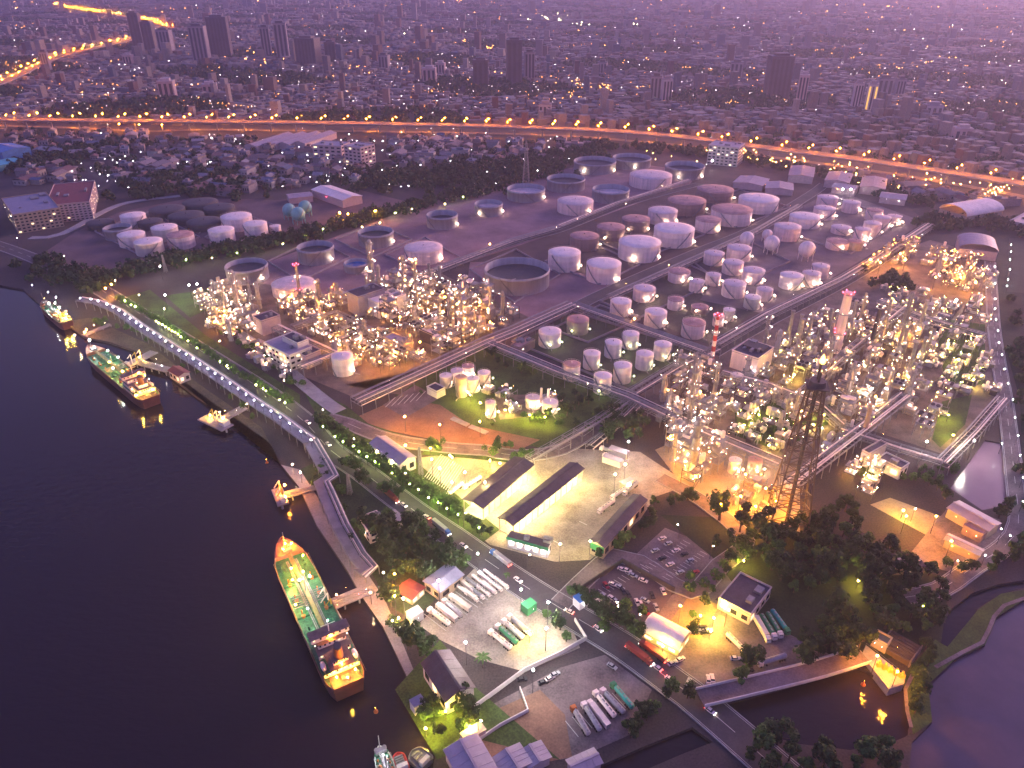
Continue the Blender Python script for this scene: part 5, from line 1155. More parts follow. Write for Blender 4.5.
ship((90, 351), (152, 402), 16, 6, 'tanker with green lit deck and orange lit stern at the upper jetty', [(.43, 0, 9, 'F', 1.2), (.2, -.2, 8, 'T', 1.0), (.05, -.25, 8, 'T', .9), (.02, .2, 8, 'Y', .9), (-.08, .3, 8, 'F', .6), (-.15, .1, 7, 'Y', 1.0), (-.25, .3, 9, 'O', .8), (-.3, -.2, 10, 'O', .8), (-.42, .2, 10, 'a', 1.1), (-.48, -.2, 5, 'Y', .9), (-.4, .42, 6, 'p', 1), (-.35, -.42, 6, 'p', 1), (-.46, .45, 4, 'Y', .9)])
ship((44, 305), (68, 325), 11, 5, 'small brightly lit coaster moored at the muddy bank', [(.1, .1, 7, 'F', .9), (-.15, -.2, 7, 'F', .9), (-.35, .2, 8, 'Y', 1.2), (-.42, -.2, 6, 'Y', 1.0), (.35, 0, 7, 'a', 1.1), (.2, -.4, 4, 'T', .8), (-.48, 0, 4, 'Y', 1.0)], name='coaster_ship', hv=3)
bt, L = ship((379, 747), (398, 800), 6.5, 1.6, 'small white and green workboat moored below the sheds', [(.2, 0, 6, 'F', .5), (-.2, 1.0, 5, 'F', .35)], name='workboat', hv=3, hullm=mat('boat_hull', (.55, .6, .55), .5, .2), forem=DECKG, deckm=mat('boat_deck', (.12, .3, .2), .6))  # both white floodlights are added to brighten the dark boat
# red barge and grey barge
for (bx, by, sx, sy, bm_, m, lab) in ((397, 754, 404, 772, 5, REDP, 'red painted open barge beside the workboat'), (412, 752, 428, 765, 7, STEEL, 'grey pontoon with deck gear near the sheds')):
    a, b_ = G(sx, sy), G(bx, by); d = b_ - a; c = (a + b_) / 2; L = d.length
    t = thing('barge', lab, 'barge', (c.x, c.y, -1.5), math.atan2(d.y, d.x)); hm, dk = hull_mesh(L, bm_, -1, 1.4, None, sheer=.3); hm.build('hull', m, t); dk.build('deck', m, t)
    mb = MB(); mb.box(-L * .4, -L * .2, -2, 2, 1.4, 3.6); mb.build('cabin', WALLW, t)
    for k in range(4): mb = MB(); x = -L * .1 + k * L * .12; mb.box(x, x + L * .08, -1.6, 1.6, 1.4, 2.3); mb.build('hatch', STEEL, t)
# jetties
def jetty(a, b_, width, label, deckm, lights=(), head=None, name='jetty'):
    A, Bp = G(*a), G(*b_); d = Bp - A; L = d.length; t = thing(name, label, 'jetty', A, math.atan2(d.y, d.x))
    mb = MB(); mb.box(0, L, -width / 2, width / 2, 1.0, 1.6); mb.build('deck', deckm, t)
    for k in range(int(L / 7) + 1):
        for y in (-width / 2 + .5, width / 2 - .5): mb = MB(); mb.prism(.4, .4, -4, 1.0, 8, Matrix.Translation((.5 + 7 * k, y, 0))); mb.build('pile', CONC, t)
    for y in (-.3, .3, .9): mb = MB(); mb.bar((0, y * width * .3, 2.1), (L, y * width * .3, 2.1), .45, 8); mb.build('pipe', PIPE, t)
    if head:
        w2, l2 = head; mb = MB(); mb.box(L, L + w2, -l2 / 2, l2 / 2, .9, 1.7); mb.build('jetty_head', deckm, t)
        for k in range(3): mb = MB(); mb.bar((L + w2 * .3, -4 + 4 * k, 1.7), (L + w2 * .3, -4 + 4 * k, 9), .7, 8); mb.bar((L + w2 * .3, -4 + 4 * k, 9), (L + w2 * .8, -4 + 4 * k, 5), .5, 8); mb.build('loading_arm', R.choice((WHITEP, YELP)), t)
        mb = MB(); mb.box(L + 1, L + w2 * .6, l2 * .2, l2 * .42, 1.7, 4.6); mb.build('cabin', WALLW, t)
        for y in (-l2 / 2 + .6, 0, l2 / 2 - .6): mb = MB(); mb.prism(.6, .6, -4, .9, 8, Matrix.Translation((L + w2 * .6, y, 0))); mb.build('pile', CONC, t)
    for x, y, z, k, s in lights: lamp(t, x * L, y, z, k, s)
    return t
jetty((372, 590), (334, 606), 7, 'lower tanker jetty with two pipe gangways', QUAY, [(.2, 3, 5, 'p', .7), (.6, -3, 5, 'a', .7), (1.0, 6, 6, 'a', .8), (1.05, -8, 5, 'Y', .55), (.9, 0, 6, 'p', .8), (.4, 3, 4, 'r', .5)], (7, 30))
jetty((318, 488), (286, 497), 6, 'short jetty dolphin with one dazzling yellow lamp', QUAY, [(.98, 0, 8, 'O', 1.4), (1.05, 5, 4, 'Y', .8)], (6, 16))
jetty((245, 409), (222, 421), 7, 'small lit landing stage with pale roofs', QUAY, [(.0, 3, 5, 'p', .9), (.5, 4, 5, 'w', .9), (.9, -3, 5, 'w', .9), (1.1, 5, 5, 'Y', .8), (1.2, -6, 4, 'Y', .8), (.7, -3, 4, 'a', .8)], (9, 24))
jetty((170, 372), (140, 364), 7, 'upper tanker jetty with white sheltered walkway', QUAY, [(.1, 3, 6, 'w', 1), (.3, 3, 6, 'w', .8), (.5, -3, 6, 'p', .9), (.7, 3, 6, 'p', .9), (.95, 0, 6, 'Y', .9)], (8, 34))
jetty((110, 326), (84, 337), 5, 'narrow lit footway across the muddy bank', QUAY, [(.2, 2, 5, 'p', .9), (.5, -2, 5, 'a', .9), (.9, 2, 6, 'O', .8)])
for x, y in ((267, 463), (376, 712), (863, 685)):
    p = G(x, y, -1.5); t = thing('buoy', {267: 'small orange buoy off the quay bend', 376: 'small orange buoy behind the tanker stern', 863: 'small orange lamp buoy floating on the pond'}[x], 'buoy', (p.x, p.y, -1.5))
    mb = MB(); mb.lathe([(.05, -.4), (.9, -.2), (.9, .5), (.3, .9), (.2, 2), (.05, 2.1)], 12); mb.build('float', ORANGEP, t); lamp(t, 0, 0, 2.5, 'o', .45)
# ------------------------------------------------------------------ vehicles
def wheel_mesh(r, w):
    mb = MB(); mb.prism(r, r, -w / 2, w / 2, 12, Matrix.Rotation(math.pi / 2, 4, 'X')); mb.prism(r * .5, r * .5, -w / 2 - .02, w / 2 + .02, 8, Matrix.Rotation(math.pi / 2, 4, 'X')); return mb.mesh('wheel', RUBBER)
WH = wheel_mesh(.5, .35); CW = wheel_mesh(.33, .22)
TAIL = mat('tail_lamp', (.3, .02, .02), emit=(1, .05, .03), strength=14); HEADL = mat('head_lamp', (.8, .8, .7), emit=(1, .9, .7), strength=9)
def make_truck(cabm, bodym, kind, lights=False):
    t = thing('tanker_lorry', 'x', 'lorry', (0, 0, -50))
    mb = MB(); mb.box(5.2, 7.4, -1.2, 1.2, .7, 3.1); mb.add([(7.4, -1.2, .7), (7.4, 1.2, .7), (7.75, 1.15, .8), (7.75, -1.15, .8), (7.4, -1.2, 2.9), (7.4, 1.2, 2.9), (7.6, 1.1, 1.8), (7.6, -1.1, 1.8)], [(3, 2, 6, 7), (7, 6, 5, 4), (0, 3, 7, 4), (2, 1, 5, 6)]); mb.box(5.2, 6.2, -1.1, 1.1, 3.11, 3.5); cb = mb.build('cab', cabm, t)
    mb = MB(); mb.box(7.41, 7.5, -1.0, 1.0, 1.95, 2.7); mb.build('windscreen', GLASS, cb)
    mb = MB(); mb.box(-7.6, 5.0, -.5, .5, .7, 1.0); mb.build('chassis', DARKSTEEL, t)
    mb = MB()
    if kind == 'tank':
        M = Matrix.Translation((-7.7, 0, 2.25)) @ Matrix.Rotation(math.pi / 2, 4, 'Y'); mb.lathe([(.05, -.1), (1.0, .0), (1.25, .3), (1.25, 12), (1.0, 12.3), (.05, 12.4)], 14, M)
        for k in range(5): mb.cbox(-6 + 2.6 * k, 0, 3.55, .7, .7, .25)
        mb.build('tank', bodym, t); mb = MB(); mb.box(-7.4, 4.4, -.35, .35, 3.51, 3.56); mb.build('catwalk', STEEL, t)
    else:
        mb.box(-7.7, 4.8, -1.25, 1.25, 1.05, 3.7); mb.build('trailer', bodym, t); mb = MB(); mb.box(-7.74, -7.71, -1.2, 1.2, 1.1, 3.6); mb.build('rear_door', STEEL, t)
    for x in (6.4, 3.2, -4, -5.3, -6.6):
        for y in (-1.05, 1.05): obj('wheel', WH, t, (x, y, .5))
    if lights:
        for y in (-.9, .9):
            mb = MB(); mb.cbox(-7.8, y, 1.2, .15, .5, .35); mb.build('tail_lamp', TAIL, t); mb = MB(); mb.cbox(7.8, y, 1.1, .12, .45, .3); mb.build('headlight', HEADL, t)
    return t
def put(proto, px0, px1, label, group, first):
    a, b_ = G(*px0), G(*px1); c = (a + b_) / 2; d = b_ - a; rz = math.atan2(d.y, d.x); c.z = .55; sc_ = TSC[0]
    if proto.name not in first:
        first.add(proto.name); KIDS(proto); proto.location = c; proto.rotation_euler = (0, 0, rz); proto['label'] = label; proto['group'] = group; proto.scale = (sc_,) * 3; return proto
    return dup(proto, c, rz, label, group, sc_)
TSC = [.88]
first = set()
T = {'white': make_truck(WHITEP, WHITEP, 'tank'), 'green': make_truck(WHITEP, GREENP, 'tank'), 'grey': make_truck(WHITEP, GREYP, 'tank'), 'purple': make_truck(WHITEP, LILACP, 'box'), 'cream': make_truck(WHITEP, CREAM, 'box'), 'red': make_truck(ORANGEP, GREYP, 'tank'), 'teal': make_truck(GREENP, mat('teal_paint', (.03, .35, .28), .5), 'tank')}
# (cab end, tail end, kind)
Y1 = 'tanker parking yard'
rows = [((427, 611), (451, 629), 'white'), ((435, 606), (459, 626), 'purple'), ((444, 604), (461, 619), 'grey'), ((449, 598), (471, 614), 'cream')]
for i, (a, b_, k) in enumerate(rows): put(T[k], b_, a, f'{k} lorry, {ORD[i]} from the river in the upper row of the tanker yard', 'lorries in the tanker parking yard', first)
TSC[0] = .62
for r_, (x, y, nm) in enumerate(((457, 588, 'short row beside the blue grey hall'), (467, 595, 'second short row'))):
    for i in range(6):
        px_, py_ = x + 6.0 * i, y - 2.6 * i
        put(T[('white', 'cream', 'grey', 'white', 'purple', 'white')[(i + r_) % 6]], (px_, py_), (px_ + 8, py_ + 6.2), f'small {("white", "cream", "grey", "white", "purple", "white")[(i + r_) % 6]} lorry, {ORD[i]} from the river in the {nm}', 'small lorries in the tanker parking yard', first)
TSC[0] = .88
for i, (a, b_, k) in enumerate([((489, 634), (511, 652), 'white'), ((497, 629), (516, 646), 'green'), ((503, 624), (522, 641), 'white'), ((508, 619), (529, 636), 'grey')]): put(T[k], b_, a, f'{k} lorry, {ORD[i]} from the river in the lower yard row', 'lorries in the tanker parking yard', first)
for i, (a, b_, k) in enumerate([((572, 710), (588, 738), 'red'), ((583, 707), (599, 733), 'grey'), ((590, 707), (606, 728), 'purple'), ((594, 695), (614, 720), 'white'), ((602, 694), (622, 715), 'grey'), ((614, 690), (629, 708), 'teal')]): put(T[k], b_, a, f'{k} lorry, {ORD[i]} from the river in the asphalt lorry park', 'lorries in the asphalt lorry park', first)
for i, (a, b_, k) in enumerate([((766, 641), (757, 625), 'cream'), ((772, 638), (763, 623), 'green'), ((778, 636), (769, 621), 'green'), ((785, 633), (774, 618), 'teal'), ((744, 655), (731, 642), 'white'), ((759, 667), (783, 660), 'grey')]): put(T[k], b_, a, f'{k} lorry, {ORD[i]} from the flat roofed block in the paved yard', 'lorries in the paved yard', first)
for i, (a, b_, k) in enumerate([((613, 500), (624, 492), 'white'), ((600, 514), (612, 505), 'white'), ((626, 495), (634, 488), 'grey')]): put(T[k], b_, a, f'{k} lorry, {ORD[i]} from the gate office, waiting in the loading yard', 'lorries waiting in the loading yard', first)
for i, (a, b_, k) in enumerate([((607, 459), (618, 464), 'white'), ((604, 452), (616, 456), 'grey'), ((452, 495), (458, 490), 'white'), ((468, 488), (476, 483), 'white')]): put(T[k], b_, a, f'{k} lorry, {ORD[i]} parked along the sheds and cabins of the loading yard', 'lorries by the sheds', first)
TL = {'red': make_truck(mat('lorry_red', (.22, .025, .03), .6), mat('lorry_red', (.22, .025, .03), .6), 'box', True), 'blue': make_truck(BLUEP, GREYP, 'box', True)}
put(TL['red'], (632, 652), (646, 663), 'red lorry with lit lamps driving on the main road', 'driving lorries', first); put(TL['red'], (660, 660), (645, 649), 'red lorry with lit lamps waiting beside the arched canopy', 'driving lorries', first)
put(TL['blue'], (507, 566), (494, 556), 'blue and white lorry driving past the gate office', 'driving lorries', first); put(TL['blue'], (436, 526), (447, 535), 'white boxed lorry driving beside the hedge', 'driving lorries', first); put(TL['red'], (386, 494), (396, 503), 'red lorry driving beside the quay trees', 'driving lorries', first)
def make_car(m, lights=False):
    t = thing('car', 'x', 'car', (0, 0, -50))
    mb = MB(); mb.add([(-2.2, -.88, .35), (2.2, -.88, .35), (2.2, .88, .35), (-2.2, .88, .35), (-2.25, -.85, .95), (2.2, -.82, .8), (2.2, .82, .8), (-2.25, .85, .95)], [(3, 2, 1, 0), (4, 5, 6, 7), (0, 1, 5, 4), (1, 2, 6, 5), (2, 3, 7, 6), (3, 0, 4, 7)]); mb.build('body', m, t)
    mb = MB(); mb.add([(-1.7, -.8, .93), (1.0, -.8, .86), (1.0, .8, .86), (-1.7, .8, .93), (-1.2, -.66, 1.42), (.35, -.66, 1.42), (.35, .66, 1.42), (-1.2, .66, 1.42)], [(0, 1, 5, 4), (1, 2, 6, 5), (2, 3, 7, 6), (3, 0, 4, 7)]); mb.build('glasshouse', GLASS, t)
    mb = MB(); mb.box(-1.22, .37, -.67, .67, 1.421, 1.47); mb.build('roof', m, t)
    for x in (-1.4, 1.4):
        for y in (-.8, .8): obj('wheel', CW, t, (x, y, .33))
    if lights:
        for y in (-.6, .6): mb = MB(); mb.cbox(-2.28, y, .75, .1, .35, .2); mb.build('tail_lamp', TAIL, t); mb = MB(); mb.cbox(2.25, y, .65, .1, .35, .2); mb.build('headlight', HEADL, t)
    return t
TSC[0] = 1.0
CARS = {'white': make_car(WHITEP), 'silver': make_car(mat('car_silver', (.45, .45, .47), .35, 0, metal=.5)), 'black': make_car(mat('car_black', (.02, .02, .025), .3, 0)), 'red': make_car(mat('car_red', (.4, .02, .03), .35, 0))}
cl = [(606, 587, 'red', 20), (613, 586, 'white', 60), (622, 571, 'white', 60), (627, 572, 'white', 60), (620, 589, 'silver', 50), (623, 593, 'black', 20), (628, 596, 'black', 20), (643, 582, 'white', 60), (612, 600, 'white', 40), (637, 604, 'white', 10), (641, 606, 'white', 10), (645, 602, 'silver', 50), (663, 593, 'white', 10), (656, 609, 'cream', 10), (604, 598, 'silver', 30), (646, 613, 'red', 20), (633, 577, 'silver', 60), (652, 597, 'black', 10), (616, 603, 'silver', 40), (600, 604, 'white', 40)]
for i, (x, y, c, a) in enumerate(sorted(cl)):
    c = c if c in CARS else 'silver'; p = G(x, y); dr = Vector((math.cos(math.radians(a - 60)), math.sin(math.radians(a - 60)), 0)); 
    o = put(CARS[c], (x, y), (x, y), f'{c} car, {ORD[i]} from the guard house end of the dark car park', 'cars in the dark car park', first); o.rotation_euler = (0, 0, math.radians(a - 90)); o.location = (p.x, p.y, .55)
for i, (x, y, c, a) in enumerate([(522, 681, 'black', 10), (543, 684, 'black', 20), (550, 680, 'white', 30), (555, 676, 'silver', 30), (612, 668, 'silver', -40), (688, 684, 'silver', 60), (708, 681, 'white', 80), (712, 680, 'white', 85), (680, 661, 'white', 30), (672, 665, 'silver', 30), (735, 660, 'white', 0), (748, 672, 'black', 10), (700, 633, 'silver', 10), (704, 634, 'black', 10), (708, 632, 'silver', 10), (702, 629, 'black', 10)]):
    p = G(x, y); o = put(CARS[c], (x, y), (x, y), f'{c} car, {ORD[i]} of those parked around the lorry park and canopy', 'cars parked by the road', first); o.rotation_euler = (0, 0, math.radians(a)); o.location = (p.x, p.y, .55)
for i, (x, y, c, a) in enumerate([(662, 540, 'white', 30), (668, 545, 'silver', 30), (676, 552, 'white', 30), (684, 556, 'black', 30), (690, 562, 'silver', 30), (655, 552, 'silver', 30), (662, 560, 'black', 30), (670, 566, 'white', 30), (680, 574, 'silver', 30), (695, 574, 'red', 30)]):
    p = G(x, y); o = put(CARS[c], (x, y), (x, y), f'{c} car, {ORD[i]} from the workshop in the painted car park', 'cars in the painted car park', first); o.rotation_euler = (0, 0, math.radians(a)); o.location = (p.x, p.y, .55)
DC = make_car(WHITEP, True)
for i, (a, b_) in enumerate([((567, 612), (571, 614)), ((600, 632), (596, 629)), ((465, 548), (462, 546)), ((345, 460), (349, 463)), ((330, 447), (327, 444)), ((520, 583), (516, 580)), ((406, 508), (402, 505)), ((425, 517), (429, 520)), ((655, 668), (659, 671)), ((672, 683), (668, 680)), ((712, 714), (708, 711)), ((310, 425), (306, 422)), ((255, 385), (259, 388)), ((230, 370), (226, 367))]):
    put(DC, b_, a, f'white car with lit lamps, {ORD[i]} of those driving on the riverside road', 'cars driving on the riverside road', first)
# parked train of pipe segments on the brown bay
for i, (a, b_) in enumerate([((452, 419), (468, 426)), ((470, 427), (487, 434))]):
    A, Bp = G(*a), G(*b_); d = Bp - A; t = thing('pipe_stack', ORD[i] + ' long pale pipe bundle lying on the brown earth bay', 'pipe bundle', A, math.atan2(d.y, d.x), 'pipe bundles on the brown bay')
    for k in range(4): mb = MB(); mb.bar((0, -1.5 + k, .7), (d.length, -1.5 + k, .7), .85, 10); mb.build('pipe', GREYP, t)
    mb = MB(); mb.box(0.5, 1, -2.4, 2.4, 0, .25); mb.box(d.length - 1, d.length - .5, -2.4, 2.4, 0, .25); mb.build('sleeper', BARK, t)
# ------------------------------------------------------------------ trees
def crown_mesh(seed, h, r, n, m, shape='round'):
    q = random.Random(seed); mb = MB(); lobes = []
    if shape == 'palm':
        for k in range(16):
            a = q.uniform(0, 6.28); L = r * q.uniform(.8, 1.1); up = q.uniform(.1, .6); pr = None
            for s in range(7):
                tt = s / 6; x = L * tt; z = h + L * (up * tt - .75 * tt * tt)
                c = Vector((x * math.cos(a), x * math.sin(a), z)); w = .45 * math.sin(math.pi * (tt * .85 + .12)) * 1.4; sd = Vector((-math.sin(a), math.cos(a), -.25)) * w; sd2 = Vector((math.sin(a), -math.cos(a), -.25)) * w
                if pr: mb.add([pr[0], pr[1], c + sd, c], [(0, 1, 2, 3)]); mb.add([pr[0], c, c + sd2, pr[2]], [(0, 1, 2, 3)])
                pr = (c, c + sd, c + sd2)
        return mb.mesh('crown', m)
    for k in range(q.randint(7, 11)):
        a = q.uniform(0, 6.28); d = r * q.uniform(.1, .68); z = h * q.uniform(.42, .86)
        lobes.append((d * math.cos(a), d * math.sin(a), z, r * q.uniform(.3, .52)))
    for i in range(n):
        x, y, z, rr = q.choice(lobes); u = Vector((q.gauss(0, 1), q.gauss(0, 1), q.gauss(.25, 1))).normalized(); c = Vector((x, y, z)) + u * rr * q.uniform(.55, 1.05)
        s = q.uniform(.35, .85) * (r / 4.5) ** .35; nrm = (u + Vector((q.uniform(-.7, .7), q.uniform(-.7, .7), q.uniform(-.4, .9)))).normalized()
        t = nrm.orthogonal().normalized(); t.rotate(Matrix.Rotation(q.uniform(0, 6.28), 3, nrm)); b_ = nrm.cross(t)
        mb.add([c + t * s, c + b_ * s * .75 + nrm * s * .12, c - t * s, c - b_ * s * .75 + nrm * s * .1], [(0, 1, 2, 3)])
    return mb.mesh('crown', m)
def trunk_mesh(h, r, seed, palm=False):
    q = random.Random(seed); mb = MB(); n = 7
    if palm: mb.lathe([(.35, 0), (.25, h * .3), (.22, h), (.1, h + .3)], 8); return mb.mesh('trunk', BARK)
    mb.lathe([(r * .11, -.3), (r * .075, h * .2), (r * .05, h * .5), (r * .02, h * .75)], n)
    for k in range(5):
        a = q.uniform(0, 6.28); z = h * q.uniform(.25, .5); mb.bar((0, 0, z), (r * .6 * math.cos(a), r * .6 * math.sin(a), z + h * q.uniform(.15, .35)), r * .045, 5)
    return mb.mesh('trunk', BARK)
TV = []
for i in range(8):
    h = (8.5, 9.5, 11, 7.5, 12, 9, 6.5, 10)[i]; r = (3.8, 4.4, 5.2, 3.6, 5.8, 4.0, 3.0, 3.4)[i]
    TV.append((crown_mesh(i, h, r, 620, FOL if i % 3 else FOLL), trunk_mesh(h, r, i)))
PALM = (crown_mesh(50, 8.5, 4.6, 0, FOLL, 'palm'), trunk_mesh(8.5, 1, 3, True))
HEDGE_V = [(crown_mesh(60 + i, 7, 3.3, 560, FOL if i else FOLL), trunk_mesh(6.5, 2.2, i)) for i in range(3)]
NT = [0]
def tree(px, py, label, group, s=1.0, var=None, world=None):
    p = world or G(px, py); cm, tm = var or R.choice(TV); NT[0] += 1
    t = thing('broadleaf_tree' if var is not PALM else 'palm_tree', label, 'tree', (p.x, p.y, 0), R.uniform(0, 6.28), group); k = s * R.uniform(.8, 1.2); t.scale = (k, k, k * R.uniform(.85, 1.15))
    obj('crown', cm, t); obj('trunk', tm, t); return t
def grove(poly, n, label, group, smin=.8, smax=1.3, mind=5.0):
    pts = []; xs = [p[0] for p in poly]; ys = [p[1] for p in poly]; tries = 0
    while len(pts) < n and tries < n * 40:
        tries += 1; x, y = R.uniform(min(xs), max(xs)), R.uniform(min(ys), max(ys))
        if not inside((x, y), poly): continue
        g = G(x, y)
        if any((g - q).length < mind for q in pts): continue
        pts.append(g); tree(0, 0, label, group, R.uniform(smin, smax), None, g)
SHRUBS = []
def treerow(px, n, label, group, s=.8, var=None, jit=1.5, stuff=False):
    pts = [G(x, y) for x, y in px]; path = smooth_path(pts, 2.0); L = len(path)
    for i in range(n):
        p = path[int((i + .5) / n * (L - 1))]; g = Vector((p.x + R.uniform(-jit, jit), p.y + R.uniform(-jit, jit), 0))
        if stuff: SHRUBS.append((g.x, g.y, s * 3.3, s * 7)); continue
        tree(0, 0, label, group, s * R.uniform(.85, 1.15), R.choice(var) if var else None, g)
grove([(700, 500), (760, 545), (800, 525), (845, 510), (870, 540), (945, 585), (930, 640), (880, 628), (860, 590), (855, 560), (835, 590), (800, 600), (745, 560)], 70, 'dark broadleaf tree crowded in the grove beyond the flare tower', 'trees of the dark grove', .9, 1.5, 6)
grove([(805, 640), (850, 615), (868, 640), (850, 660), (800, 668)], 13, 'big dark tree between the paved yard and the bridge', 'trees beside the bridge road', .9, 1.4, 5)
grove([(390, 520), (430, 535), (470, 565), (420, 590), (392, 570), (360, 530)], 30, 'dark tree beside the white villa', 'trees around the white villa', .8, 1.3, 5)
grove([(765, 740), (800, 752), (860, 756), (895, 750), (890, 790), (780, 790), (745, 760)], 18, 'dark tree on the pond bank at the lower edge', 'trees on the lower pond bank', .9, 1.3, 6)
grove([(595, 420), (625, 415), (655, 430), (640, 445), (605, 445)], 14, 'round dark tree in the clump below the pipe rack', 'trees of the rack clump', .8, 1.2, 6)
grove([(390, 625), (412, 640), (440, 648), (425, 660), (402, 650)], 8, 'dark tree between river quay and tanker yard', 'trees beside the tanker yard', .8, 1.2, 4)
grove([(420, 715), (455, 700), (478, 715), (465, 735), (440, 745)], 8, 'yellow lit bushy tree beside the gabled hall', 'trees by the gabled hall', .7, 1.1, 4)
grove([(300, 455), (330, 470), (345, 500), (330, 490)], 5, 'dark tree beside the bent pipe bridge', 'trees by the bent pipe bridge', .7, 1.0, 4)
grove([(925, 640), (940, 655), (925, 690), (912, 720), (905, 700)], 7, 'small tree on the grassy embankment', 'trees on the embankment', .5, .8, 4)
grove([(540, 402), (585, 395), (600, 420), (560, 440), (545, 420)], 10, 'dark shrub tree on the lawn below the rack', 'trees on the lower lawn', .6, .9, 6)
grove([(488, 352), (520, 362), (540, 380), (500, 380), (485, 362)], 6, 'dark shrub tree near the rack corner', 'trees near the rack corner', .6, .9, 7)
treerow([(318, 423), (350, 448), (380, 468), (420, 493), (455, 516), (490, 538)], 44, 'tree of the tall hedge between main road and truck yard', 'hedge trees along the main road', 1.0, HEDGE_V, 1.2)
treerow([(326, 422), (358, 446), (388, 466), (428, 491), (463, 513)], 30, 'tree of the second hedge row against the truck yard', 'inner hedge trees', .95, HEDGE_V, 1.2, True)
treerow([(120, 300), (160, 322), (190, 342), (225, 366), (262, 388), (292, 404)], 42, 'low tree in the planted strip beside the riverside road', 'planted strip trees', .85, HEDGE_V, 1.5, True)
treerow([(572, 595), (600, 615), (628, 633), (640, 641)], 15, 'dark street tree between main road and car park', 'street trees by the car park', .85, None, 1.5)
treerow([(685, 700), (672, 690), (655, 705), (640, 725), (628, 742), (640, 708)], 9, 'dark tree on the lorry park verge', 'verge trees of the lorry park', .8, None, 2)
treerow([(600, 560), (620, 552), (645, 530), (660, 505)], 8, 'tree behind the long workshop', 'trees behind the workshop', .8, None, 2)
treerow([(712, 545), (725, 558), (722, 580), (700, 605), (690, 640)], 8, 'tree beside the second car park', 'trees by the second car park', .7, None, 2)
treerow([(700, 505), (690, 500), (665, 508)], 5, 'tree at the edge of the orange lit yard', 'trees by the orange yard', .8, None, 2)
treerow([(1000, 518), (1010, 510)], 3, 'tree at the reservoir corner', 'trees at the reservoir', .7, None, 1)
treerow([(918, 480), (935, 490), (948, 500)], 6, 'tree beside the reservoir wall', 'trees beside the reservoir wall', .7, None, 2)
treerow([(745, 678), (752, 662), (735, 690)], 3, 'dark round tree in front of the bridge road', 'trees in front of the bridge road', 1.0, None, 1)
treerow([(945, 570), (965, 575), (1000, 565), (1020, 555)], 7, 'dark tree along the southern perimeter road', 'southern perimeter trees', 1.0, None, 3)
treerow([(360, 452), (395, 470)], 2, 'single tall tree at the warehouse', 'trees at the warehouse', 1.0, None, 1); treerow([(497, 450), (505, 448), (513, 448)], 3, 'lit roadside tree above the loading yard', 'trees above the loading yard', .75, None, 1); treerow([(400, 385), (520, 440)], 2, 'lone shrub on the brown bay', 'shrubs on the brown bay', .5, None, 1)
treerow([(318, 470), (335, 500), (355, 535), (372, 560)], 9, 'tree between bent pipe bridge and main road', 'trees behind the quay', .8, HEDGE_V, 3)
treerow([(395, 500), (360, 480), (340, 462)], 8, 'tree on the river side of the main road', 'river side road trees', .8, None, 3)
treerow([(388, 610), (392, 595), (400, 575)], 5, 'tree beside the small orange lit house', 'trees by the orange lit house', .8, None, 2)
treerow([(545, 620), (560, 632), (572, 640)], 4, 'yellow lit tree at the tanker yard corner', 'trees at the tanker yard corner', .6, None, 2)
print('TREES', NT[0])
tree(483, 668, 'feathery palm tree in front of the gabled hall', 'palm trees', 1.0, PALM); tree(507, 580, 'small palm tree at the main road edge', 'palm trees', .6, PALM)
# tree masses far off
def leaf_mass(name, spots, label, m, n=26):
    rng = np.random.default_rng(5); vs = []; fs = []
    for (x, y, r, h) in spots:
        k = n
        u = rng.normal(size=(k, 3)); u /= np.linalg.norm(u, axis=1)[:, None]; u[:, 2] = np.abs(u[:, 2])
        c = np.array([x, y, h * .25]) + u * np.array([r, r, h * .75]) * rng.uniform(.6, 1.05, (k, 1))
        a = rng.normal(size=(k, 3)); a /= np.linalg.norm(a, axis=1)[:, None]; b_ = np.cross(a, u); s = rng.uniform(.25, .5, (k, 1)) * r * (26 / k) ** .3
        o = len(vs) * 1
        q = np.stack([c + a * s, c + b_ * s, c - a * s, c - b_ * s], 1).reshape(-1, 3)
        base = sum(len(z) for z in vs); vs.append(q)
        fs.append(np.arange(k * 4).reshape(k, 4) + base)
    v = np.concatenate(vs); f = np.concatenate(fs)
    me = bpy.data.meshes.new(name); me.from_pydata(v.tolist(), [], f.tolist()); me.materials.append(m)
    return tag(obj(name, me), label, None, None, 'stuff')
spots = []
def belt(px, width, n, r=(3.5, 6), h=(7, 11)):
    pts = [G(x, y) for x, y in px]; path = smooth_path(pts, 4)
    for i in range(n):
        p = R.choice(path); spots.append((p.x + R.gauss(0, width), p.y + R.gauss(0, width), R.uniform(*r), R.uniform(*h)))
belt([(95, 283), (150, 268), (220, 254), (290, 240), (350, 224), (420, 206), (470, 194)], 9, 330)
belt([(470, 192), (520, 178), (555, 162), (590, 148)], 22, 330); belt([(40, 262), (75, 280), (100, 288)], 9, 70)
belt([(360, 182), (420, 180), (480, 172), (520, 165)], 30, 330, (4, 8), (8, 13)); belt([(590, 147), (680, 152), (760, 164), (830, 178), (930, 205)], 12, 240)
belt([(930, 225), (985, 222), (1030, 235)], 14, 90); belt([(150, 195), (170, 180), (240, 190)], 25, 160, (4, 8), (8, 13)); belt([(5, 170), (40, 165), (90, 150)], 22, 110, (4, 8), (8, 12))
belt([(1014, 300), (1020, 360), (1034, 430)], 3, 40, (2.5, 4), (4, 7)); belt([(1036, 470), (1040, 520), (1034, 560)], 4, 30, (2.5, 4), (4, 7)); belt([(880, 280), (905, 285)], 10, 20)
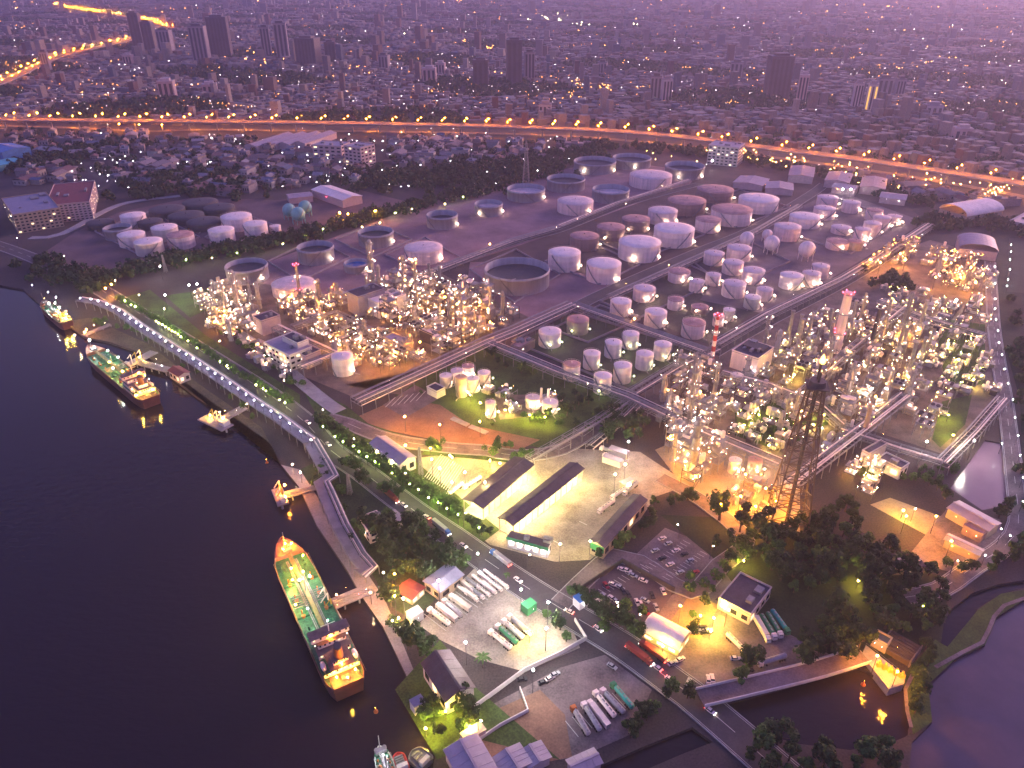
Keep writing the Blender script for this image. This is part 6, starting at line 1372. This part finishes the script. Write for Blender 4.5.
for pts_, n_ in (([(500, 400), (560, 425), (600, 418)], 14), ([(497, 355), (540, 375)], 10), ([(300, 470), (318, 480), (345, 530)], 14), ([(90, 318), (150, 340), (200, 372), (255, 415)], 26), ([(213, 325), (262, 355), (300, 385)], 22), ([(430, 445), (520, 456)], 14), ([(735, 415), (790, 440)], 10), ([(905, 480), (950, 470)], 12), ([(690, 592), (725, 570), (740, 545)], 12), ([(640, 612), (600, 622)], 8)):
    pa_ = smooth_path([G(x, y) for x, y in pts_], 2)
    for _ in range(n_):
        p_ = R.choice(pa_); SHRUBS.append((p_.x + R.gauss(0, 3), p_.y + R.gauss(0, 3), R.uniform(1.5, 3), R.uniform(3, 6)))
leaf_mass('shrubbery', SHRUBS, 'shrubs and clipped hedges along the refinery roads', FOLL, 150)
leaf_mass('treeline', spots, 'belt of dark trees around the refinery and depot', FOL, 46)
# ------------------------------------------------------------------ the city
WALLS = [(.42, .36, .36), (.50, .46, .46), (.36, .30, .30), (.44, .38, .34), (.32, .28, .32), (.52, .45, .42)]
ROOFS = [(.30, .16, .15), (.24, .13, .13), (.36, .30, .32), (.40, .36, .40), (.22, .20, .24), (.28, .20, .20), (.16, .20, .30), (.34, .26, .25)]
HW = palette_mat('house_wall', WALLS, .85, 'Random'); HR = palette_mat('house_roof', ROOFS, .8, 'Random')
CW_ = palette_mat('city_wall', [tuple(c * .72 for c in w) for w in WALLS + ROOFS + WALLS[:3]], .85)
hv = []
for w, d, h, rise, ax in ((9, 12, 6, 2.5, 'y'), (12, 16, 7, 3, 'y'), (8, 10, 4, 2, 'x'), (14, 11, 9, 0, 'x'), (11, 24, 8, 0, 'x'), (18, 30, 7, 2.6, 'y')):
    a = MB(); a.box(-w / 2, w / 2, -d / 2, d / 2, 0, h); r_ = MB()
    if rise: gable(r_, w, d, h, rise, .8, .25, ax)
    else: r_.box(-w / 2 - .2, w / 2 + .2, -d / 2 - .2, d / 2 + .2, h + .01, h + .5); r_.box(-w * .3, w * .05, -d * .2, d * .2, h + .5, h + 3)
    win = []
    wm_ = MB(); wm_.box(-.7, .7, -d / 2 - .05, -d / 2 + .1, h * .35, h * .7)
    hv.append((a.mesh('wall', HW), r_.mesh('roof', HR), (wm_.mesh('window', GLASS), w), ('low gabled house', 'two storey gabled house', 'small cottage', 'flat roofed town house', 'long flat roofed row house', 'broad gabled workshop')[('y' if 0 else 0) or [9, 12, 8, 14, 11, 18].index(w)]))
EXCL = [(b_[0], b_[1]) for b_ in ()]
def house(c, rz, label, group, k):
    a, r_, w, nm = hv[k]; t = thing('town_house', label, 'house', (c.x, c.y, 0), rz, group); t.scale = (R.uniform(.8, 1.15),) * 2 + (R.uniform(.8, 1.2),)
    wl = obj('wall', a, t); obj('roof', r_, t)
    for i in range(3): obj('window', w[0], wl, (-w[1] / 2 + w[1] * (i + .5) / 3, 0, 0))
occupied = [(o.location.x, o.location.y) for o in sc.objects if o.parent is None and o.get('category') in ('hall', 'warehouse', 'apartment block', 'factory', 'arena', 'hangar', 'house', 'office block')]
def blocked(c):
    return any((c.x - x) ** 2 + (c.y - y) ** 2 < 34 ** 2 for x, y in occupied)
D1 = [([(95, 172), (160, 150), (250, 146), (330, 155), (370, 165), (360, 184), (310, 183), (230, 195), (150, 190)], 120, 'the quarter behind the depot'), ([(5, 130), (140, 133), (250, 138), (230, 150), (120, 160), (20, 158)], 60, 'the quarter below the expressway at the river'), ([(385, 137), (600, 143), (570, 155), (500, 165), (400, 172)], 70, 'the quarter behind the radio mast'), ([(20, 170), (60, 166), (80, 182), (30, 186)], 16, 'the lane behind the apartment blocks'), ([(840, 172), (1010, 205), (990, 212), (900, 196)], 24, 'the strip beyond the eastern tanks')]
for poly, n, where in D1:
    xs = [p[0] for p in poly]; ys = [p[1] for p in poly]; k = tr = 0; pl = []; base = R.uniform(-.3, .3)
    while k < n and tr < 6000:
        tr += 1; x, y = R.uniform(min(xs), max(xs)), R.uniform(min(ys), max(ys)); c = G(x, y)
        if not inside((x, y), poly) or blocked(c) or any((c - q).length < 15 for q in pl): continue
        pl.append(c); v = R.choice((0, 0, 1, 1, 2, 3, 3, 4, 5)); house(c, base + R.choice((0, math.pi / 2)) + R.uniform(-.1, .1), f'{hv[v][3]} among trees in {where}', f'{hv[v][3]}s of {where}', v); k += 1
        if R.random() < .5: spots.append((c.x + R.uniform(-10, 10), c.y + R.uniform(8, 12), R.uniform(3, 6), R.uniform(6, 10)))
# merged far town: boxes with pitched or flat tops
def mass_boxes(name, items, m, label):
    n = len(items); A = np.array(items); x, y, w, d, h, a = A.T
    ca, sa = np.cos(a), np.sin(a); loc = np.array([[-.5, -.5, 0], [.5, -.5, 0], [.5, .5, 0], [-.5, .5, 0], [-.5, -.5, 1], [.5, -.5, 1], [.5, .5, 1], [-.5, .5, 1]])
    P = np.zeros((n, 8, 3)); lx = loc[None, :, 0] * w[:, None]; ly = loc[None, :, 1] * d[:, None]
    P[:, :, 0] = x[:, None] + lx * ca[:, None] - ly * sa[:, None]; P[:, :, 1] = y[:, None] + lx * sa[:, None] + ly * ca[:, None]; P[:, :, 2] = loc[None, :, 2] * h[:, None]
    f = np.array([(4, 5, 6, 7), (0, 1, 5, 4), (1, 2, 6, 5), (2, 3, 7, 6), (3, 0, 4, 7)]); Fs = (f[None] + 8 * np.arange(n)[:, None, None]).reshape(-1, 4)
    me = bpy.data.meshes.new(name); me.from_pydata(P.reshape(-1, 3).tolist(), [], Fs.tolist()); me.materials.append(m)
    return tag(obj(name, me), label, None, None, 'stuff')
items = []; far_trees = []
rg = np.random.default_rng(11)
exl = [(p.x, p.y) for p in ep]
def near_exp(x, y):
    for ex, ey in exl:
        if abs(ex - x) < 40 and abs(ey - y) < 45: return True
    return False
def district(y0, y1, n, size, hgt, tall=.03):
    for _ in range(n):
        y = y0 + (y1 - y0) * rg.random() ** 1.15; x = (rg.random() - .5) * 1.5 * (y + 150)
        px, py = px_of((x, y, 0))
        if not (-60 < px < 1084): continue
        cl_ = math.sin(x * .011 + 1.3 * math.sin(y * .006)) + math.sin(y * .013 + x * .004)
        if cl_ < -.45: 
            far_trees.append((x, y, size * R.uniform(.4, .8), R.uniform(7, 12))); continue
        if near_exp(x, y): continue
        g = (.35 * math.sin(x * .002) + .25 * math.sin(y * .0017)); h = rg.uniform(*hgt); w = size * rg.uniform(.5, 1.3); d = size * rg.uniform(.5, 1.3)
        if rg.random() < tall: h *= rg.uniform(2, 4.5); w = min(w, 22)
        if rg.random() < .06: w *= 2.2; d *= 1.6; h = rg.uniform(7, 11)
        items.append((x, y, w, d, h, g + (0 if rg.random() < .5 else math.pi / 2)))
        if rg.random() < .5: far_trees.append((x + size * rg.uniform(-1, 1), y + size * rg.uniform(.7, 1.2), size * rg.uniform(.22, .45), rg.uniform(6, 11)))
def east_fill(n):
    for _ in range(n):
        px, py = R.uniform(560, 1060), R.uniform(104, 190); c = G(px, py)
        if c.y > 1480 or near_exp(c.x, c.y): continue
        ex = np.interp(px, [e_[0] for e_ in E], [e_[1] for e_ in E])
        if py > ex - 1: continue
        if R.random() < .42: items.append((c.x, c.y, R.uniform(7, 17), R.uniform(7, 17), R.uniform(4, 11) * R.choice((1, 1, 1, 2)), .4 + R.uniform(-.1, .1)))
        elif R.random() < .8: far_trees.append((c.x, c.y, R.uniform(4, 9), R.uniform(6, 10)))
east_fill(3400)
district(1400, 2400, 9500, 12.5, (5, 11), .04); district(2300, 3800, 10000, 18, (6, 14), .04); district(3700, 6500, 8500, 28, (7, 18), .04); district(6000, 10500, 5000, 60, (8, 22), .03)
# low fill between the individually built houses before the expressway
for poly, n in (([(95, 175), (160, 138), (330, 140), (600, 142), (560, 158), (470, 180), (370, 176), (330, 184), (230, 198), (150, 192)], 700), ([(0, 130), (160, 138), (95, 175), (30, 165)], 200)):
    xs = [p[0] for p in poly]; ys = [p[1] for p in poly]
    for _ in range(n):
        x, y = R.uniform(min(xs), max(xs)), R.uniform(min(ys), max(ys)); c = G(x, y)
        if inside((x, y), poly) and not blocked(c):
            if R.random() < .22: items.append((c.x, c.y, R.uniform(6, 13), R.uniform(6, 13), R.uniform(3, 5.5), R.uniform(-.3, .3)))
            else: spots.append((c.x, c.y, R.uniform(3, 6.5), R.uniform(5, 10)))
mass_boxes('distant_town', items, CW_, 'sea of distant low town buildings fading into haze')
leaf_mass('woods', far_trees, 'dark tree clumps scattered through the distant town', FOL, 12)
leaf_mass('treeline', spots[-1200:], 'trees between the houses before the expressway', FOL, 30)
# towers one can tell apart
TWM = [mat('tower_dark', (.07, .06, .09), .5, .2, .05), mat('tower_grey', (.26, .23, .27), .7, .2, .05), mat('tower_pale', (.46, .40, .42), .8, .2, .05), mat('tower_pink', (.44, .33, .34), .8, .2, .05)]
TOW = [(141, 52, 13, 10, 0, 'slender dark tower with a pale edge'), (153, 53, 22, 11, 0, 'dark slab tower standing beside the slender one'), (168, 54, 30, 13, 1, 'grey tower beside the end of the orange avenue'), (203, 62, 26, 15, 1, 'grey twin slab tower'), (223, 58, 17, 19, 0, 'broad dark tower of the distant group'), (268, 58, 27, 9, 1, 'narrow grey tower above the lit street'), (284, 60, 23, 12, 1, 'grey tower with a flat cap'), (310, 65, 38, 21, 0, 'wide dark slab tower'), (331, 63, 42, 10, 0, 'short dark tower beside the wide slab'), (169, 98, 81, 15, 3, 'pale pink apartment slab alone among low houses'), (430, 82, 68, 13, 3, 'pink apartment tower in the middle distance'), (441, 76, 63, 9, 3, 'pink apartment tower behind its twin'), (481, 86, 60, 15, 0, 'dark tower before the brightest dark one'), (514, 83, 40, 15, 0, 'darkest broad tower in the centre of the town'), (529, 80, 52, 10, 1, 'grey tower leaning close to the darkest one'), (655, 101, 76, 11, 1, 'grey twin tower near the expressway, nearer the river'), (665, 102, 79, 10, 2, 'pale twin tower near the expressway'), (775, 98, 56, 22, 0, 'very wide dark tower beyond the expressway'), (800, 104, 75, 9, 3, 'pink narrow tower beside the wide dark one'), (854, 111, 83, 8, 2, 'tower beside the yellow lit one'), (868, 112, 84, 9, 2, 'tower with two yellow lit edges, second of three'), (881, 100, 78, 14, 1, 'grey tower behind the yellow edged one'), (897, 98, 79, 9, 1, 'narrow grey tower beyond the yellow edged one'), (211, 94, 84, 14, 3, 'stepped pink block among low houses'), (385, 70, 55, 10, 1, 'faint grey tower among low town roofs'), (735, 80, 62, 12, 1, 'faint grey slab tower far off'), (48, 70, 52, 7, 1, 'thin grey tower between the two orange avenues'), (130, 66, 55, 9, 3, 'pale block below the dark towers'), (960, 140, 128, 16, 3, 'pale low block beyond the expressway'), (602, 75, 62, 9, 1, 'faint grey tower right of the dark ones'), (545, 118, 104, 12, 2, 'pale block just beyond the expressway'), (930, 118, 105, 16, 2, 'pale wide block with a lit roof line')]
for bx, by, ty, w, k, lab in TOW:
    h = height_to(bx, by, ty); c = G(bx, by); W = w * mpp(bx, by); D = W * .7
    t = thing('tower_block', lab, 'tower', (c.x, c.y, 0), R.uniform(-.3, .3))
    mb = MB(); mb.box(-W / 2, W / 2, -D / 2, D / 2, 0, h); wl = mb.build('wall', TWM[k], t)
    mb = MB(); mb.box(-W * .3, W * .3, -D * .3, D * .3, h, h + 6); mb.box(-W * .5, W * .5, -D * .5, D * .5, h + .01, h + 1.2); mb.build('roof', TWM[max(0, k - 1)], t)
    nf = int(h / 9); ncol = max(3, int(W / 9))
    for i in range(ncol):
        mb = MB(); x = -W / 2 + W * (i + .5) / ncol; mb.box(x - W / ncol * .26, x + W / ncol * .26, -D / 2 - .3, -D / 2 + .2, 4, h - 4); mb.build('window_strip', mat('strip_glass', (.05, .045, .06), .55, .2, .05) if not ('second of three' in lab and i in (0, ncol - 1)) else mat('yellow_strip', (.8, .5, .1), emit=(1, .5, .08), strength=.28), wl)
# distant lights, nobody could count them
def light_mass(name, pts, m, label):
    o8 = np.array([[1, 0, 0], [-1, 0, 0], [0, 1, 0], [0, -1, 0], [0, 0, 1], [0, 0, -1]], float); f8 = np.array([(0, 2, 4), (2, 1, 4), (1, 3, 4), (3, 0, 4), (2, 0, 5), (1, 2, 5), (3, 1, 5), (0, 3, 5)])
    A = np.array(pts); n = len(A); P = A[:, None, :3] + o8[None] * A[:, None, 3:4]; Fs = (f8[None] + 6 * np.arange(n)[:, None, None]).reshape(-1, 3)
    me = bpy.data.meshes.new(name); me.from_pydata(P.reshape(-1, 3).tolist(), [], Fs.tolist()); me.materials.append(m)
    return tag(obj(name, me), label, None, None, 'stuff')
def scatter(n, y0, y1, zr=(4, 12), rad=.00019):
    out = []
    while len(out) < n:
        py = y0 + (y1 - y0) * R.random() ** .8; px = R.uniform(-10, 1034); c = G(px, py)
        d = math.hypot(c.x, c.y); s = rad * d * R.choice((.6, .8, 1, 1, 1.5))
        out.append((c.x, c.y, R.uniform(*zr), s))
    return out
def cluster(l, dy=2, rad=.00028):
    out = []
    for (x0, y0, x1, y1, n) in l:
        for i in range(n):
            t = R.random(); c = G(x0 + (x1 - x0) * t, y0 + (y1 - y0) * t + R.gauss(0, dy)); d = math.hypot(c.x, c.y); out.append((c.x, c.y, R.uniform(5, 10), rad * d * R.uniform(.6, 1.4)))
    return out
light_mass('city_lights', scatter(1100, 3, 116) + scatter(60, 128, 180, (3, 7)), lampmat('city_white', (1, .86, .9), 5), 'white lights scattered over the distant town')
light_mass('city_lights', scatter(800, 2, 112) + cluster([(530, 82, 575, 84, 22), (575, 86, 612, 92, 40), (560, 98, 580, 101, 12), (220, 60, 300, 62, 40), (90, 40, 100, 44, 4), (345, 70, 370, 72, 10), (800, 14, 872, 15, 34), (880, 17, 935, 18, 12), (440, 1, 462, 1, 14), (470, 4, 512, 5, 10), (820, 4, 1024, 10, 30), (590, 1, 720, 4, 26), (455, 43, 475, 45, 8), (486, 48, 506, 50, 8), (885, 107, 945, 110, 34), (480, 75, 505, 78, 10), (240, 3, 300, 6, 14), (395, 7, 430, 8, 7), (0, 5, 60, 8, 10)]), lampmat('city_orange', (1, .34, .06), 8), 'orange lights scattered over the distant town')
def streets(n):
    o = []
    for _ in range(n):
        y = 8 + 100 * R.random(); x = R.uniform(0, 1024); L_ = R.uniform(15, 60); o.append((x, y, x + L_, y + R.uniform(-.14, .14) * L_, int(L_ / 3)))
    return o
light_mass('city_lights', cluster(streets(46), .25, .0002), lampmat('city_street', (1, .36, .06), 7), 'orange lit streets threading the distant town')
light_mass('city_lights', cluster([(520, 18, 590, 26, 70), (540, 16, 570, 18, 30), (628, 24, 645, 26, 8), (400, 25, 405, 33, 8)], 2), lampmat('city_yellow', (.95, .85, .45), 14), 'yellowish lights of a far bright quarter')
light_mass('quarter_lights', [(c.x, c.y, R.uniform(3, 6), R.uniform(.22, .45)) for c in (G(x, y) for x, y in [(R.uniform(60, 590), R.uniform(136, 192)) for _ in range(300)]) if not False] , lampmat('quarter_white', (.95, .9, 1), 12), 'small white lights among the houses before the expressway')
light_mass('quarter_lights', cluster([(700, 150, 1000, 196, 60), (730, 160, 790, 168, 25), (830, 180, 900, 190, 14), (985, 196, 1010, 186, 20), (970, 212, 1005, 196, 24), (640, 160, 700, 170, 8)], 3, .0003), lampmat('quarter_orange', (1, .42, .06), 60), 'orange and yellow lights along the eastern expressway side')
HAZE = 0.000095; SKYTINT = (.98, .61, 1.24, 1); SKYS = .118; SUNE = .6; EXPO = 2.18
# ------------------------------------------------------------------ air, sky, sun
HZ = bpy.data.materials.new('haze_air'); HZ.use_nodes = True; nt = HZ.node_tree
nt.nodes.remove(nt.nodes['Principled BSDF']); pv = nt.nodes.new('ShaderNodeVolumePrincipled')
pv.inputs['Color'].default_value = (.70, .70, 1, 1); pv.inputs['Density'].default_value = HAZE; pv.inputs['Anisotropy'].default_value = .5
nt.links.new(pv.outputs[0], nt.nodes['Material Output'].inputs['Volume'])
mb = MB(); mb.box(-14000, 14000, -1500, 18000, -6, 330); hz = mb.build('haze', HZ); tag(hz, 'pale violet evening haze over the whole town', None, None, 'stuff')
w = bpy.data.worlds.new('World'); sc.world = w; w.use_nodes = True; nt = w.node_tree; N = nt.nodes; L = nt.links
sky = N.new('ShaderNodeTexSky'); sky.sky_type = 'NISHITA'; sky.sun_disc = False; sky.sun_elevation = math.radians(4); sky.sun_rotation = math.radians(52); sky.dust_density = 3.0; sky.air_density = 1.2; sky.ozone_density = 2.5
mx = N.new('ShaderNodeMix'); mx.data_type = 'RGBA'; mx.blend_type = 'MULTIPLY'; mx.inputs[0].default_value = 1; mx.inputs[7].default_value = SKYTINT
L.new(sky.outputs[0], mx.inputs[6]); bg = N['Background']; L.new(mx.outputs[2], bg.inputs['Color']); bg.inputs['Strength'].default_value = SKYS
sd = bpy.data.lights.new('sun', 'SUN'); sd.energy = SUNE; sd.angle = math.radians(25); sd.color = (1, .62, .60)
so = bpy.data.objects.new('sun', sd); COL.objects.link(so)
el, az = math.radians(14), math.radians(52)
so.rotation_euler = Vector((-math.sin(az) * math.cos(el), -math.cos(az) * math.cos(el), -math.sin(el))).to_track_quat('-Z', 'Y').to_euler()
vs_ = sc.view_settings; vs_.view_transform = 'Standard'; vs_.look = 'None'; vs_.gamma = 1; vs_.exposure = EXPO
sc.render.engine = 'CYCLES'; cy = sc.cycles
cy.use_denoising = True; cy.use_light_tree = True; cy.sample_clamp_indirect = 6; cy.max_bounces = 4; cy.diffuse_bounces = 2; cy.glossy_bounces = 2; cy.transparent_max_bounces = 4; cy.volume_bounces = 1
cy.caustics_reflective = False; cy.caustics_refractive = False; cy.use_adaptive_sampling = False
try: cy.denoiser = 'OPENIMAGEDENOISE'; cy.denoising_prefilter = 'ACCURATE'
except Exception: pass
sc.render.filter_size = 1.8
